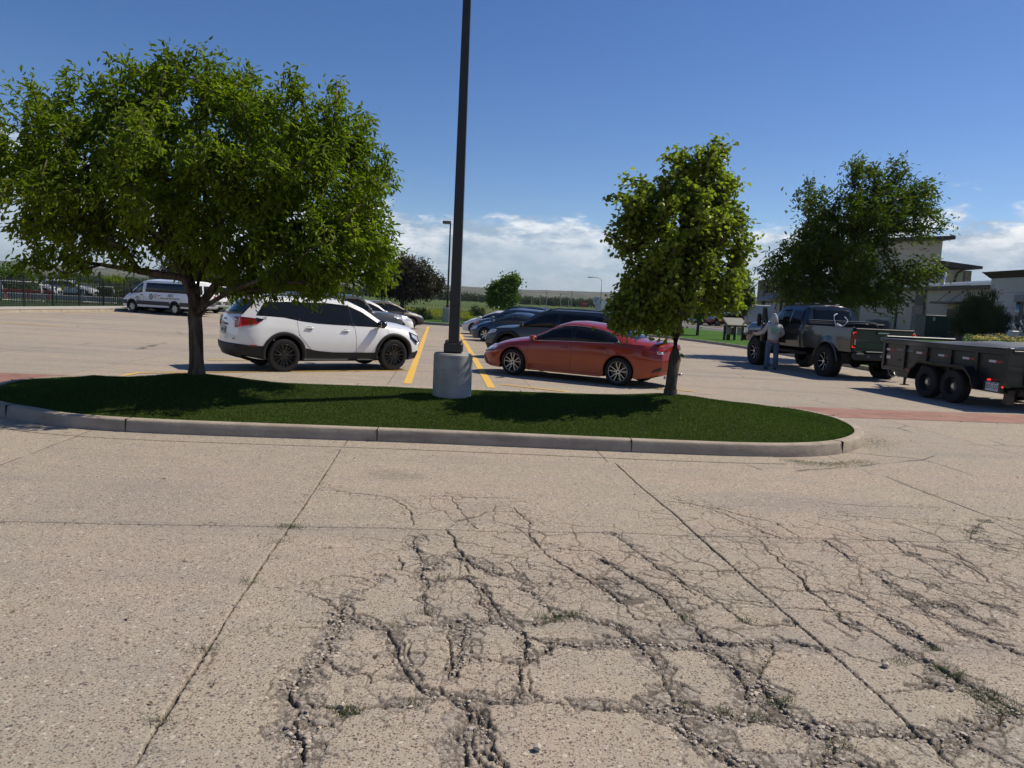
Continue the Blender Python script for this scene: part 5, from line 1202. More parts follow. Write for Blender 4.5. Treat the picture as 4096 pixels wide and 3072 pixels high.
# ------------------------------------------------------------------ vans
def van(label, texts, loc=None, flip=False):
    root = empty('passenger_van', label=label, cat='van'); tag(root, group='white passenger vans by the fence'); wh = paint('van_white', (.78, .78, .77), 0, .3); band = mat('van_band', (.045, .045, .045), .6)
    B = Body(dict(x0=-3.1, x1=2.85, W=1.02, ax=(-1.875, 1.875), r=.355, ra=.43, sill=.42, zlo=.3, zhi=2.1,
        bot=[(-3.1, .42), (2.6, .36), (2.85, .42)], belt=[(-3.1, 1.25), (1.2, 1.25), (1.9, 1.20), (2.45, 1.10), (2.85, .85)],
        roofe=[(-3.1, 1.98), (.6, 1.99), (1.0, 1.93), (1.4, 1.72), (2.15, 1.24), (2.5, 1.13), (2.85, .88)], top=[(-3.1, 2.06), (.5, 2.11), (.95, 2.06), (1.4, 1.84), (2.15, 1.33), (2.5, 1.20), (2.75, 1.03), (2.85, .92)],
        yb=[(-3.1, .97), (1.2, .98), (2.85, .80)], yr=[(-3.1, .84), (.6, .84), (1.4, .86), (2.2, .84), (2.85, .7)], F=[(.3, -.02), (.6, .03), (.9, 0), (1.2, -.1)], R=[(.3, 0), (2.0, .08)], rc=.4, nar=.88, bul=.07, ramp=.5,
        prof=[(0, .97), (.3, 1.0), (.8, .995), (1, .96)]))
    B.build('body', [wh, M_well], root); shadow_core(root, B, .4, .25)
    for sd_ in (-1, 1):
        for (xa, xb) in ((-3.08, -1.875-.434), (-1.875+.434, 1.875-.434), (1.875+.434, 2.82)):
            B.side('lower_band', [(xa, .52), (xb, .52)], [(xa, .76), (xb, .76)], sd_, .012, band, root, n=12)
        for a in B.ax: arch_patch(B, a, sd_, .06, band, root, .018)
        lo = [(.95, 1.26), (1.15, 1.23), (1.6, 1.20), (1.98, 1.22)]; hi = [(.95, 1.80), (1.05, 1.86), (1.35, 1.72), (1.98, 1.25)]
        B.side('front_side_window', lo, hi, sd_, .008, M_glass2, root, n=20); B.seam('window_divider', [(1.50, 1.22), (1.46, 1.62)], sd_, root, .014, M_blk, .01)
        B.side('side_window', [(-2.95, 1.30), (.70, 1.30)], [(-2.95, 1.80), (-2.85, 1.85), (.65, 1.86), (.70, 1.84)], sd_, .008, M_glass, root, n=40)
        B.seam('door_seam', [(.82, .5), (.80, 1.4), (.84, 1.92)], sd_, root, .006); B.seam('door_seam', [(2.0, .8), (2.02, 1.22)], sd_, root, .006)
        h = empty('door_handle', B.P(1.0, 1.10, sd_, .02)); h.parent = root; MB().box((0, 0, 0), (.2, .03, .05), bev=.01).build('handle_bar', M_blk, h, True)
        m = MB().box((0, 0, 0), (.14, .16, .36), bev=.04); e = m.build('mirror', M_blk, root, True); e.location = B.P(1.95, 1.34, sd_, .14)
        B.side('headlight', [(2.42, .95), (2.78, .80)], [(2.42, 1.07), (2.78, .96)], sd_, .012, M_clr, root, n=6)
        B.side('step', [(-1.2, .40), (1.2, .40)], [(-1.2, .45), (1.2, .45)], sd_, .06, wh, root, n=10)
    B.topp('windshield', 1.02, 2.12, .94, .006, M_glass, root)
    for q in (-1, 1):
        a, b = (.06, .80) if q > 0 else (-.80, -.06)
        B.capp('rear_window', B.x0, [(a, 1.28), (b, 1.28)], [(a, 1.80), (b, 1.80)], .008, M_glass, root)
        a, b = (.84, .92) if q > 0 else (-.92, -.84); B.capp('tail_lamp', B.x0, [(a, .95), (b, .95)], [(a, 1.22), (b, 1.22)], .008, M_red, root, 3, 3)
    B.capp('rear_band', B.x0, [(-.88, .55), (.88, .55)], [(-.88, .82), (.88, .82)], .010, band, root)
    MB().box((-3.22, 0, .5), (.14, 1.9, .16), bev=.03).build('rear_bumper', mat('bumper_grey', (.22, .22, .22), .4), root, True)
    plate(root, frame((-3.20, -.3, .70), (0, -1, 0), (0, 0, 1)), .3, .15, root, 'GV-918', M_ink, .08)
    MB().box((-3.19, 0, 1.06), (.03, .26, .07), bev=.01).build('door_handle', M_blk, root, True)
    dk = mat('decal_black', (.02, .02, .02), .5); teal = mat('decal_teal', (.02, .16, .17), .5); orn = mat('decal_orange', (.6, .25, .08), .5)
    if texts:
        fr = lambda x, z: B_side_frame(B, x, z, 1, .008)
        text('lettering', 'ABC', dk, fr(-1.55, 1.13), .27, root, ext=.002); text('lettering', 'CHILD DEVELOPMENT CENTERS', dk, fr(-1.50, .955), .115, root, ext=.002)
        text('lettering', 'BRIGHT\nSCHOOL AGE\nCENTER', dk, fr(1.33, .90), .085, root, ext=.002)
        MB().cyl((0, 0, 0), (0, 0, .004), .17, n=28).build('round_logo', teal, root).matrix_local = fr(.15, 1.02); MB().cyl((0, 0, 0), (0, 0, .006), .11, n=24).cyl((0, 0, 0), (0, 0, .007), .03, n=10, mi=1).build('round_logo', [mat('decal_grey', (.35, .42, .42), .5), teal], root).matrix_local = fr(.15, 1.02)
        m = MB(); m.lathe([(.075, 0), (.12, 0), (.12, .004), (.075, .004), (.075, 0)], n=24); m.build('ring_logo', orn, root).matrix_local = fr(-.22, 1.08)
        text('lettering', 'SUMMIT', dk, fr(-.55, 1.12), .075, root, ext=.002); MB().box((0, 0, 0), (.38, .012, .003)).build('logo_rule', orn, root).matrix_local = fr(-.60, 1.03)
    for a in B.ax:
        for sd_ in (-1, 1): wheel(root, a, sd_*(B.W-.13), .355, .235, 'cover8', .235, (M_alu, M_blk))
    return root, B
v1, vb = van('white passenger van seen side on at the fence, lettered ABC on its flank', True); place(v1, S(712, 1262), S(525, 1247), False, vb)
hd = v1.rotation_euler.z
v2, vb = van('white passenger van seen from behind between the forks of the left tree', False); v3, vb = van('white passenger van seen from behind, farthest right of the three vans', False)
for v, (sx_, Y) in ((v2, (469, 48.3)), (v3, (497, 51.6))):
    t = AT(sx_, 640, Y); v.rotation_euler = (0, 0, hd); dx_ = Vector((cos(hd), sin(hd))); rt_ = Vector((sin(hd), -cos(hd)))
    v.location = (t.x+dx_.x*3.1-rt_.x*1.0, t.y+dx_.y*3.1-rt_.y*1.0, float(gz(t.x, Y)))
# ================================================================== lifted pickup
def pickup():
    root = empty('pickup_truck', label='dark grey lifted crew cab pickup truck with its driver door open, towing the dump trailer', cat='pickup truck')
    pm = paint('truck_grey', (.020, .025, .028), .3, .28); RW = .47
    B = Body(dict(x0=-.72, x1=3.02, W=1.0, ax=(2.03,), r=RW, ra=.56, sill=.78, zlo=.6, zhi=2.2, sm=.05,
        bot=[(-.72, .78), (1.2, .78), (2.7, .80), (3.02, .86)], belt=[(-.72, 1.44), (1.2, 1.42), (1.5, 1.46), (2.7, 1.42), (3.02, 1.30)],
        roofe=[(-.72, 2.04), (-.5, 2.07), (.55, 2.08), (.85, 2.0), (1.45, 1.52), (1.55, 1.50), (2.7, 1.45), (3.02, 1.33)], top=[(-.72, 2.12), (-.4, 2.16), (.5, 2.17), (.85, 2.10), (1.45, 1.60), (1.6, 1.57), (2.5, 1.54), (2.9, 1.48), (3.02, 1.40)],
        yb=[(-.72, .96), (1.3, .96), (1.6, .92), (3.02, .88)], yr=[(-.72, .74), (.6, .75), (1.4, .84), (1.6, .85), (3.02, .80)], F=[(.8, 0), (1.4, 0)], R=[(.8, 0), (1.45, 0), (2.1, .12)], rc=.25, nar=.93, bul=.03, ramp=.4,
        prof=[(0, .955), (.25, .985), (.6, 1.0), (.85, .985), (1, .96)]))
    B.build('cab', [pm, M_well], root)
    # bed: two sides with thickness and arch, floor, front wall
    x0, x1, xa, ra, zt, zb_ = -3.12, -.75, -2.03, .58, 1.50, .82
    def yb_(z): return 1.0-.03*((z-1.15)/.35)**2
    for s_ in (-1, 1):
        xs = sorted(set([x0, x1]+[xa+ra*sin(t*pi/2) for t in np.linspace(-1, 1, 25)]+list(np.linspace(x0, x1, 14)))); V = []; F = []; R_ = 10
        for x in xs:
            zl = zb_ if abs(x-xa) >= ra-1e-6 else max(zb_, RW+sqrt(max(ra*ra-(x-xa)**2, 0)))
            fl = .055*max(0, 1-abs(x-xa)/(ra+.25))**.5*1.0
            for j in range(R_+1):
                z = zl+(zt-zl)*j/R_; k = max(0, 1-(z-zl)/.22)
                V.append((x, s_*(yb_(z)+fl*k), z))
            V.append((x, s_*.90, zt)); V.append((x, s_*.88, zt-.03)); V.append((x, s_*.80, .95)); V.append((x, s_*.80, zl-.0)); 
        m = R_+5
        for i in range(len(xs)-1):
            for j in range(m-1): f = (i*m+j, (i+1)*m+j, (i+1)*m+j+1, i*m+j+1); F.append(f if s_ < 0 else f[::-1])
        for e in (0, len(xs)-1): f = tuple(e*m+j for j in range(m)); F.append(f if (s_ > 0) == (e == 0) else f[::-1])
        o = mobj('bed_side', V, F, pm, root); autosmooth(o, 35)
        MB().box(((x0+x1)/2, s_*.945, zt+.008), (x1-x0, .10, .016), bev=.004).build('bed_rail_cap', M_clad, root)
        V = []  # arch flare
        fl = MB(); pts = []
        for t in np.linspace(.02*pi, .98*pi, 22): pts.append((xa+(ra+.01)*cos(t), s_*(yb_(1.1)+.045), RW+(ra+.01)*sin(t)))
        fl.tube(pts, .028, 6); fl.build('wheel_arch_flare', pm, root, True)
        arch_patch(B, 2.03, s_, .05, pm, root, .03, 'wheel_arch_flare', lowz=.80)
    bed = MB().box((-1.93, 0, .98), (2.3, 1.6, .05)).box((-.78, 0, 1.2), (.05, 1.6, .55)).build('bed_floor', M_clad, root)
    # tailgate
    tg = MB().box((-3.14, 0, 1.17), (.07, 1.86, .66), bev=.015).box((-3.185, 0, 1.02), (.03, 1.80, .20), bev=.012).box((-3.18, 0, 1.30), (.02, 1.80, .012)).build('tailgate', pm, root)
    MB().box((-3.17, 0, 1.475), (.08, 1.86, .06), bev=.02).build('tailgate_cap', M_clad, tg)
    MB().box((-3.205, .05, 1.385), (.02, .36, .05), bev=.01).build('tailgate_handle', M_chr, tg); MB().box((-3.192, .05, 1.385), (.02, .44, .09), bev=.01).build('handle_recess', M_blk, tg)
    fr = frame((-3.197, 0.02, 1.235), (0, -1, 0), (0, 0, 1))
    ov = MB(); ov.lathe([(.001, .0), (.14, 0), (.14, .01), (.001, .01)], n=32); o = ov.build('emblem', M_chr, tg); o.data.transform(fr@Matrix.Diagonal((1, .42, 1, 1)))
    ov = MB(); ov.lathe([(.001, .0), (.128, 0), (.128, .013), (.001, .013)], n=32); o2 = ov.build('emblem_face', mat('emblem_blue', (.01, .03, .10), .25), o); o2.data.transform(fr@Matrix.Diagonal((1, .42, 1, 1)))
    text('emblem_lettering', 'Ford', M_chr, fr@Matrix.Translation((0, 0, .015)), .085, o2, sx=1.2)
    # tail lamps: dark block with lit C outline
    for s_ in (-1, 1):
        t = empty('tail_lamp', (-3.13, s_*.945, 1.17)); t.parent = root
        MB().box((0, 0, 0), (.10, .115, .52), bev=.02).build('housing', M_blk, t); MB().box((-.035, 0, .0), (.06, .10, .30)).build('lens', M_red, t)
        for q_ in (-1, 1): MB().prism([(-.047, .218), (.047, .218), (.047, .16), (.035, .16), (.035, .206), (-.047, .206)] if q_ > 0 else [(-.047, -.218), (-.047, -.206), (.035, -.206), (.035, -.16), (.047, -.16), (.047, -.218)], .012, Matrix(((0, 0, -1), (s_, 0, 0), (0, 1, 0))), (-.052, 0, 0)).build('lit_strip', M_redlit, t)
        MB().box((-.06, -s_*.025, -.06), (.012, .035, .16)).build('reverse_lens', M_clr, t)
    # bumper, hitch, plate
    bm_ = MB().box((-3.22, 0, .72), (.20, 1.9, .22), bev=.04).box((-3.22, 0, .85), (.24, 1.3, .03), bev=.01).build('rear_bumper', mat('bumper_dark', (.03, .032, .032), .55, .2), root)
    plate(root, frame((-3.33, -.0, .74), (0, -1, 0), (0, 0, 1)), .31, .16, root, 'DYU\u00b7NB3', mat('plate_light_ink', (.7, .72, .7), .5), .095, M_blk)
    text('sticker', 'SS', mat('sticker_grey', (.5, .5, .48), .5), frame((-3.325, .55, .72), (0, -1, 0), (0, 0, 1)), .07, root)
    MB().box((-3.35, 0, .55), (.35, .07, .07)).box((-3.5, 0, .50), (.10, .09, .03)).ball((-3.5, 0, .56), .028).build('tow_hitch', M_clad, root)
    # chassis
    c = MB()
    for s_ in (-1, 1): c.box((0, s_*.42, .66), (6.0, .09, .16))
    c.cyl((-2.03, -.85, RW), (-2.03, .85, RW), .065).ball((-2.03, 0, RW), .17).cyl((2.03, -.85, RW), (2.03, .85, RW), .06).box((1.9, 0, .72), (1.1, .7, .3)).box((-.2, 0, .62), (2.2, .9, .1)).box((-2.03, 0, .98), (1.2, 1.6, .10))
    for s_ in (-1, 1): c.cyl((-2.03, s_*.7, RW), (-2.15, s_*.62, 1.0), .04).cyl((2.0, s_*.7, RW), (2.0, s_*.6, 1.05), .05)
    c.build('chassis', M_well, root)
    for s_ in (-1, 1): MB().cyl((-1.0, s_*1.0, .62), (1.35, s_*1.0, .62), .045).box((.7, s_*1.0, .66), (.5, .1, .02)).box((-.3, s_*1.0, .66), (.5, .1, .02)).build('side_step', M_clad, root); MB().box((-2.75, s_*.86, .62), (.03, .26, .30)).build('mud_flap', M_rub, root)
    # windows
    rwn = B.capp('rear_window', B.x0, [(-.66, 1.56), (.66, 1.56)], [(-.60, 2.0), (.60, 2.0)], .012, M_glass, root)
    br = MB().box((-.66+.06, 0, 2.105), (.05, .50, .05), bev=.01).build('brake_lamp', M_clr, root); MB().box((-.66+.035, 0, 2.105), (.05, .18, .04)).build('red_lens', M_red, br)
    wl = [(-.55, 1.50), (1.2, 1.48), (1.42, 1.50)]; wh_ = [(-.55, 1.92), (-.45, 1.98), (.6, 1.99), (.8, 1.93), (1.42, 1.51)]
    for s_ in (-1, 1):
        B.side('window_trim', wl, wh_, s_, .004, M_blk, root, n=40)
        for xa_, xb_ in ((-.5, .18), (.28, 1.3)) if s_ < 0 else ((-.5, .18),):
            B.side('side_window', [(xa_, 1.52), (xb_, 1.52)], [(x, max(interp(wh_, x)-.02, 1.521)) for x in np.linspace(xa_, xb_, 14)], s_, .009, M_glass, root, n=16)
        B.seam('door_seam', [(.22, .84), (.22, 1.98)], s_, root, .006); B.seam('door_seam', [(-.60, .84), (-.62, 1.4), (-.5, 1.98)], s_, root, .006)
        h = empty('door_handle', B.P(-.42, 1.32, s_, .025)); h.parent = root; MB().box((0, 0, 0), (.2, .035, .035), bev=.012).build('handle_bar', M_blk, h, True)
        B.side('headlight', [(2.72, 1.06), (2.99, 1.06)], [(2.72, 1.34), (2.99, 1.30)], s_, .012, M_clr, root, n=6)
    # doorway of the open driver door: dark interior with seat and wheel seen in it
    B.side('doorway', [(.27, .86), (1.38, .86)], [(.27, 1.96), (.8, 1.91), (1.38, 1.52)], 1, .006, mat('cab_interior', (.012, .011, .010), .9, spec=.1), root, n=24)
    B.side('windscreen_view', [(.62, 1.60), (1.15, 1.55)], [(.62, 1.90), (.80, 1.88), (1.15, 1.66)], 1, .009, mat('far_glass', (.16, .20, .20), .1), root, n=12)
    sw = MB(); sw.lathe([(.165, -.014), (.19, 0), (.165, .014), (.15, 0), (.165, -.014)], n=28); o = sw.build('steering_wheel', M_clad, root, True); o.location = (.98, .99, 1.50); o.rotation_euler = (0, R(65), 0)
    # open door, swung outward
    dr = empty('front_door', (1.40, .99, 0)); dr.parent = root; dr.rotation_euler = (0, 0, R(142)); w_ = 1.10
    d = MB(); d.box((w_/2, 0, 1.16), (w_, .10, .62), bev=.03); 
    sh_ = [(0.0, 1.46), (w_-.02, 1.46), (w_-.04, 1.97), (.52, 1.99), (.0, 1.50)]
    fr_ = [(.0, 1.44), (.06, 1.44), (.58, 1.93), (w_-.09, 1.93), (w_-.07, 1.44), (w_, 1.44), (w_-.02, 1.99), (.54, 2.0), (.0, 1.52)]
    M3 = Matrix(((1, 0, 0), (0, 0, 1), (0, 1, 0))); d.prism(fr_, .05, M3, (0, -.045, 0)); o = d.build('door_panel', pm, dr); autosmooth(o, 35)
    MB().box((w_/2, .055 if True else 0, 1.14), (w_-.1, .02, .54), bev=.008).box((w_*.55, .085, 1.2), (.5, .05, .06), bev=.015).build('door_lining', M_clad, dr); MB().box((w_/2, -.055, 1.14), (w_-.1, .02, .54), bev=.008).build('door_skin', pm, dr)
    MB().prism([(.06, 1.45), (w_-.08, 1.45), (w_-.09, 1.93), (.58, 1.93)], .006, M3, (0, -.02, 0)).build('door_window', M_glass, dr)
    # tow mirror carried by the door
    mr = empty('tow_mirror', (.12, -.28, 1.56)); mr.parent = dr; MB().box((0, 0, 0), (.22, .13, .44), bev=.05).cyl((0, .2, -.1), (0, 0, -.1), .03).cyl((0, .2, .02), (0, 0, .02), .03).build('housing', M_blk, mr)
    mr = empty('tow_mirror', (1.30, -1.25, 1.62)); mr.parent = root; MB().box((0, 0, 0), (.13, .22, .44), bev=.05).cyl((0, .3, -.1), (0, 0, -.1), .03).cyl((0, .3, .02), (0, 0, .02), .03).build('housing', M_blk, mr)
    B.topp('windshield', .72, 1.42, .93, .006, M_glass, root)
    # brush guard and front bumper
    g = MB(); g.box((3.14, 0, .92), (.22, 1.95, .28), bev=.06)
    for s_ in (-1, 1):
        g.tube([(3.2, s_*.55, .8), (3.30, s_*.55, 1.0), (3.26, s_*.55, 1.45)], .03, 8); g.tube([(3.26, s_*.55, 1.42), (3.24, s_*.90, 1.40), (3.05, s_*1.04, 1.28), (2.98, s_*1.06, 1.0), (3.16, s_*.95, .82)], .035, 8)
    g.tube([(3.26, -.55, 1.42), (3.26, .55, 1.42)], .03, 8); g.tube([(3.28, -.55, 1.15), (3.28, .55, 1.15)], .025, 8)
    o = g.build('brush_guard', M_clad, root); autosmooth(o, 40); B.capp('front_grille', B.x1, [(-.7, .98), (.7, .98)], [(-.75, 1.34), (.75, 1.34)], .02, M_blk, root)
    for x in (2.03, -2.03):
        for s_ in (-1, 1): wheel(root, x, s_*.93, RW, .33, 'truck', .275, (M_mach, M_blk))
    # antenna fins / roof strips
    for s_ in (-1, 1): MB().box((-.25, s_*.36, 2.175), (.22, .16, .02), bev=.008).build('roof_pod', M_blk, root)
    a = R(90+11); t = D(1780, 812); root.location = (t.x, t.y, t.z-.0); h = Vector((cos(a), sin(a), 0)); l = Vector((-sin(a), cos(a), 0)); c = t+h*2.03-l*.98
    root.location = (c.x, c.y, float(gz(c.x, c.y))); root.rotation_euler = (0, 0, a); root.scale = (1.06, 1.06, 1.06)
    root_m = Matrix.Translation(root.location)@Matrix.Rotation(a, 4, 'Z')@Matrix.Scale(1.06, 4)
    W_ = lambda p: root_m@Vector(p)
    # cargo lying in the bed: separate things
    def world(o, M4): o.matrix_world = M4; return o
    fc = MB()
    for k in range(3): fc.box((0, 0, k*.05), (.52, 1.78, .035), bev=.01); fc.box((0, 0, k*.05+.022), (.54, 1.80, .008), mi=1)
    o = fc.build('folded_bed_cover', [M_clad, M_alu]); world(o, root_m@Matrix.Translation((-1.12, 0, 1.545))); tag(o, 'folded black panel cover with silver edges lying across the front of the pickup bed', 'bed cover')
    ht = MB()
    for s_ in (-1, 1): ht.tube([(0, s_*.10, 0), (.02, s_*.17, .20), (.04, s_*.30, .38), (.06, s_*.34, .52), (.10, s_*.25, .60), (.15, s_*.18, .64)], .018, 8)
    ht.tube([(.0, -.12, .10), (.0, .12, .10)], .02, 8).box((.01, 0, .18), (.02, .24, .14), bev=.006)
    o = ht.build('hand_truck', mat('white_metal', (.75, .76, .74), .35), None, True); world(o, root_m@Matrix.Translation((-1.75, .52, 1.40))@Matrix.Rotation(R(18), 4, 'X')@Matrix.Scale(.72, 4)); tag(o, 'white tubular hand truck sticking up out of the pickup bed', 'hand truck')
    bx = MB().box((0, 0, 0), (.5, .62, .3), bev=.02).box((0, 0, .17), (.52, .64, .05), bev=.012).cyl((-.2, -.3, .2), (-.2, .3, .2), .012).build('tool_box', M_clad); world(bx, root_m@Matrix.Translation((-1.75, -.55, 1.42))); tag(bx, 'black tool box standing in the right side of the pickup bed', 'tool box')
    sp_ = MB(); sp_.lathe([(.10, -.06), (.19, -.05), (.22, 0), (.19, .05), (.10, .06), (.10, -.06)], n=24); o = sp_.build('hose_reel', M_rub, None, True); world(o, root_m@Matrix.Translation((-2.3, -.22, 1.46))@Matrix.Rotation(R(75), 4, 'Y')); tag(o, 'black round reel lying in the pickup bed beside the white hand truck', 'hose reel')
    return root, root_m
TRUCK, TM = pickup()
# ------------------------------------------------------------------ dump trailer
def trailer():
    root = empty('dump_trailer', label='dark green-black tandem axle dump trailer with a grey tarp, hitched behind the pickup', cat='trailer')
    tr = mat('trailer_paint', (.012, .015, .012), .42, .1, coat=.4, bump=.08, bs=40, bdist=.004); Lt = 4.25; zt, zb_ = 1.30, .52; Wd = 1.02
    # local: x forward (towards truck), y left, body from x=0 (rear) to Lt
    m = MB(); sides = []
    for s_ in (-1, 1):
        m = MB(); m.box((Lt/2, s_*Wd, (zt+zb_)/2), (Lt, .04, zt-zb_)); m.box((Lt/2, s_*(Wd+.015), zt-.05), (Lt+.06, .10, .12), bev=.012); m.box((Lt/2, s_*(Wd+.01), zb_+.05), (Lt, .09, .12), bev=.012)
        m.box((Lt/2, s_*(Wd+.028), zt-.17), (Lt, .018, .016))
        for x in np.linspace(.06, Lt-.06, 6): m.box((x, s_*(Wd+.04), (zt+zb_)/2-.02), (.09, .07, zt-zb_-.14), bev=.012)
        m.build('side_wall', tr, root)
    MB().box((Lt, 0, .92), (.05, 2.0, .76)).build('front_wall', tr, root); MB().box((Lt/2, 0, .55), (Lt, 2.0, .05)).build('floor', tr, root)
    g = MB().box((-.03, 0, .92), (.05, 2.0, .74))
    for y in (-.66, 0, .66): g.box((-.07, y, .92), (.06, .07, .72), bev=.01)
    g.box((-.07, 0, 1.27), (.07, 2.06, .07), bev=.01); g.build('tailgate', tr, root)
    for s_ in (-1, 1): MB().box((-.02, s_*(Wd+.04), .93), (.12, .12, .86), bev=.015).cyl((-.05, s_*(Wd+.1), 1.24), (-.05, s_*(Wd-.1), 1.24), .03).build('corner_post', tr, root)
    c = MB()
    for s_ in (-1, 1): c.box((2.0, s_*.55, .40), (4.6, .08, .15)); c.tube([(4.2, s_*.55, .42), (5.35, s_*.06, .45)], .055, 4)
    c.box((5.4, 0, .46), (.25, .12, .12)).cyl((4.75, .0, .05), (4.75, .0, .9), .035).box((4.75, 0, .05), (.18, .18, .02)); 
    for x in (.45, 3.7): c.box((x, 0, .40), (.08, 1.2, .1))
    for x in (1.28, 2.16): c.cyl((x, -1.25, .38), (x, 1.25, .38), .04); c.box((x, .55, .42), (.5, .06, .06)); c.box((x, -.55, .42), (.5, .06, .06))
    c.build('chassis', tr, root)
    MB().box((4.6, 0, .72), (.5, .6, .4), bev=.02).build('battery_box', tr, root)
    cab = MB().tube([(5.35, .02, .5), (5.2, .06, .36), (4.95, .05, .33), (4.7, .1, .5)], .012, 6).build('brake_cable', mat('cable_grey', (.35, .35, .35), .5), root, True)
    MB().tube([(5.45, -.05, .45), (5.3, -.06, .28), (5.1, -.06, .22), (4.85, -.05, .40)], .012, 5).tube([(5.45, .08, .45), (5.3, .09, .26), (5.1, .09, .21), (4.85, .08, .40)], .012, 5).build('safety_chain', M_alu, root, True)
    # fenders: angular, outside the body
    for s_ in (-1, 1):
        P = [(.62, .40), (.72, .66), (.95, .86), (2.50, .86), (2.73, .66), (2.83, .40)]; mb = MB()
        for i in range(5):
            (xa, za), (xb, zb2) = P[i], P[i+1]; u = Vector((xb-xa, 0, zb2-za)); n_ = Vector((-u.z, 0, u.x)).normalized()*.012
            q = [Vector((xa, s_*1.06, za)), Vector((xb, s_*1.06, zb2)), Vector((xb, s_*1.33, zb2)), Vector((xa, s_*1.33, za))]; mb.add(q+[p+n_ for p in q], [(0, 1, 2, 3), (7, 6, 5, 4), (0, 4, 5, 1), (1, 5, 6, 2), (2, 6, 7, 3), (3, 7, 4, 0)])
            mb.add([Vector((xa, s_*1.33, za)), Vector((xb, s_*1.33, zb2)), Vector((xb, s_*1.325, zb2-.05)), Vector((xa, s_*1.325, za-.05))], [(0, 1, 2, 3), (3, 2, 1, 0)])
        mb.build('fender', tr, root)
        for x in (1.28, 2.16): wheel(root, x, s_*1.20, .385, .235, 'steel', .205, (M_alu, mat('steel_wheel_black', (.018, .018, .018), .45)))
    wt = mat('tape_white', (.62, .62, .60), .35); rt_ = mat('tape_red', (.30, .028, .018), .4)
    for x in (.35, 1.15, 1.95, 2.75, 4.0):
        MB().box((x+.10, Wd+.024, zt-.26), (.20, .008, .05)).build('white_reflector', wt, root)
        MB().box((x-.15, Wd+.024, zt-.26), (.28, .008, .05)).build('red_reflector', rt_, root)
    gl = mat('faded_lettering', (.45, .47, .44), .5); gd = mat('green_lettering', (.07, .11, .09), .5)
    fl = lambda x, z: frame((x, Wd+.0245, z), (-1, 0, 0), (0, 0, 1))
    text('lettering', 'AMERICAN TRAILERS', gl, fl(3.42, 1.06), .07, root); text('lettering', 'OF CO', gl, fl(3.42, .93), .05, root); text('phone_number', '720-315-6620', gd, fl(3.40, .79), .09, root)
    MB().box((4.02, Wd+.03, .86), (.16, .006, .12)).build('warning_decal', wt, root); MB().box((4.02, Wd+.0345, .90), (.15, .004, .03)).build('decal_band', rt_, root); MB().box((3.15, Wd+.06, .57), (.16, .01, .06)).build('red_reflector', rt_, root)
    # plate and marker lamps on the rear part of the side
    pl = frame((.30, Wd+.10, .50), (-1, 0, 0), (0, 0, 1)); pw = plate(root, pl, .36, .19, root, 'CEO\u00b7Q31', mat('plate_green_ink', (.015, .05, .03), .5), .115); 
    mt = MB(); mt.add([pl@Vector(p) for p in ((-.16, .085, .004), (-.16, .065, .004), (-.09, .078, .004), (-.04, .062, .004), (.03, .08, .004), (.09, .064, .004), (.16, .076, .004), (.16, .085, .004))], [(0, 1, 2, 3, 4, 5, 6, 7)]); mt.build('plate_emblem', mat('plate_green_ink', (.015, .05, .03)), pw)
    MB().box((.30, Wd+.06, .50), (.5, .08, .24)).build('plate_bracket', tr, root)
    for x, z in ((.42, .64), (-.0, .52)): MB().cyl((x, Wd+.05, z), (x, Wd+.115, z), .019, n=12).build('marker_lamp', M_redlit, root)
    for s_ in (-1, 1): MB().box((.05, s_*.9, .30), (.12, .16, .30)).build('stabiliser', tr, root)
    # sagging tarp
    nx, ny = 40, 16; V = []; F = []
    for i in range(nx+1):
        for j in range(ny+1):
            x = .02+(Lt-.1)*i/nx; v = -1+2*j/ny; sag = (1-v*v)*(.03+.03*sin(x*2.2)); bulge = .18*math.exp(-((x-.9)/1.1)**2)*(1-v*v)**.6
            V.append((x, v*(Wd-.0), zt+.035-sag+bulge+.012*sin(x*9+v*4)*(1-abs(v))))
    for i in range(nx):
        for j in range(ny): F.append((i*(ny+1)+j, (i+1)*(ny+1)+j, (i+1)*(ny+1)+j+1, i*(ny+1)+j+1))
    o = mobj('tarp', V, F, mat('grey_tarp', (.075, .08, .082), .55, bump=.3, bs=8, bdist=.02), root, True)
    MB().cyl((Lt+.02, -1.0, zt+.06), (Lt+.02, 1.0, zt+.06), .04).build('tarp_roller', tr, root); MB().tube([(Lt, 1.07, zt+.02), (Lt-.6, 1.08, zt+.035), (1.5, 1.08, zt+.03), (.05, 1.08, zt+.05)], .012, 6).build('tarp_bar', M_alu, root, True)
    MB().cyl((-.02, Wd+.0, zt+.045), (-.02, -.9, zt+.06), .022, n=10).build('tarp_end_bar', M_alu, root, True)
    # place: front-left corner and heading
    b = R(7.5); fx = Vector((-sin(b), cos(b), 0)); ly = Vector((-cos(b), -sin(b), 0)); fc = Vector((9.95, 19.9, 0)); c0 = fc-fx*Lt-ly*Wd
    root.location = (c0.x, c0.y, float(gz(9, 17))); root.rotation_euler = (0, 0, R(90)+b)
trailer()
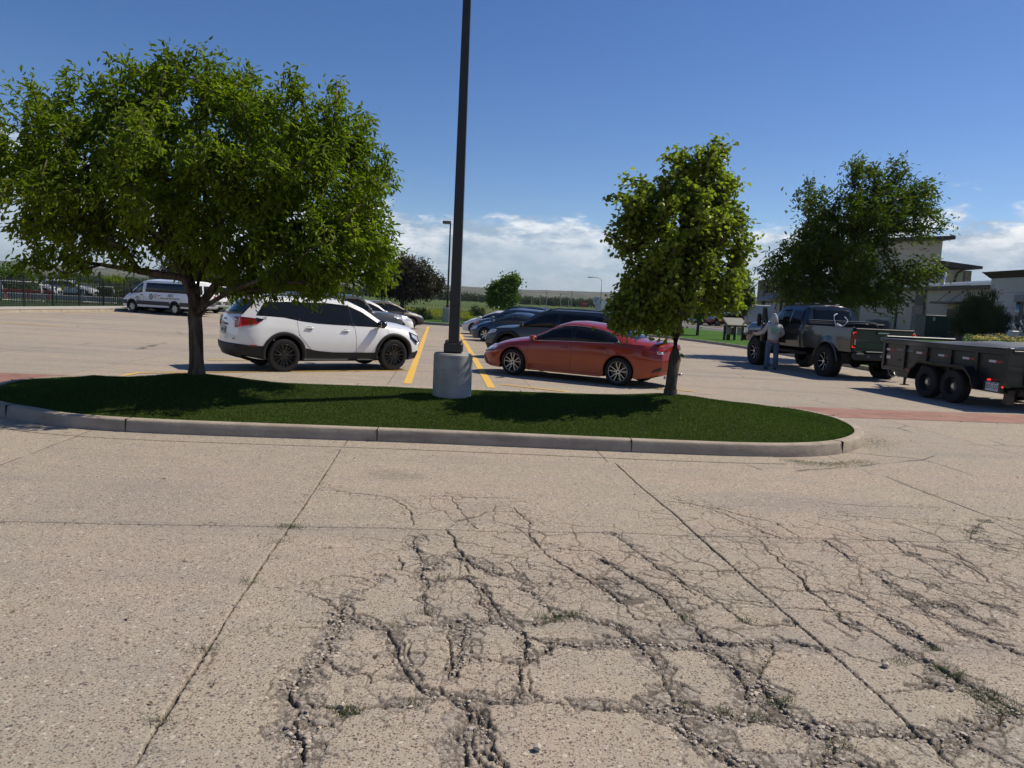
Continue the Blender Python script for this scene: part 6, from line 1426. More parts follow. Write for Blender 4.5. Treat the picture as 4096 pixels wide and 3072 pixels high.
# ------------------------------------------------------------------ person (seen from behind, hood up)
def skin(name, chains, mat_, parent=None, sub=2, rootidx=0):
    """chains: list of lists of (x,y,z,r or (rx,ry)); chains may start at an existing joint by repeating its coordinates"""
    V = []; E = []; Rr_ = []; idx = {}
    def vid(p):
        k = (round(p[0], 4), round(p[1], 4), round(p[2], 4))
        if k not in idx: idx[k] = len(V); V.append(p[:3]); Rr_.append(p[3] if isinstance(p[3], tuple) else (p[3], p[3]))
        return idx[k]
    for c in chains:
        ids = [vid(p) for p in c]; E += list(zip(ids[:-1], ids[1:]))
    me = bpy.data.meshes.new(name); me.from_pydata(V, E, []); o = bpy.data.objects.new(name, me); COL.objects.link(o)
    md = o.modifiers.new('s', 'SKIN'); md.use_smooth_shade = True
    if not me.skin_vertices: 
        bm = bmesh.new(); bm.from_mesh(me); bm.verts.layers.skin.verify(); bm.to_mesh(me); bm.free()
    for i, r in enumerate(Rr_): me.skin_vertices[0].data[i].radius = r
    me.skin_vertices[0].data[rootidx].use_root = True
    m2 = o.modifiers.new('u', 'SUBSURF'); m2.levels = sub; m2.render_levels = sub
    dg = bpy.context.evaluated_depsgraph_get(); dg.update(); me2 = bpy.data.meshes.new_from_object(o.evaluated_get(dg)); bpy.data.objects.remove(o)
    me2.name = name; me2.materials.clear(); me2.materials.append(mat_); me2.polygons.foreach_set('use_smooth', [True]*len(me2.polygons))
    o = bpy.data.objects.new(name, me2); COL.objects.link(o); o.parent = parent; return o
def person():
    root = empty('person', label='person in grey hooded sweatshirt and blue jeans reaching into the open pickup door', cat='person')
    # local: faces +y (away), x right
    skinm = mat('skin', (.42, .24, .17), .55); gr = mat('grey_fleece', (.43, .42, .40), .95, var=.08, vs=9, bump=.3, bs=60, spec=.1, bdist=.01); jn = mat('blue_denim', (.10, .14, .20), .9, var=.2, vs=6, bump=.2, bs=80, spec=.1); sh = mat('dark_shoe', (.03, .028, .026), .7)
    hip = (0, 0, .98); 
    body = [[(0, 0, .98, (.15, .12)), (0, 0, 1.18, (.14, .11)), (0, .02, 1.38, (.17, .12)), (0, .04, 1.50, (.10, .08)), (0, .07, 1.58, (.055, .06)), (0, .10, 1.66, (.085, .10)), (0, .11, 1.75, (.08, .10)), (0, .10, 1.80, (.05, .06))]]
    Lg = [(0, 0, .98, (.15, .12)), (-.11, 0, .88, .10), (-.13, .03, .50, .065), (-.14, -.05, .12, .045), (-.14, .06, .05, .04), (-.15, .16, .04, .03)]
    Rg = [(0, 0, .98, (.15, .12)), (.11, 0, .88, .10), (.13, .02, .50, .065), (.14, -.04, .12, .045), (.15, .07, .05, .04), (.16, .17, .04, .03)]
    La = [(0, .02, 1.38, (.17, .12)), (-.20, .03, 1.44, .065), (-.33, .06, 1.22, .048), (-.50, .26, 1.14, .036), (-.57, .34, 1.15, (.035, .02))]
    Ra = [(0, .02, 1.38, (.17, .12)), (.20, .03, 1.44, .065), (.31, .10, 1.20, .048), (.26, .36, 1.10, .036), (.24, .44, 1.10, (.035, .02))]
    fing = []
    for (cx, cy, cz), d, s_ in (((-.57, .34, 1.15), Vector((-.6, .75, -.1)), 1), ((.24, .44, 1.10), Vector((-.15, .95, -.15)), -1)):
        d.normalize(); l = Vector((-d.y, d.x, 0)).normalized(); u = Vector((0, 0, 1))
        for k, ln in enumerate((.075, .085, .08, .062)):
            a = Vector((cx, cy, cz))+u*(.030-.02*k)+d*.03; b = a+d*ln*.5; c = b+d*ln*.4-l*s_*.02
            fing.append([(cx, cy, cz, (.035, .02)), (*a, .010), (*b, .009), (*c, .007)])
        a = Vector((cx, cy, cz))+u*.035; b = a+u*.025+d*.03; fing.append([(cx, cy, cz, (.035, .02)), (*a, .012), (*b, .010), (*(b+d*.03), .008)])
    skin('body', body+[Lg, Rg, La, Ra]+fing, skinm, root, 1)
    skin('jeans', [[(0, 0, 1.0, (.17, .135)), (-.115, 0, .86, .118), (-.135, .035, .50, .092), (-.14, -.03, .12, .088), (-.14, -.02, .06, .085)], [(0, 0, 1.0, (.17, .135)), (.115, 0, .86, .118), (.135, .03, .50, .092), (.145, -.02, .12, .088), (.145, -.01, .06, .085)]], jn, root, 2)
    hd_ = skin('hooded_sweatshirt', [[(0, 0, .93, (.205, .165)), (0, 0, 1.08, (.20, .16)), (0, .01, 1.25, (.205, .15)), (0, .02, 1.40, (.205, .135)), (0, .04, 1.52, (.12, .11)), (0, .07, 1.62, (.115, .125))],
        [(0, .02, 1.40, (.205, .135)), (-.20, .03, 1.44, .088), (-.34, .06, 1.22, .075), (-.49, .25, 1.15, .055), (-.54, .30, 1.15, .045)], [(0, .02, 1.40, (.205, .135)), (.20, .03, 1.44, .088), (.33, .10, 1.20, .075), (.27, .34, 1.11, .055), (.25, .40, 1.11, .045)]], gr, root, 2)
    skin('hood', [[(0, .03, 1.53, (.12, .11)), (0, .06, 1.63, (.135, .135)), (0, .085, 1.74, (.125, .14)), (0, .06, 1.83, (.07, .085)), (0, .03, 1.865, (.03, .03))]], gr, root, 2)
    for s_ in (-1, 1):
        m = MB(); m.ball((0, .05, .045), (.05, .14, .05), 14, 8); m.box((0, .05, .012), (.095, .28, .024), bev=.01); o = m.build('shoe', sh, root, True); o.location = (s_*.145, .02, 0); o.rotation_euler = (0, 0, -s_*.1)
    green = mat('green_print', (.05, .42, .16), .7)
    def yb__(x, z): return -.135+.55*x*x-.010
    m = MB()
    for pts in ([(-.13, 1.42), (-.08, 1.22)], [(-.11, 1.42), (-.05, 1.20)], [(-.08, 1.22), (-.03, 1.36)], [(-.03, 1.36), (.02, 1.38)], [(.02, 1.38), (.04, 1.18)], [(.04, 1.18), (.09, 1.42)], [(.04, 1.20), (.12, 1.40)], [(-.16, 1.20), (.05, 1.19)]):
        (xa, za), (xb, zb_) = pts; m.tube([(xa*.8, yb__(xa, za), za), ((xa+xb)/2*.8, yb__((xa+xb)/2, 0)-.004, (za+zb_)/2), (xb*.8, yb__(xb, zb_), zb_)], .0055, 5)
    m.build('back_print', green, root)
    f = AT(1668, 793, 25.2); root.location = (f.x-.05, 25.2, float(gz(f.x, 25.2))); root.rotation_euler = (0, 0, R(-8)); root.scale = (1.02,)*3
person()
# ================================================================== trees
def bark(name, c1, c2, s=14):
    if name in MATS: return MATS[name]
    n = NB(name); v = n.mapping(scale=(1, 1, .18)); q = n.noise(s, 6, .7, v); n.put(n.b, 'Base Color', n.mix(n.ramp(q, .35, .65), c1, c2)); n.b.inputs['Roughness'].default_value = .95; n.b.inputs['Specular IOR Level'].default_value = .1
    n.bump(q, .9, .03); return n.m
def leaves(name, C, L, Wd, mat_, parent, droop=.5, fold=.35, wind=(0, 0, 0), tint=None, out=None):
    """C (n,3) leaf base points, out (n,3) preferred direction"""
    n = len(C); d = rng.normal(size=(n, 3)); d /= np.linalg.norm(d, axis=1)[:, None]
    if out is not None: d = d*.9+out*.8
    d = d+np.array(wind); d[:, 2] -= droop; d /= np.linalg.norm(d, axis=1)[:, None]
    up = rng.normal(size=(n, 3))*.55; up[:, 2] += 1; s = np.cross(d, up); s /= np.linalg.norm(s, axis=1)[:, None]+1e-9; nn = np.cross(s, d)
    k = (.65+.6*rng.random(n))[:, None]; l = L*k; w_ = Wd*k
    b = C; t = C+d*l-nn*l*.12
    L1 = C+d*l*.30+s*w_*.5+nn*w_*fold*.5; L2 = C+d*l*.68+s*w_*.42+nn*w_*fold*.35; R1 = C+d*l*.30-s*w_*.5+nn*w_*fold*.5; R2 = C+d*l*.68-s*w_*.42+nn*w_*fold*.35
    V = np.stack([b, R1, R2, t, L2, L1], 1).reshape(-1, 3); i = np.arange(n)*6
    F = np.concatenate([np.column_stack([i, i+1, i+2, i+3]), np.column_stack([i, i+3, i+4, i+5])])
    o = npobj(name, V, F, mat_, parent); tv = (rng.random(n) if tint is None else tint).astype(np.float32)
    at = o.data.attributes.new('tint', 'FLOAT', 'POINT'); at.data.foreach_set('value', np.repeat(tv, 6)); return o
def tree(name, label, cat, base, limbs, lobes, ntip, nleaf, leaf, lmat, bmat, rtrunk, spread=.28, droop=.5, wind=(0, 0, 0), shell=.42, group=None, sprig=.5, fold=.35, flow=0, seed=1, thin=1.0, upw=.0):
    """limbs: list of polylines (absolute x,y,z) the first starting at the base; lobes: (cx,cy,cz,rx,ry,rz[,weight])"""
    global rng; sv = rng; rng = np.random.default_rng(seed)
    root = empty(name, base, 0, label, cat, group); B0 = np.array(base, float)
    nodes = []; par = []; main = []
    for li, l in enumerate(limbs):
        prev = -1
        for p in l:
            p = np.array(p, float)
            if nodes:
                dd = np.linalg.norm(np.array(nodes)-p, axis=1); j = int(dd.argmin())
                if dd[j] < 1e-4: prev = j; continue
            nodes.append(p); par.append(prev); prev = len(nodes)-1; main.append(prev)
    vols = np.array([l[3]*l[4]*l[5]*(l[6] if len(l) > 6 else 1) for l in lobes]); vols = vols**.8; vols /= vols.sum(); tips = []
    for _ in range(ntip):
        l = lobes[rng.choice(len(lobes), p=vols)]; d = rng.normal(size=3); d /= np.linalg.norm(d); r = rng.random()**shell
        tips.append(np.array(l[:3])+d*r*np.array(l[3:6]))
    fork = np.array(limbs[0][-1], float); tips.sort(key=lambda t: np.linalg.norm(t-fork)); first_free = 1 if len(limbs[0]) > 1 else 0
    tipn = []; low = nodes[0][2]+.55*(fork[2]-nodes[0][2])
    for t in tips:
        A = np.array(nodes); dd = np.linalg.norm(A-t, axis=1)+.8*np.maximum(0, A[:, 2]-t[2])+(A[:, 2] < low)*50
        j = int(dd.argmin()); a = nodes[j]; L = np.linalg.norm(t-a)
        if L < .02: continue
        k = max(1, min(4, int(L/.35))); g = par[j]; dirp = (a-nodes[g]) if g >= 0 else np.array([0, 0, 1.]); dirp = dirp/(np.linalg.norm(dirp)+1e-9)
        prev = j
        for i in range(1, k+1):
            u = i/k; p = a*(1-u)+t*u+(dirp*L*.22+np.array([0, 0, .06*L+upw*L]))*4*u*(1-u)*.6+rng.normal(size=3)*.03*L*(i < k)
            nodes.append(p); par.append(prev); prev = len(nodes)-1
        tipn.append(prev)
    cnt = np.zeros(len(nodes)); cnt[tipn] = 1
    for i in range(len(nodes)-1, -1, -1):
        if par[i] >= 0: cnt[par[i]] += max(cnt[i], .3)
    rad = rtrunk*(np.maximum(cnt, .4)/max(cnt[0], 1))**.40; rad[0] *= 1.12
    mb = MB(); kids = {}
    for i, p in enumerate(par):
        if p >= 0: kids.setdefault(p, []).append(i)
    def chain(i):
        c = [par[i], i]
        while kids.get(c[-1]): c.append(max(kids[c[-1]], key=lambda q: cnt[q]))
        return c
    used = set(); order = sorted(range(len(nodes)), key=lambda q: -cnt[q])
    for i in order:
        if par[i] < 0 or i in used: continue
        c = chain(i); used |= set(c[1:]); r0 = [rad[q] for q in c]; 
        if par[i] != 0: r0[0] = min(rad[c[0]], rad[c[1]]*1.5)
        mb.tube([tuple(nodes[q]-B0) for q in c], r0, 9 if r0[0] > .05 else (6 if r0[0] > .02 else 4))
    # root flare
    p0 = nodes[0]-B0; mb.cyl(tuple(p0-np.array([0, 0, .15])), tuple(p0+np.array([0, 0, .12])), rad[0]*1.35, rad[0]*1.02, 12, caps=False)
    mb.build('trunk', bmat, root, True)
    # leaves in sprays around the outer nodes
    T = np.array([nodes[q] for q in tipn]); G = np.array([nodes[par[q]] for q in tipn]); D_ = T-G; D_ /= np.linalg.norm(D_, axis=1)[:, None]+1e-9
    dens = (.55+.9*rng.random(len(T)))*thin; m = np.maximum(1, (nleaf*dens).astype(int)); idx = np.repeat(np.arange(len(T)), m); n = len(idx)
    u = rng.random(n); C = T[idx]-D_[idx]*(1-u)[:, None]*sprig*.9+D_[idx]*(u*.12*sprig)[:, None]+rng.normal(size=(n, 3))*spread*(.35+.75*(1-u))[:, None]*.6
    C[:, 2] -= np.abs(rng.normal(size=n))*spread*droop*.5; C += np.array(wind)*spread*rng.random((n, 1))
    cc = np.array([0, 0, 0.])+np.average([l[:3] for l in lobes], axis=0, weights=vols); o_ = C-cc; o_ /= np.linalg.norm(o_, axis=1)[:, None]
    tint = np.clip(rng.random(n)*.55+.45*rng.random(len(T))[idx], 0, 1)
    leaves('crown', C-B0, leaf[0], leaf[1], lmat, root, droop, fold, wind, tint, o_*.5+D_[idx]*.5)
    rng = sv; return root
M_leafA = leafmat('ash_leaf', (.072, .110, .007), (.26, .305, .021), .52, .45, .25)
M_leafB = leafmat('linden_leaf', (.080, .112, .009), (.37, .40, .055), .45, .40, .4)
M_leafC = leafmat('locust_leaf', (.036, .060, .005), (.15, .19, .016), .42, .45, .3)
M_leafP = leafmat('purple_leaf', (.030, .022, .014), (.075, .060, .030), .25, .5, .3)
M_leafG = leafmat('maple_leaf', (.060, .120, .018), (.15, .22, .04), .35, .45, .4)
M_leafD = leafmat('dark_bush_leaf', (.022, .042, .014), (.05, .085, .025), .2, .6, .2)
M_leafF = leafmat('far_tree_leaf', (.038, .055, .025), (.075, .10, .045), .2, .7, .1)
M_bkA = bark('grey_brown_bark', (.055, .038, .028), (.16, .122, .09)); M_bkB = bark('smooth_bark', (.060, .050, .038), (.12, .10, .075), 22)
def lobe(px, py, rx, ry, Y, dep=None, dy=0, wgt=1):
    c = AT(px, py, Y); s = Y/1600; return (c.x, Y+dy, c.z, rx*s, (dep if dep else rx*s), ry*s, wgt)
def limb(Y, *pts): return [tuple(AT(px, py, Y+dy)) for px, py, dy in pts]
# --- large tree left
Y1 = T1P[1]; z1 = float(isl_h(np.array([T1P[0]]), np.array([T1P[1]]))[0]); b1 = (AT(425, 812, Y1).x, Y1, z1-.03)
lm = [[b1]+limb(Y1, (424, 770, 0), (423, 722, 0), (421, 684, 0)), limb(Y1, (421, 684, 0), (414, 640, -.05), (395, 600, -.15), (360, 540, -.3), (300, 480, -.6), (230, 400, -.9)), limb(Y1, (421, 684, 0), (423, 640, .1), (432, 590, .25), (445, 500, .3), (440, 380, .2), (430, 260, 0)),
      limb(Y1, (421, 684, 0), (436, 655, .1), (470, 610, .3), (520, 560, .6), (600, 480, .9), (680, 380, 1.0)), limb(Y1, (421, 684, 0), (445, 660, -.2), (500, 628, -.5), (600, 590, -.9), (700, 520, -1.2), (780, 440, -1.2)), limb(Y1, (423, 640, .1), (405, 590, .4), (380, 520, .8), (330, 400, 1.2), (280, 300, 1.4)), limb(Y1, (432, 590, .25), (460, 520, -.3), (500, 420, -.8), (540, 300, -1.0)), limb(Y1, (395, 600, -.15), (300, 585, .1), (220, 572, .3), (130, 560, .4)), limb(Y1, (445, 500, .3), (500, 400, .8), (560, 280, 1.1))]
lb = [lobe(430, 360, 245, 205, Y1, 2.3), lobe(240, 320, 165, 150, Y1, 2.0), lobe(170, 250, 60, 75, Y1, .6), lobe(300, 200, 75, 70, Y1, .8), lobe(410, 165, 60, 62, Y1, .8), lobe(510, 180, 85, 75, Y1, 1.0), lobe(690, 265, 100, 95, Y1, 1.3), lobe(640, 360, 170, 170, Y1, 1.8), lobe(770, 390, 78, 120, Y1, 1.2), lobe(745, 520, 115, 105, Y1, 1.4), lobe(800, 560, 60, 60, Y1, .8), lobe(610, 560, 110, 75, Y1, 1.3), lobe(110, 370, 85, 80, Y1, 1.5, -1.0), lobe(210, 430, 105, 85, Y1, 1.6, -1.3), lobe(40, 320, 45, 60, Y1, .7), lobe(130, 480, 95, 85, Y1, 1.0), lobe(130, 560, 75, 45, Y1, .7), lobe(260, 500, 120, 70, Y1, 1.2), lobe(500, 470, 150, 110, Y1, 1.5), lobe(700, 600, 120, 45, Y1, 1.1), lobe(540, 605, 60, 40, Y1, .6)]
tree('ash_tree', 'large broad-crowned green tree with a forked trunk at the left of the grass island', 'tree', b1, lm, lb, 1000, 74, (.098, .036), M_leafA, M_bkA, .104, spread=.20, droop=.55, shell=.36, sprig=.34, seed=11)
# --- small linden right
Y2 = T2P[1]; z2 = float(isl_h(np.array([T2P[0]]), np.array([T2P[1]]))[0]); b2 = (AT(1447, 862, Y2).x, Y2, z2-.03)
lm = [[b2]+limb(Y2, (1450, 830, 0), (1458, 770, 0), (1460, 715, 0)), limb(Y2, (1460, 715, 0), (1465, 640, 0), (1475, 540, 0), (1495, 420, 0), (1510, 330, 0)), limb(Y2, (1465, 640, 0), (1420, 560, -.2), (1400, 470, -.3)), limb(Y2, (1475, 560, 0), (1530, 480, .3), (1550, 400, .4)), limb(Y2, (1460, 700, 0), (1400, 660, -.3), (1370, 640, -.4))]
lb = [lobe(1518, 345, 48, 48, Y2, .4), lobe(1480, 385, 80, 60, Y2, .6), lobe(1375, 430, 60, 60, Y2, .45), lobe(1540, 470, 55, 110, Y2, .6), lobe(1450, 500, 125, 120, Y2, .95), lobe(1530, 590, 80, 70, Y2, .7), lobe(1450, 610, 115, 85, Y2, .85), lobe(1365, 650, 62, 60, Y2, .6), lobe(1400, 676, 78, 38, Y2, .6), lobe(1562, 632, 42, 46, Y2, .45), lobe(1535, 318, 26, 28, Y2, .25), lobe(1590, 520, 28, 60, Y2, .35), lobe(1345, 500, 30, 50, Y2, .3)]
tree('linden_tree', 'small dense young tree with broad pale-edged leaves on the right half of the island', 'tree', b2, lm, lb, 520, 46, (.078, .058), M_leafB, M_bkB, .088, spread=.155, droop=.55, shell=.36, sprig=.22, seed=12, fold=.3, wind=(.12, 0, 0))
MB().tube([(b2[0]+.08, Y2, .72), (b2[0]+.14, Y2-.02, .76), (b2[0]+.17, Y2-.02, .84)], .004, 4)
# --- wind-blown tree behind the pickup
Y3 = 32.5; c = AT(1825, 700, Y3); b3 = (c.x, Y3, float(gz(c.x, Y3))+.15)
lm = [[b3, tuple(AT(1826, 690, Y3)), tuple(AT(1826, 655, Y3))], limb(Y3, (1826, 655, 0), (1812, 610, 0), (1790, 540, -.4), (1760, 460, -.6)), limb(Y3, (1826, 655, 0), (1832, 620, 0), (1836, 540, .3), (1840, 430, .3)), limb(Y3, (1832, 620, 0), (1870, 560, .2), (1920, 490, .2), (1945, 400, 0)), limb(Y3, (1812, 610, 0), (1760, 590, .6), (1700, 570, .8))]
lb = [lobe(1850, 460, 115, 62, Y3, 2.2), lobe(1752, 430, 42, 42, Y3, .9), lobe(1770, 490, 50, 40, Y3, 1.1), lobe(1865, 388, 55, 42, Y3, 1.0), lobe(1936, 372, 20, 34, Y3, .5, wgt=3), lobe(1905, 470, 45, 50, Y3, 1.1), lobe(1975, 450, 58, 50, Y3, 1.2), lobe(1990, 500, 50, 30, Y3, 1.0), lobe(1960, 590, 70, 42, Y3, 1.3), lobe(1745, 540, 75, 50, Y3, 1.6), lobe(1690, 590, 60, 40, Y3, 1.4), lobe(1815, 550, 95, 62, Y3, 2.0), lobe(1720, 630, 70, 30, Y3, 1.3), lobe(1800, 630, 70, 35, Y3, 1.4), lobe(1900, 630, 60, 35, Y3, 1.2), lobe(2010, 600, 28, 22, Y3, .6)]
tree('locust_tree', 'dark green wind-blown tree with several stems standing behind the pickup truck', 'tree', b3, lm, lb, 520, 62, (.19, .07), M_leafC, M_bkB, .17, spread=.42, droop=.25, shell=.40, sprig=.8, seed=13, wind=(.45, 0, .1))
# --- middle distance
def simple_tree(name, label, cat, px, Y, top, bot, hw, lmat, ntip, nleaf, leaf, r, seed, group=None, lean=0, zb=None, low=None, bk=None, spread=.5, extra=()):
    """px trunk column, top/bot display rows of the crown, hw half width in pixels"""
    c = AT(px, bot, Y); z0 = (float(gz(c.x, Y))-.02) if zb is None else zb; b = (c.x, Y, z0); s = Y/1600; hh = (bot-top)/2; cy = (top+bot)/2
    lb = [lobe(px+lean, cy, hw*.8, hh*.8, Y), lobe(px+lean-hw*.45, cy+hh*.3, hw*.5, hh*.5, Y), lobe(px+lean+hw*.45, cy+hh*.25, hw*.52, hh*.5, Y), lobe(px+lean*1.2, cy-hh*.55, hw*.45, hh*.42, Y)]+[lobe(*e, Y) for e in extra]
    fk = AT(px+lean*.2, bot-(bot-top)*(.12 if low is None else low), Y); lm = [[b, tuple((np.array(b)+np.array(fk))/2), tuple(fk)]]+[limb(Y, (px+lean*.2, bot-(bot-top)*(.12 if low is None else low), 0), (px+lean+dx_*hw*.5, cy, dy_*hw*s*.4)) for dx_, dy_ in ((-1, -.5), (-.2, 1), (.9, .3), (.3, -1))]
    return tree(name, label, cat, b, lm, lb, ntip, nleaf, leaf, lmat, bk or M_bkA, r, spread=spread, shell=.42, sprig=spread*1.6, seed=seed, group=group)
simple_tree('crab_apple_tree', 'round purple-brown leaved tree left of the far lamp post', 'tree', 868, 78, 548, 650, 92, M_leafP, 260, 60, (.26, .13), .22, 21, lean=10, spread=.75)
simple_tree('maple_tree', 'small bright green tree behind the row of cars right of the tall pole', 'tree', 1087, 58.5, 592, 664, 34, M_leafG, 150, 60, (.20, .14), .07, 22, spread=.38, extra=((1108, 606, 14, 16), (1062, 622, 12, 14)))
simple_tree('crab_apple_tree', 'dark leafy tree behind the roofs of the white vans', 'tree', 415, 72, 520, 655, 96, M_leafP, 240, 55, (.26, .13), .22, 23, spread=.8)
simple_tree('crab_apple_tree', 'dark purple-green tree just left of the farthest left-row cars, behind the tall tree crown', 'tree', 620, 80, 560, 655, 85, M_leafP, 200, 55, (.26, .14), .2, 24, spread=.8)
simple_tree('elm_tree', 'green bushy tree beyond the black fence at the far left edge', 'tree', 20, 66, 566, 650, 62, M_leafG, 160, 50, (.24, .14), .14, 25, spread=.6)
simple_tree('elm_tree', 'green bushy tree beyond the black fence left of the white vans', 'tree', 325/1.0-75, 64, 592, 655, 40, M_leafA, 120, 50, (.22, .13), .12, 26, spread=.5)
simple_tree('street_tree', 'young tree with a bare grey trunk on the lawn left of the display board', 'tree', 1509, 56, 560, 688, 46, M_leafG, 160, 60, (.20, .15), .11, 27, low=-.02, spread=.45, bk=M_bkB)
simple_tree('street_tree', 'narrow green tree across the road behind the right edge of the young island tree', 'tree', 1606, 98, 575, 680, 22, M_leafC, 110, 50, (.32, .2), .12, 28, spread=.6)
simple_tree('street_tree', 'small round green tree in front of the stone pillar building across the road', 'tree', 1622, 102, 640, 692, 17, M_leafG, 90, 40, (.30, .2), .08, 29, spread=.5)
simple_tree('maple_tree', 'green tree between the grey SUV and the young island tree, far behind', 'tree', 1385, 74, 600, 672, 36, M_leafC, 130, 50, (.26, .18), .12, 30, spread=.55)
# juniper bush
def juniper():
    Y = 50; lb = []
    for px, py, rx, ry in ((2090, 690, 34, 42), (2105, 665, 26, 34), (2130, 668, 22, 36), (2150, 690, 26, 32), (2168, 700, 18, 26), (2070, 705, 18, 26), (2115, 700, 50, 34)): lb.append(lobe(px, py, rx, ry, Y, rx*.028))
    c = AT(2115, 735, Y); z0 = .35; b = (c.x, Y, z0)
    tree('juniper_bush', 'large dark juniper bush in front of the beige building wall', 'bush', b, [[b, (c.x, Y, z0+.3)], [(c.x, Y, z0+.3), (c.x-1, Y, 1.6)], [(c.x, Y, z0+.3), (c.x+.8, Y, 1.8)], [(c.x, Y, z0+.3), (c.x, Y-.4, 2.2)]], lb, 330, 90, (.15, .035), leafmat('juniper_needles', (.016, .034, .012), (.045, .075, .024), .1, .7, .15), M_bkA, .08, spread=.3, droop=-.9, shell=.42, sprig=.5, seed=31, wind=(.35, 0, .2))
juniper()
# ================================================================== right verge, kerbs, road
KR = catmull([(13.6, 4), (13.5, 12), (13.3, 19.4), (12.95, 26), (13.0, 34), (12.7, 42), (11.6, 48), (9.3, 52), (5, 54.2), (-4, 55.0), (-30, 56.5), (-60, 58)], 8, False)
kerb_strip('verge_kerb', KR, .16, .15, side=-1, dens=.5)
M_lawn = mat('lawn', (.050, .120, .016), .95, var=.25, vs=3, bump=.6, bs=120, spec=.1, bdist=.02); M_asph = mat('asphalt', (.115, .108, .10), .9, var=.12, vs=2, bump=.2, bs=60, spec=.2, bdist=.005); M_wline = mat('white_road_paint', (.62, .62, .60), .7)
def ix(P, y):
    P = sorted(P, key=lambda p: p[1]); return float(np.interp(y, [p[1] for p in P], [p[0] for p in P]))
NE = [(15.6, 4), (16, 30), (18, 40), (20, 55), (19.5, 68), (16, 80), (10, 110), (6, 128)]; FE = [(21, 4), (22, 30), (24, 40), (27.5, 50), (31, 68), (32.3, 85), (31.5, 100), (26, 140)]
kk = [q for q in KR if q[1] < 51.5]; kin = [(q[0]+.15, q[1]) for q in kk]
ribbon('lawn_verge', kin, [(ix(NE, q[1]), q[1]) for q in kk], M_lawn, .14, m=4)
kf = [q for q in KR if q[1] >= 51.4 and q[0] > -45]; ribbon('lawn_verge', [(q[0], q[1]+.15) for q in kf], [(ix(NE, 62) if q[0] > 8 else q[0], max(62, q[1]+4.5)) for q in kf], M_lawn, .13, m=3)
ribbon('lawn_verge', [(ix(NE, y), y) for y in (51.4, 62, 70, 80)], [(x, y) for x, y in ((9.6, 51.9), (8, 62), (6, 70), (3, 80))], M_lawn, .12, m=3)
ys_ = [4, 30, 40, 50, 60, 70, 80, 90, 100, 110, 125]
ribbon('road', [(ix(NE, y), y) for y in ys_], [(ix(FE, y), y) for y in ys_], M_asph, .03, n=2, m=3)
def rline(fr, w_, m_): ribbon('road_marking', [(ix(NE, y)*(1-fr)+ix(FE, y)*fr-w_/2, y) for y in ys_], [(ix(NE, y)*(1-fr)+ix(FE, y)*fr+w_/2, y) for y in ys_], m_, .036, n=2)
rline(.42, .14, M_wline); rline(.46, .14, M_wline); rline(.62, .14, M_yel); rline(.645, .14, M_yel)
def zfar(x, y): return gz(x, y)+.12+.45*sstep(28, 33, x)*sstep(95, 70, y)
ribbon('far_kerb_walk', [(ix(FE, y), y) for y in ys_], [(ix(FE, y)+1.6, y) for y in ys_], M_walk, 0, m=2, zf=zfar)
ribbon('lawn_verge', [(ix(FE, y)+1.6, y) for y in ys_], [(62, y) for y in ys_], M_lawn, 0, m=12, n=3, zf=zfar)
# left kerb, walk, grass and fence
k0, k1 = D(-300, 678), D(243, 673); f0, f1 = S(-560, 1224, .16), S(500, 1223, .16); f2 = S(-2200, 1230, .16)
def ext(a, b, t): return (a[0]+(b[0]-a[0])*t, a[1]+(b[1]-a[1])*t)
LK = [ext(k0, k1, -1.5), ext(k0, k1, 0), ext(k0, k1, 1.0), ext(k0, k1, 1.25)]
LK = [(-46, 33.0), (-31, 36.4), (-25.0, 39.0), (-23.9, 43.0), (-25.5, 46.5), (-26.5, 49)]
LK = [tuple(D(-240, 679)[:2]), tuple(D(0, 676)[:2]), tuple(D(120, 674.2)[:2]), tuple(D(243, 672.8)[:2])]; LK.append((LK[-1][0]-.4, LK[-1][1]+6)); LK.append((LK[-1][0]-.6, LK[-1][1]+8))
kerb_strip('walk_kerb', LK, .15, .16, side=1, dens=.5)
MY = MB()
FN = [tuple(S(-900, 1222, .16)[:2]), tuple(S(0, 1226, .16)[:2]), tuple(S(250, 1224.5, .16)[:2]), tuple(S(492, 1223, .16)[:2])]; FN.append((FN[-1][0]-1.0, FN[-1][1]+9)); FN.append((FN[-1][0]-1.4, FN[-1][1]+12))
A_ = [LK[0], LK[1], LK[2], LK[3], LK[4], LK[5]]; B_ = FN
ribbon('walkway', A_, B_, M_walk, .155, n=4, m=2); ribbon('play_yard_grass', B_, [(b[0]-34, b[1]+14) for b in B_], mat('yard_grass', (.04, .075, .02), .95, var=.3, vs=1.5, bump=.5, bs=60, spec=.1, bdist=.02), .14, n=2, m=5)
for a, b in zip(LK[:3], LK[1:4]): 
    t = np.array(b)-np.array(a); t /= np.linalg.norm(t); nn = np.array([-t[1], t[0]]); o = ribbon('painted_kerb_edge', [np.array(a)+nn*.0, np.array(b)+nn*.0], [np.array(a)+nn*.13, np.array(b)+nn*.13], M_yel, .1625, n=4)
M_iron = mat('black_iron', (.010, .010, .010), .45)
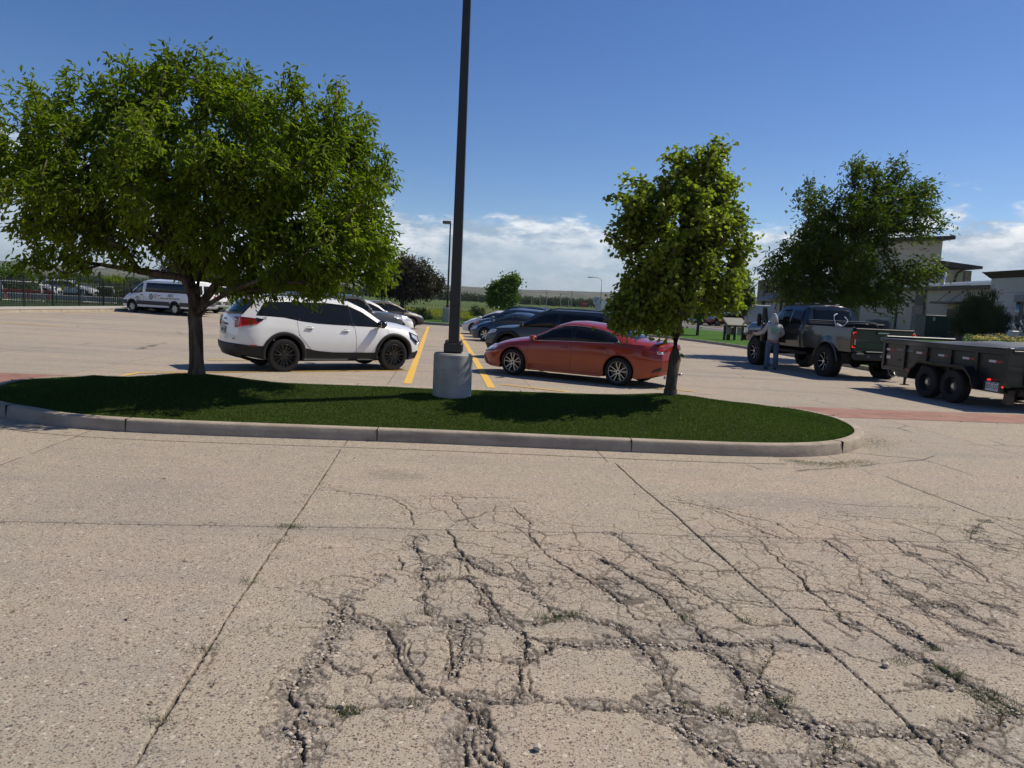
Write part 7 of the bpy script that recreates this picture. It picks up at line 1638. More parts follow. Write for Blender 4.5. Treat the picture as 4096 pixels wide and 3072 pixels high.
def fence(P, label, h=1.66, base=.15, pick=.112, post=2.44, group=None, name='iron_fence'):
    P = [np.array(p[:2], float) for p in P]; root = empty(name, (P[0][0], P[0][1], 0), 0, label, 'fence', group); L = [0]
    for a, b in zip(P[:-1], P[1:]): L.append(L[-1]+np.linalg.norm(b-a))
    at = lambda s: np.array([np.interp(s, L, [p[i] for p in P]) for i in (0, 1)]); o0 = P[0]
    s = 0; 
    while s < L[-1]:
        a = at(s); b = at(min(s+post, L[-1])); z = float(gz(*a))+base; d = b-a; ln = np.linalg.norm(d)
        if ln < .3: break
        ang = atan2(d[1], d[0]); MB().box((a[0]-o0[0], a[1]-o0[1], z+h/2+.03), (.065, .065, h+.06), rz=ang).box((a[0]-o0[0], a[1]-o0[1], z+h+.08), (.08, .08, .03), rz=ang).build('post', M_iron, root)
        mb = MB(); zb = float(gz(*b))+base; n = int(ln/pick)
        for rz_, th in ((h-.14, .035), (h-.34, .03), (.16, .035)): m_ = (a+b)/2-o0; mb.box((m_[0], m_[1], (z+zb)/2+rz_), (ln-.06, .03, th), rz=ang)
        for k in range(1, n): q = a+d*k/n-o0; zz = z+(zb-z)*k/n; mb.box((q[0], q[1], zz+h/2+.02), (.021, .021, h-.02), rz=ang); 
        mb.build('picket_panel', M_iron, root); s += post
    return root
fence(FN[:5], 'long black iron picket fence running along the walkway at the left')
g0 = FN[1]; fence([(g0[0]-6, g0[1]+5.5), (g0[0]+1.5, g0[1]+9.5), (g0[0]+2.0, g0[1]+17)], 'second black iron fence deeper inside the play yard', h=1.5, pick=.13)
# play yard things
def goal(px, py, Y, w_, h_, rz, label):
    c = AT(px, py, Y); z0 = float(gz(c.x, Y))+.14; m = MB(); m.tube([(-w_/2, 0, 0), (-w_/2, 0, h_), (w_/2, 0, h_), (w_/2, 0, 0)], .045, 8); m.tube([(-w_/2, 0, 0.03), (-w_/2, .9, .03), (w_/2, .9, .03), (w_/2, 0, .03)], .03, 6); m.tube([(-w_/2, 0, h_), (-w_/2, .9, .03)], .025, 6); m.tube([(w_/2, 0, h_), (w_/2, .9, .03)], .025, 6)
    o = m.build('goal_frame', mat('white_tube', (.72, .72, .70), .4), None, True); o.location = (c.x, Y, z0); o.rotation_euler = (0, 0, rz); tag(o, label, 'goal', 'white goal frames in the play yard')
goal(47, 668, 52, 2.4, 1.35, .35, 'white goal frame in the play yard in front of the red barrier'); goal(212, 665, 56, 2.1, 1.25, .2, 'white goal frame in the play yard nearest the parked vans')
c = AT(35, 655, 56); m = MB().box((0, 0, .62), (5.6, .12, .22), bev=.03)
for q in (-2.5, -.8, .9, 2.5): m.box((q, 0, .3), (.07, .12, .6), bev=.02)
o = m.build('barrier', mat('red_plastic', (.42, .02, .02), .45)); o.location = (c.x, 56, float(gz(c.x, 56))+.14); tag(o, 'long red plastic barrier standing behind the black fence', 'barrier')
c = AT(130, 665, 60); o = MB().box((0, 0, .2), (13, .3, .42), bev=.04).build('low_wall', mat('pale_block', (.42, .40, .36), .9, var=.1, vs=2)); o.location = (c.x, 60, float(gz(c.x, 60))+.12); o.rotation_euler = (0, 0, .08); tag(o, 'low pale border wall across the play yard behind the fence', 'wall')
for px, Y, rz, lab in ((70, 70, .15, 'white SUV parked beyond the play yard behind the black fence, left one of two'), (152, 74, .2, 'white SUV parked beyond the play yard, right one of two, next to the hanging branch')):
    r_, b_ = generic('wagon', 'suv', lab, ('white2', (.80, .80, .79)), 'twin5', (M_alu, M_blk), 'suv', 0); c = AT(px, 650, Y); r_.location = (c.x, Y, float(gz(c.x, Y))); r_.rotation_euler = (0, 0, rz)
# ================================================================== lamp posts
M_pole = mat('dark_pole_paint', (.020, .019, .017), .45, var=.1, vs=6)
def lamp_post(x, y, zg, label, base_h=.72, ztop=7.9, head=True, br=.30, az=0):
    root = empty('lamp_post', (x, y, zg), az, label, 'lamp post', 'square lamp posts on round concrete bases')
    n = NB('pole_base_concrete') if 'pole_base_concrete' not in MATS else None
    if n: n.put(n.b, 'Base Color', n.mix(n.ramp(n.noise(4, 5, .65), .3, .7), (.27, .27, .245), (.38, .37, .33))); n.b.inputs['Roughness'].default_value = .9; n.bump(n.noise(50, 5), .4, .006)
    H = base_h; pr = [(br, -.1), (br, H*.31), (br-.004, H*.315), (br, H*.32), (br, H*.645), (br-.004, H*.65), (br, H*.655), (br, H-.025), (br-.02, H), (.001, H)]
    o = MB().lathe(pr, n=48).build('concrete_base', MATS['pole_base_concrete'], root); autosmooth(o, 30)
    MB().box((0, 0, H+.075), (.27, .27, .15), bev=.02, taper=1).build('base_cover', M_pole, root)
    MB().box((0, -.078, H+.62), (.09, .012, .16), bev=.01).build('hand_hole_cover', M_pole, root)
    for q_ in (-1, 1):
        for p_ in (-1, 1): MB().cyl((q_*.105, p_*.105, H+.14), (q_*.105, p_*.105, H+.185), .016, n=6).build('anchor_bolt', MATS['rusty_bolt'] if 'rusty_bolt' in MATS else mat('rusty_bolt', (.16, .09, .05), .8), root)
    zt = ztop-zg; w0, w1 = .076, .046; V = []
    for z, w_ in ((H+.1, w0), (zt, w1)): V += [(-w_, -w_, z), (w_, -w_, z), (w_, w_, z), (-w_, w_, z)]
    MB().add(V, [(0, 1, 5, 4), (1, 2, 6, 5), (2, 3, 7, 6), (3, 0, 4, 7), (4, 5, 6, 7)]).build('pole', M_pole, root)
    if head:
        h = MB().box((-.28, 0, zt-.12), (.62, .36, .22), bev=.03).build('lamp_head', mat('lamp_head_bronze', (.10, .095, .085), .5), root); MB().box((-.30, 0, zt-.235), (.46, .28, .012)).build('lens', mat('lamp_lens', (.5, .5, .48), .2), h)
    return root
c = AT(976, 850, 10.98); zg = float(isl_h(np.array([c.x]), np.array([10.98]))[0]); lamp_post(c.x, 10.98, zg-.03, 'near black square lamp post on a thick round concrete base in the grass island', base_h=.66, br=.288)
c = AT(965, 700, 57.5); lamp_post(c.x, 57.5, float(gz(c.x, 57.5))+.1, 'far black lamp post on a round concrete base beyond the parked cars', base_h=1.15, ztop=7.55, br=.36)
def arm_lamp(px, Y, top, label, side=-1, col=(.25, .27, .27), zt=None):
    c = AT(px, 660, Y); g = float(gz(c.x, Y)); z = AT(px, top, Y).z; root = empty('street_lamp', (c.x, Y, g), 0, label, 'street lamp'); M_ = mat('galvanised', col, .5, .5); s = Y/130
    MB().cyl((0, 0, 0), (0, 0, z-g-.6*s), .11*s, .07*s, 10).tube([(0, 0, z-g-.6*s), (side*.2*s, 0, z-g-.2*s), (side*.8*s, 0, z-g), (side*1.7*s, 0, z-g+.02)], .05*s, 6).build('pole', M_, root, True)
    MB().box((side*2.1*s, 0, z-g), (.8*s, .28*s, .16*s), bev=.04).build('lamp_head', M_, root)
arm_lamp(1297, 130, 600, 'curved-arm street lamp far away, left of the young island tree')
arm_lamp(1598, 104, 480, 'tall grey street lamp across the road, right of the young island tree', 1, (.16, .17, .16))
# ================================================================== display board on the lawn
c = AT(1583, 727, 49.5); root = empty('display_board', (c.x, 49.5, float(gz(c.x, 49.5))+.13), R(12), 'brown wooden display stand with a sloping top board on the lawn', 'display board'); M_wood = mat('dark_wood', (.045, .032, .022), .8, var=.2, vs=8)
for x in (-.62, -.2, .25, .68): MB().box((x, 0 if abs(x) > .5 else .25, .5), (.12 if x != -.2 else .22, .12, 1.0)).build('post', M_wood, root)
MB().prism([(-.75, 0), (.75, 0), (.75, .08), (-.75, .08)], 1.0, Matrix(((1, 0, 0), (0, .0, .86), (0, 1, .5))), (0, -.55, .92)).build('sloping_board', M_wood, root)
MB().prism([(-.68, 0), (.68, 0), (.68, .01), (-.68, .01)], .9, Matrix(((1, 0, 0), (0, .0, .86), (0, 1, .5))), (0, -.50, 1.035)).build('panel_face', mat('panel_dull', (.12, .12, .09), .5), root)
[MB().box((x, .0, .62), (w_, .02, .5)).build('side_panel', mat('panel_pale', (.33, .31, .30), .6), root) for x, w_ in ((.46, .36), (-.42, .3))]; MB().box((.02, .12, .6), (.22, .14, .5), bev=.05).build('centre_box', M_blk, root)
# ================================================================== buildings across the road (fronts face the road, towards -x)
def wallmat(name, c): 
    n = NB(name); n.put(n.b, 'Base Color', n.mix(n.ramp(n.noise(.8, 5, .6), .3, .7), tuple(q*.9 for q in c), c)); n.b.inputs['Roughness'].default_value = .92; n.b.inputs['Specular IOR Level'].default_value = .15; n.bump(n.noise(30, 4), .3, .01); return n.m
M_st = wallmat('beige_stucco', (.50, .44, .345)); M_st2 = wallmat('grey_stucco', (.54, .51, .46)); M_brn = mat('brown_metal', (.035, .018, .016), .5, var=.1, vs=3); M_trim = mat('brown_trim', (.075, .055, .045), .6)
def stone_mat():
    n = NB('ledge_stone'); v = n.mapping(rot=(R(90), 0, R(90)), scale=(1, 1, 1)); bt = n.t.nodes.new('ShaderNodeTexBrick'); n.t.links.new(n.mapping(rot=(0, R(90), R(90))), bt.inputs['Vector']); bt.inputs['Scale'].default_value = 2.2; bt.inputs['Color1'].default_value = (.30, .235, .17, 1); bt.inputs['Color2'].default_value = (.15, .12, .095, 1); bt.inputs['Mortar'].default_value = (.07, .06, .05, 1); bt.inputs['Row Height'].default_value = .22; bt.inputs['Mortar Size'].default_value = .02
    n.put(n.b, 'Base Color', n.mix(n.ramp(n.noise(3, 3), .4, .6, 0, .5), bt.outputs[0], (.34, .29, .22))); n.b.inputs['Roughness'].default_value = .95; n.bump(bt.outputs[1], -.7, .03); return n.m
M_stone = stone_mat(); M_metal = mat('roof_metal', (.55, .56, .56), .35, .6)
def bld(name, label): return empty(name, (0, 0, 0), 0, label, 'building')
def bx_(root, name, x0, x1, y0, y1, z0, z1, m, parent=None, bev=0): return MB().box(((x0+x1)/2, (y0+y1)/2, (z0+z1)/2), (abs(x1-x0), abs(y1-y0), abs(z1-z0)), bev=bev).build(name, m, parent or root)
def aty(px, X): return X*1600/(px-1106)
# nearest, flat brown parapet
A = bld('commercial_building', 'pale grey stucco building with a dark brown parapet at the right edge of the photo')
bx_(A, 'wall', 35.3, 50, 30, 55.9, -.5, 5.1, M_st2); fz = MB()
V = [(34.8, 29.5, 5.55), (34.8, 56.4, 5.55), (50, 56.4, 5.55), (50, 29.5, 5.55), (35.25, 29.9, 5.08), (35.25, 55.95, 5.08), (50, 55.95, 5.08), (50, 29.9, 5.08)]
fz.add(V, [(0, 1, 2, 3)[::-1], (4, 5, 6, 7), (0, 1, 5, 4), (1, 2, 6, 5), (3, 0, 4, 7), (2, 3, 7, 6)]).build('parapet', M_brn, A)
for z in (2.9, 4.0): bx_(A, 'wall_joint', 35.29, 35.302, 30, 55.9, z, z+.02, mat('joint_line', (.2, .19, .17), .9))
y0, y1 = aty(2204, 35.3), aty(2178, 35.3); bx_(A, 'meter_cabinet', 35.0, 35.29, y0, y1, 3.35, 3.85, mat('meter_grey', (.22, .22, .21), .5), bev=.02)
mm = MB()
for i, t in enumerate((.12, .2, .28, .70, .78, .86, .94)): y = y0+(y1-y0)*t; mm.cyl((35.2, y, 3.35), (35.2, y, 2.2 if i < 3 else 1.9), .035, n=8)
mm.build('conduit', M_alu, A, True)
for y, z in ((y0+.25, 2.0), (y0+.95, 1.75), (y0+.25, 1.5), (y0+.95, 1.25)): MB().cyl((35.28, y, z), (35.02, y, z), .11, n=14).box((35.2, y, z-.16), (.14, .2, .2), bev=.02).build('meter', M_alu, A)
bx_(A, 'meter_backboard', 35.24, 35.285, y0+.45, y0+.8, 1.3, 3.3, mat('meter_board', (.10, .095, .09), .6)); bx_(A, 'utility_box', 35.0, 35.29, aty(2211, 35.3)-.3, aty(2211, 35.3)+.1, 1.9, 2.5, mat('utility_pale', (.36, .36, .34), .5), bev=.02)
# long low wing with standing seam roof
Bb = bld('office_building', 'long low beige building with pale metal roof edge, stone pilaster and door canopy')
bx_(Bb, 'wall', 37.8, 50, 56.0, 82, -.5, 4.62, M_st)
bx_(Bb, 'eave_fascia', 37.35, 37.6, 55.95, 82.3, 4.5, 4.80, M_trim)
rf = MB(); rf.add([(37.2, 55.95, 4.80), (37.2, 82.4, 4.80), (50, 82.4, 6.1), (50, 55.95, 6.1), (37.2, 55.95, 4.9), (37.2, 82.4, 4.9), (50, 82.4, 6.2), (50, 55.95, 6.2)], [(0, 1, 2, 3), (7, 6, 5, 4), (0, 4, 5, 1), (1, 5, 6, 2), (2, 6, 7, 3), (3, 7, 4, 0)])
for y in np.arange(56.2, 82, .55): rf.add([(37.18, y, 4.9), (37.18, y+.04, 4.9), (50, y+.04, 6.2), (50, y, 6.2), (37.18, y, 4.96), (37.18, y+.04, 4.96), (50, y+.04, 6.26), (50, y, 6.26)], [(7, 6, 5, 4), (0, 4, 5, 1), (1, 5, 6, 2), (2, 6, 7, 3), (3, 7, 4, 0)])
rf.build('roof', M_metal, Bb)
ya, yb2 = aty(1983.7, 37.8), aty(1961.6, 37.8); bx_(Bb, 'stone_pilaster', 37.5, 37.79, ya, yb2, -.4, 3.1, M_stone); bx_(Bb, 'brown_panel', 37.6, 37.79, ya+.1, yb2-.1, 3.15, 4.48, M_trim)
ya, yb2 = aty(2063, 37.0), aty(2007, 37.0); cp = bx_(Bb, 'canopy', 36.3, 37.79, ya, yb2, 3.25, 3.42, M_trim)
for t in (.25, .75): y = ya+(yb2-ya)*t; MB().cyl((36.4, y, 3.42), (37.78, y+.6, 4.3), .025, n=6).ball((37.78, y+.6, 4.3), .09).build('canopy_rod', M_trim, cp)
ya, yb2 = aty(2066, 37.8), aty(2031, 37.8); dd = bx_(Bb, 'door', 37.72, 37.79, ya, yb2, .3, 2.85, M_trim); bx_(Bb, 'door_glass', 37.70, 37.715, ya+.15, (ya+yb2)/2-.08, .5, 2.7, M_glass, dd); bx_(Bb, 'door_glass', 37.70, 37.715, (ya+yb2)/2+.08, yb2-.15, .5, 2.7, M_glass, dd)
MB().cyl((37.7, aty(1923.5, 37.8), 0), (37.7, aty(1923.5, 37.8), 4.5), .09, n=8).build('downspout', M_trim, Bb, True)
for z in (1.9, 3.3): bx_(Bb, 'wall_joint', 37.79, 37.802, 56, 82, z, z+.02, mat('joint_line', (.2, .19, .17), .9))
for px, py in ((1945, 657), (1957, 650)): y = aty(px, 37.8); z = AT(px, py, y).z; MB().ball((37.72, y, z), .16).build('wall_light', M_trim, Bb, True)
c = AT(2024, 613, 66); MB().cyl((c.x+.5, 66, 4.9), (c.x+.5, 66, 5.75), .16, n=14).cyl((c.x+.5, 66, 5.7), (c.x+.62, 65.9, 5.95), .17, n=14).build('roof_vent', M_alu, Bb, True)
# tall block behind
T = bld('tall_building', 'tall beige block behind the low building with a tilted dark overhanging roof')
X0, X1, Y0 = 41.2, AT(2028, 600, 84).x, 84.0; bx_(T, 'wall', X0, X1, Y0, 98, -.5, 10.7, M_st)
sl = MB(); xa, za = X0-1.5, 10.1; p1_ = AT(2058, 511, 83.2); sl.add([(xa, 82.6, za), (p1_.x, 82.6, p1_.z-.35), (p1_.x, 99, p1_.z-.35), (xa, 99, za), (xa, 82.6, za+.4), (p1_.x, 82.6, p1_.z+.05), (p1_.x, 99, p1_.z+.05), (xa, 99, za+.4)], [(3, 2, 1, 0), (4, 5, 6, 7), (0, 1, 5, 4), (1, 2, 6, 5), (2, 3, 7, 6), (3, 0, 4, 7)]); sl.build('tilted_roof', M_brn, T)
XW = AT(2088, 600, 84).x; bx_(T, 'side_wing_wall', X1+.01, XW, Y0+.6, 97, -.5, 7.5, M_st); bx_(T, 'stone_column', XW-.02, XW+.75, Y0+.4, Y0+1.6, -.4, 7.5, M_stone)
q = [AT(2020, 553, 84), AT(2020, 573, 84), AT(2119, 571, 84), AT(2119, 581, 84)]
V = [(X1-.4, 83.6, 8.45), (X1-.4, 83.6, 7.75), (q[2].x, 83.6, 7.70), (q[2].x, 83.6, 8.0), (X1-.4, 90, 9.5), (q[2].x, 90, 8.2), (X1-.4, 97, 8.4), (q[2].x, 97, 7.9), (X1-.4, 97, 7.7), (q[2].x, 97, 7.6)]
MB().add(V, [(0, 1, 2, 3), (0, 3, 5, 4), (4, 5, 7, 6), (1, 8, 9, 2), (2, 9, 7, 5, 3), (8, 6, 7, 9)]).build('shingled_roof', M_brn, T); MB().tube([(XW-.5, 83.5, 7.7), (XW-.9, 84.3, 7.2), (XW-1.0, 84.45, 6.5), (XW-1.0, 84.45, 0)], .12, 8).build('downspout', M_brn, T, True)
# far left one with stone pillar
Dd = bld('corner_building', 'far beige building with a stone corner pillar and awning, left of the wind-blown tree'); XF = 37.5
ya, yb2 = 86, aty(1640, XF); bx_(Dd, 'wall', XF, 52, ya, yb2, -.5, 6.3, M_st); bx_(Dd, 'stone_pillar', XF-.5, XF+2, yb2+.05, yb2+2.6, -.4, 6.6, M_stone); bx_(Dd, 'parapet', XF-.2, 52, ya, yb2, 6.35, 6.7, M_trim)
y_a, y_b = aty(1674, XF), aty(1641, XF); bx_(Dd, 'upper_window', XF-.06, XF-.01, y_a, y_b, 4.75, 6.15, M_glass); bx_(Dd, 'upper_window_frame', XF-.04, XF-.005, y_a-.2, y_b+.2, 4.6, 6.25, M_trim)
aw = MB(); aw.add([(XF-.02, y_a, 4.5), (XF-.02, y_b+.5, 4.5), (XF-1.3, y_b+.5, 3.55), (XF-1.3, y_a, 3.55), (XF-.02, y_a, 4.4), (XF-.02, y_b+.5, 4.4), (XF-1.3, y_b+.5, 3.45), (XF-1.3, y_a, 3.45)], [(3, 2, 1, 0), (4, 5, 6, 7), (0, 1, 5, 4), (1, 2, 6, 5), (2, 3, 7, 6), (3, 0, 4, 7)]); aw.build('awning', mat('awning_tan', (.25, .22, .18), .6), Dd)
bx_(Dd, 'lower_window_frame', XF-.08, XF-.005, aty(1664, XF), aty(1640, XF), 2.3, 3.3, M_trim)
for k in range(3): yy = aty(1664, XF)+(aty(1640, XF)-aty(1664, XF))*(k+.12)/3; bx_(Dd, 'lower_window', XF-.10, XF-.085, yy, yy+(aty(1640, XF)-aty(1664, XF))*.25, 2.45, 3.15, mat('blind_pale', (.5, .5, .5), .5))
MB().cyl((XF-.15, aty(1676, XF), 0), (XF-.15, aty(1676, XF), 6.3), .14, n=8).build('downspout', M_brn, Dd, True)
# ================================================================== things in front of the buildings
M_tg = mat('transformer_green', (.022, .048, .036), .5, var=.1, vs=2)
tb = empty('transformer_box', (34.6, 61.5, .45), R(4), 'dark green electrical transformer cabinet in front of the low building', 'utility cabinet')
MB().box((-.3, 0, .85), (1.9, 1.4, 1.7), bev=.03).box((-.3, 0, 1.72), (2.0, 1.5, .06), bev=.02).build('cabinet', M_tg, tb); MB().box((1.0, -.1, .78), (.66, 1.1, 1.42), bev=.02).box((1.0, -.1, 1.5), (.72, 1.2, .05)).build('side_cabinet', M_tg, tb)
MB().box((-.3, -.712, .85), (.012, .01, 1.6)).box((-.75, -.712, .85), (.012, .01, 1.6)).build('door_gap', M_seam, tb); MB().box((-.55, -.715, 1.45), (.2, .01, .3)).build('warning_label', mat('label_pale', (.45, .45, .43), .5), tb)
for z in (.45, .9): MB().box((1.0, -.66, z), (.5, .02, .025)).build('vent_strip', M_alu, tb)
c = AT(2190, 716, 44); o = MB().box((0, 0, .4), (.42, .36, .8), bev=.02).box((0, 0, .84), (.46, .40, .1), bev=.04).build('utility_pedestal', mat('pedestal_white', (.55, .56, .52), .5)); o.location = (c.x, 44, c.z-.85); tag(o, 'small white capped utility pedestal among the yellow flowers', 'pedestal')
c = AT(1935, 708, 75); o = MB().box((0, 0, .6), (1.8, .9, 1.2), bev=.05).lathe([(.001, 1.2), (.32, 1.2), (.32, 1.26), (.001, 1.26)], (0, 0, 0), 20).box((0, -.46, .6), (1.6, .02, .9)).build('cooling_unit', mat('unit_grey', (.16, .165, .155), .6)); o.location = (36.6, 75.5, .35); tag(o, 'grey air cooling unit against the low building left of the stone pilaster', 'cooling unit')
# flower bed
def flowers():
    n = 9000; Y = rng.uniform(40, 46, n); px = 2072+rng.random(n)*220; X = (px-1106)/1600*Y; hz = .55+.55*fbm(X*.9, Y*.9, 51, 3); z = .14+.0*Y+rng.random(n)*hz; C = np.column_stack([X, Y, z])
    leaves('flowering_shrubs', C, .14, .05, leafmat('flower_bed_leaf', (.05, .085, .02), (.13, .17, .045), .3), None, -.4, .3, (.2, 0, 0)); o = bpy.context.scene.collection.objects['flowering_shrubs']; tag(o, 'mass of low leafy shrubs in the bed right of the juniper bush', 'shrubs', kind='stuff')
    m = 700; Y = rng.uniform(40, 45, m); px = 2092+rng.random(m)*200; X = (px-1106)/1600*Y; hz = .55+.55*fbm(X*.9, Y*.9, 51, 3); C = np.column_stack([X, Y, .16+hz*(.85+.2*rng.random(m))])
    V = []; F = []; a = rng.random(m)*6.28; r = .035+.03*rng.random(m); k = 6; ang = np.arange(k)/k*2*pi
    V = C[:, None, :]+np.stack([r[:, None]*np.cos(ang+a[:, None]), r[:, None]*np.sin(ang+a[:, None]), .02*np.cos(ang+a[:, None])], -1); F = np.arange(m*k).reshape(m, k); npobj('yellow_flower_heads', V.reshape(-1, 3), F, mat('yellow_petal', (.50, .38, .04), .6)); tag(bpy.context.scene.collection.objects['yellow_flower_heads'], 'scattered yellow flower heads above the shrubs right of the juniper bush', 'flowers', kind='stuff')
    bed = MB().box((31.5, 43, .0), (12, 8, .6), bev=.3).build('planting_mound', mat('mulch', (.06, .045, .03), .95, var=.3, vs=3)); bed['kind'] = 'structure'
flowers()
# far traffic across the road
for kind, px, py, Y, rz, col, lab, cat in (('wagon', 1526, 697, 99, R(200), ('silver', (.33, .31, .29)), 'silver SUV parked across the road behind the bare grey trunk', 'suv'), ('wagon', 1562, 699, 97, R(195), ('red2', (.32, .015, .012)), 'dark red vehicle parked across the road behind the display board', 'suv')):
    r_, b_ = generic(kind, 'suv', lab, col, 'twin5', (M_alu, M_blk), cat, .4); c = AT(px, py, Y); r_.location = (c.x, Y, float(gz(c.x, Y))+.05); r_.rotation_euler = (0, 0, rz)
bt = empty('box_truck', (AT(1622, 690, 101).x, 101, -.2), R(188), 'white box truck with a dark windscreen parked before the stone pillar building', 'box truck')
MB().box((-.9, 0, 1.75), (3.6, 2.1, 2.3), bev=.04).build('cargo_box', mat('van_white', (.78, .78, .77)), bt); cbm = MB(); cbm.prism([(.95, .5), (2.9, .5), (2.9, 1.15), (2.35, 1.35), (1.75, 2.25), (.95, 2.3)], 1.9, Matrix(((1, 0, 0), (0, 0, 1), (0, 1, 0))), (0, -.95, 0)); cbm.build('cab', MATS['van_white'], bt)
for s_ in (-1, 1): MB().prism([(1.05, 1.35), (2.2, 1.35), (1.72, 2.1), (1.05, 2.15)], .01, Matrix(((1, 0, 0), (0, 0, 1), (0, 1, 0))), (0, s_*.955-.005, 0)).build('side_window', M_glass, bt)
MB().add([(2.37, -.85, 1.37), (2.37, .85, 1.37), (1.80, .8, 2.2), (1.80, -.8, 2.2)], [(0, 1, 2, 3)]).build('windshield', M_glass, bt)
for x in (-1.6, 1.9):
    for s_ in (-1, 1): wheel(bt, x, s_*.9, .38, .24, 'steel', .22, (M_alu, M_alu))
# far van right of the curved lamp, signs and posts along the distant road
v4 = empty('delivery_van', (AT(1345, 664, 96).x, 96, float(gz(0, 96))), R(20), 'white high-roofed van in the distance at the left edge of the young island tree', 'van')
cbm = MB(); cbm.prism([(-2.6, .4), (2.7, .4), (2.75, 1.1), (2.1, 1.4), (1.3, 2.45), (.8, 2.6), (-2.6, 2.6)], 1.9, Matrix(((1, 0, 0), (0, 0, 1), (0, 1, 0))), (0, -.95, 0)); o = cbm.build('body', MATS['van_white'], v4)
for s_ in (-1, 1): MB().prism([(.95, 1.5), (1.9, 1.5), (1.25, 2.3), (.95, 2.35)], .01, Matrix(((1, 0, 0), (0, 0, 1), (0, 1, 0))), (0, s_*.957-.005, 0)).build('side_window', M_glass, v4)
for x in (-1.7, 1.8):
    for s_ in (-1, 1): wheel(v4, x, s_*.85, .36, .22, 'steel', .2, (M_alu, M_alu))
def sign(px, py0, py1, Y, kind, label, cat='sign'):
    c = AT(px, py1, Y); g = float(gz(c.x, Y)); z = AT(px, py0, Y).z; root = empty(kind+'_sign', (c.x, Y, g), 0, label, cat); MB().cyl((0, .06, 0), (0, .06, z-g), .05, n=6).build('post', MATS['galvanised'], root)
    if kind == 'stop':
        m = MB(); m.lathe([(.001, 0), (.45, 0), (.45, .02), (.001, .02)], n=8); o = m.build('sign_face', mat('sign_red', (.45, .03, .03), .5), root); o.data.transform(Matrix.Translation((0, 0, z-g-.35))@Matrix.Rotation(R(90), 4, 'X')@Matrix.Rotation(R(22.5), 4, 'Z')); text('lettering', 'STOP', M_wline, frame((0, -.025, z-g-.35), (1, 0, 0), (0, 0, 1)), .3, o)
    else:
        o = MB().box((0, 0, z-g-.45), (.9, .03, .9)).build('sign_face', mat('sign_white', (.6, .6, .58), .5), root); MB().tube([(-.12, -.03, z-g-.75), (-.12, -.03, z-g-.4), (.2, -.03, z-g-.25)], .05, 5).build('arrow', M_blk, o)
sign(1262, 651, 668, 105, 'stop', 'small red octagonal stop sign far away above the grey SUV roof'); sign(1288, 641, 662, 100, 'arrow', 'square white arrow sign beside the curved-arm street lamp')
for k, (px, t_, b_) in enumerate(((1119, 646, 656), (1148, 640, 660), (1166, 640, 658), (1180, 632, 662), (1210, 636, 660), (1228, 645, 660), (1234, 630, 662))):
    c = AT(px, b_, 210); z = AT(px, t_, 210).z; o = MB().cyl((0, 0, 0), (0, 0, z+.3), .09, n=6).box((0, 0, z+.25), (.4, .1, .3)).build('roadside_post', MATS['galvanised']); o.location = (c.x, 210, -.3); tag(o, 'thin pale roadside post standing along the distant road', 'post', 'thin posts along the distant road')
bs = MB().box((0, 0, 1.0), (2.4, 1.2, 2.0)).box((0, 0, 2.1), (2.8, 1.5, .2)).build('kiosk', mat('kiosk_white', (.55, .55, .53), .6)); c = AT(1303, 660, 118); bs.location = (c.x, 118, -.3); tag(bs, 'small white hut with a flat roof right of the stop sign', 'hut')
# ================================================================== yellow fence and fields beyond the lot
M_yf = mat('yellow_fence_paint', (.62, .46, .10), .6)
yf = empty('yellow_fence', (AT(900, 668, 104).x, 104, -.34), 0, 'low yellow rail fence running across the field beyond the lot', 'fence')
mb = MB()
for i in range(34):
    x = -6+i*.72*1.15; MB().cyl((x, 0, 0), (x, 0, 1.0), .055, n=6).build('post', M_yf, yf)
mb.box((8, 0, .95), (29, .03, .03)).box((8, 0, .5), (29, .02, .02)).build('rail', M_yf, yf)
ribbon('gravel_track', [(-60, 108), (-10, 107), (12, 106)], [(-60, 110), (-10, 109), (12, 108)], mat('sandy_track', (.34, .29, .21), .95), .02, n=6)
def meadow():
    n = 70000; Y = 58+52*rng.random(n)**1.3; px = rng.uniform(640, 1400, n); X = (px-1106)/1600*Y; ok = X < 5; X, Y = X[ok], Y[ok]; k = fbm(X*.25, Y*.25, 61, 4); P = np.column_stack([X, Y, gz(X, Y)-.09])
    o = blades('rough_meadow', P, .30, .05, M_weed, .4); tag(o, 'rough weedy meadow beyond the far kerb of the lot', 'meadow', kind='stuff')
    n = 42000; Y = rng.uniform(66, 98, n); px = rng.uniform(880, 1030, n)+rng.normal(0, 12, n); X = (px-1106)/1600*Y; ok = fbm(X*.3, Y*.3, 71, 3) > .42; P = np.column_stack([X, Y, gz(X, Y)-.05])[ok]
    o = blades('yellow_weeds', P, .42, .07, leafmat('yellow_weed', (.12, .15, .02), (.45, .42, .03), .3), .3); tag(o, 'patch of yellow-green flowering weeds in the meadow', 'weeds', kind='stuff')
    for px in (905, 1010, 1035): pass
meadow()
for px, py, Y, r_ in ((912, 690, 60, .8), (1030, 664, 76, .9), (886, 688, 61, .6)):
    c = AT(px, py, Y); b = (c.x, Y, float(gz(c.x, Y))-.05); tree('shrub', {912: 'loose grey-green shrub left of the far lamp post base', 1030: 'leafy shrub beyond the white saloon roof', 886: 'small shrub nearest the brown crossover, beyond the kerb'}[px], 'shrub', b, [[b, (b[0], b[1], b[2]+.2)]], [(b[0], b[1], b[2]+r_*.8, r_, r_, r_*.8)], 60, 45, (.12, .05), M_leafD, M_bkA, .03, spread=.22, sprig=.4, seed=int(px))
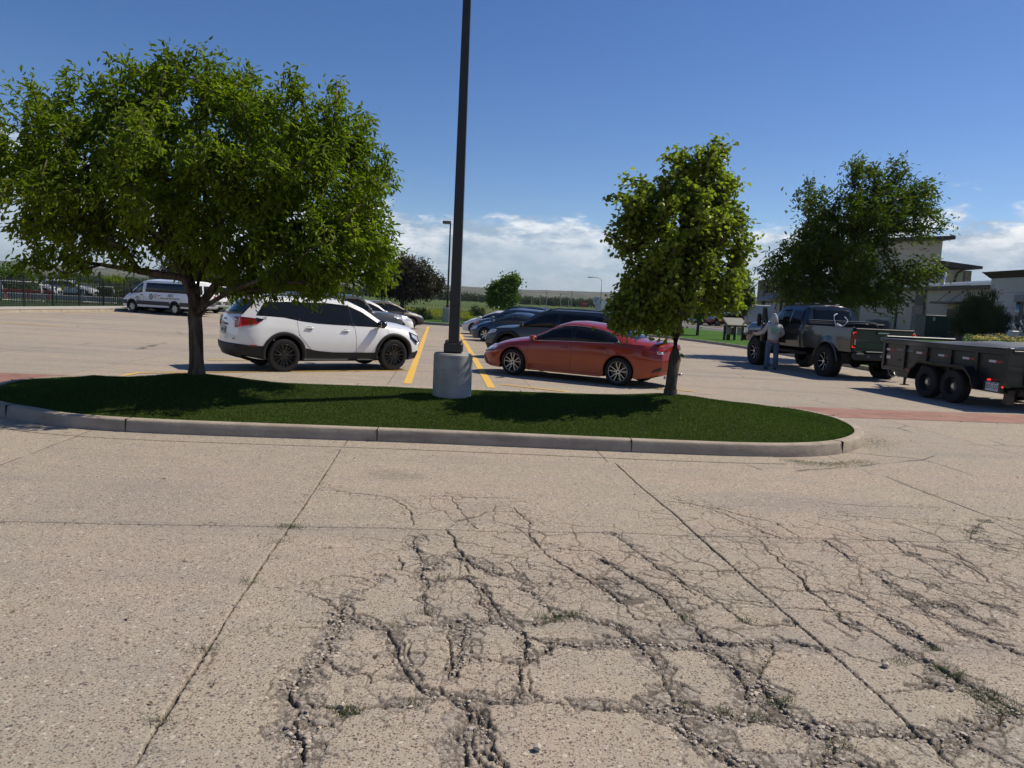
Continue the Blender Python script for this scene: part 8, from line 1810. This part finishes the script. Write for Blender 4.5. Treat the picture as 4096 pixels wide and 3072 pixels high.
# distant woods read as masses of trees
def woods(name, y0, y1, x0, x1, n, hgt, seed, label, lm=M_leafF):
    r = np.random.default_rng(seed); Cs = []
    for _ in range(n):
        x = r.uniform(x0, x1); y = r.uniform(y0, y1); h = hgt*(.55+.7*r.random()); w_ = h*(.35+.3*r.random()); k = 130
        d = r.normal(size=(k, 3)); d /= np.linalg.norm(d, axis=1)[:, None]; Cs.append(np.array([x, y, -.3+h*.52])+d*(r.random((k, 1))**.4)*np.array([w_, w_, h*.5]))
    C = np.concatenate(Cs); global rng; sv = rng; rng = r; o = leaves(name, C, hgt*.20, hgt*.13, lm, None, .2, .3); rng = sv; tag(o, label, 'woods', kind='stuff')
woods('distant_treeline', 380, 460, -260, 330, 800, 4.4, 81, 'far-off band of trees along the edge of the fields')
woods('distant_treeline', 560, 760, -420, 500, 600, 5.0, 82, 'second hazy band of trees on the plain behind the first')
woods('distant_scrub', 1500, 2600, -1700, 1500, 520, 7.0, 83, 'scattered scrub on the slopes of the far hills')
o = MB().box((0, 0, 4), (60, 20, 8)).build('distant_roofs', mat('kiosk_white', (.55, .55, .53))); c = AT(232, 584, 2600); o.location = (c.x, 2600, c.z-6); o.scale = (.5, .5, .5); o.name = 'hilltop_barn'; tag(o, 'tiny pale barn on the ridge of the far left hill', 'barn')
for px in (1178, 78):
    c = AT(px, 620, 2400); zt = AT(px, 626 if px > 1000 else 553, 2400).z; o = MB().box((0, 0, zt/2), (2.2, 2.2, zt)).box((0, 0, zt*.9), (8, 1, 1)).build('radio_mast', MATS['galvanised']); o.location = (c.x, 2400, 0); tag(o, 'thin mast on the far ridge, ' + ('right of the small green tree' if px > 1000 else 'at the left edge of the photo'), 'mast')
# ================================================================== air
hz = MB().box((0, 0, 12), (11800, 11800, 196)).build('haze', None or bpy.data.materials.new('haze'))
hm = hz.data.materials[0]; hm.use_nodes = True; t = hm.node_tree; t.nodes.clear(); ho = t.nodes.new('ShaderNodeOutputMaterial'); pv = t.nodes.new('ShaderNodeVolumePrincipled'); pv.inputs['Density'].default_value = .00009; pv.inputs['Color'].default_value = (.72, .80, .92, 1); pv.inputs['Anisotropy'].default_value = .3; t.links.new(pv.outputs[0], ho.inputs['Volume']); hz['kind'] = 'stuff'; hz['label'] = 'thin blue haze over the whole scene'
USE_HAZE = True
if not USE_HAZE: bpy.data.objects.remove(hz)
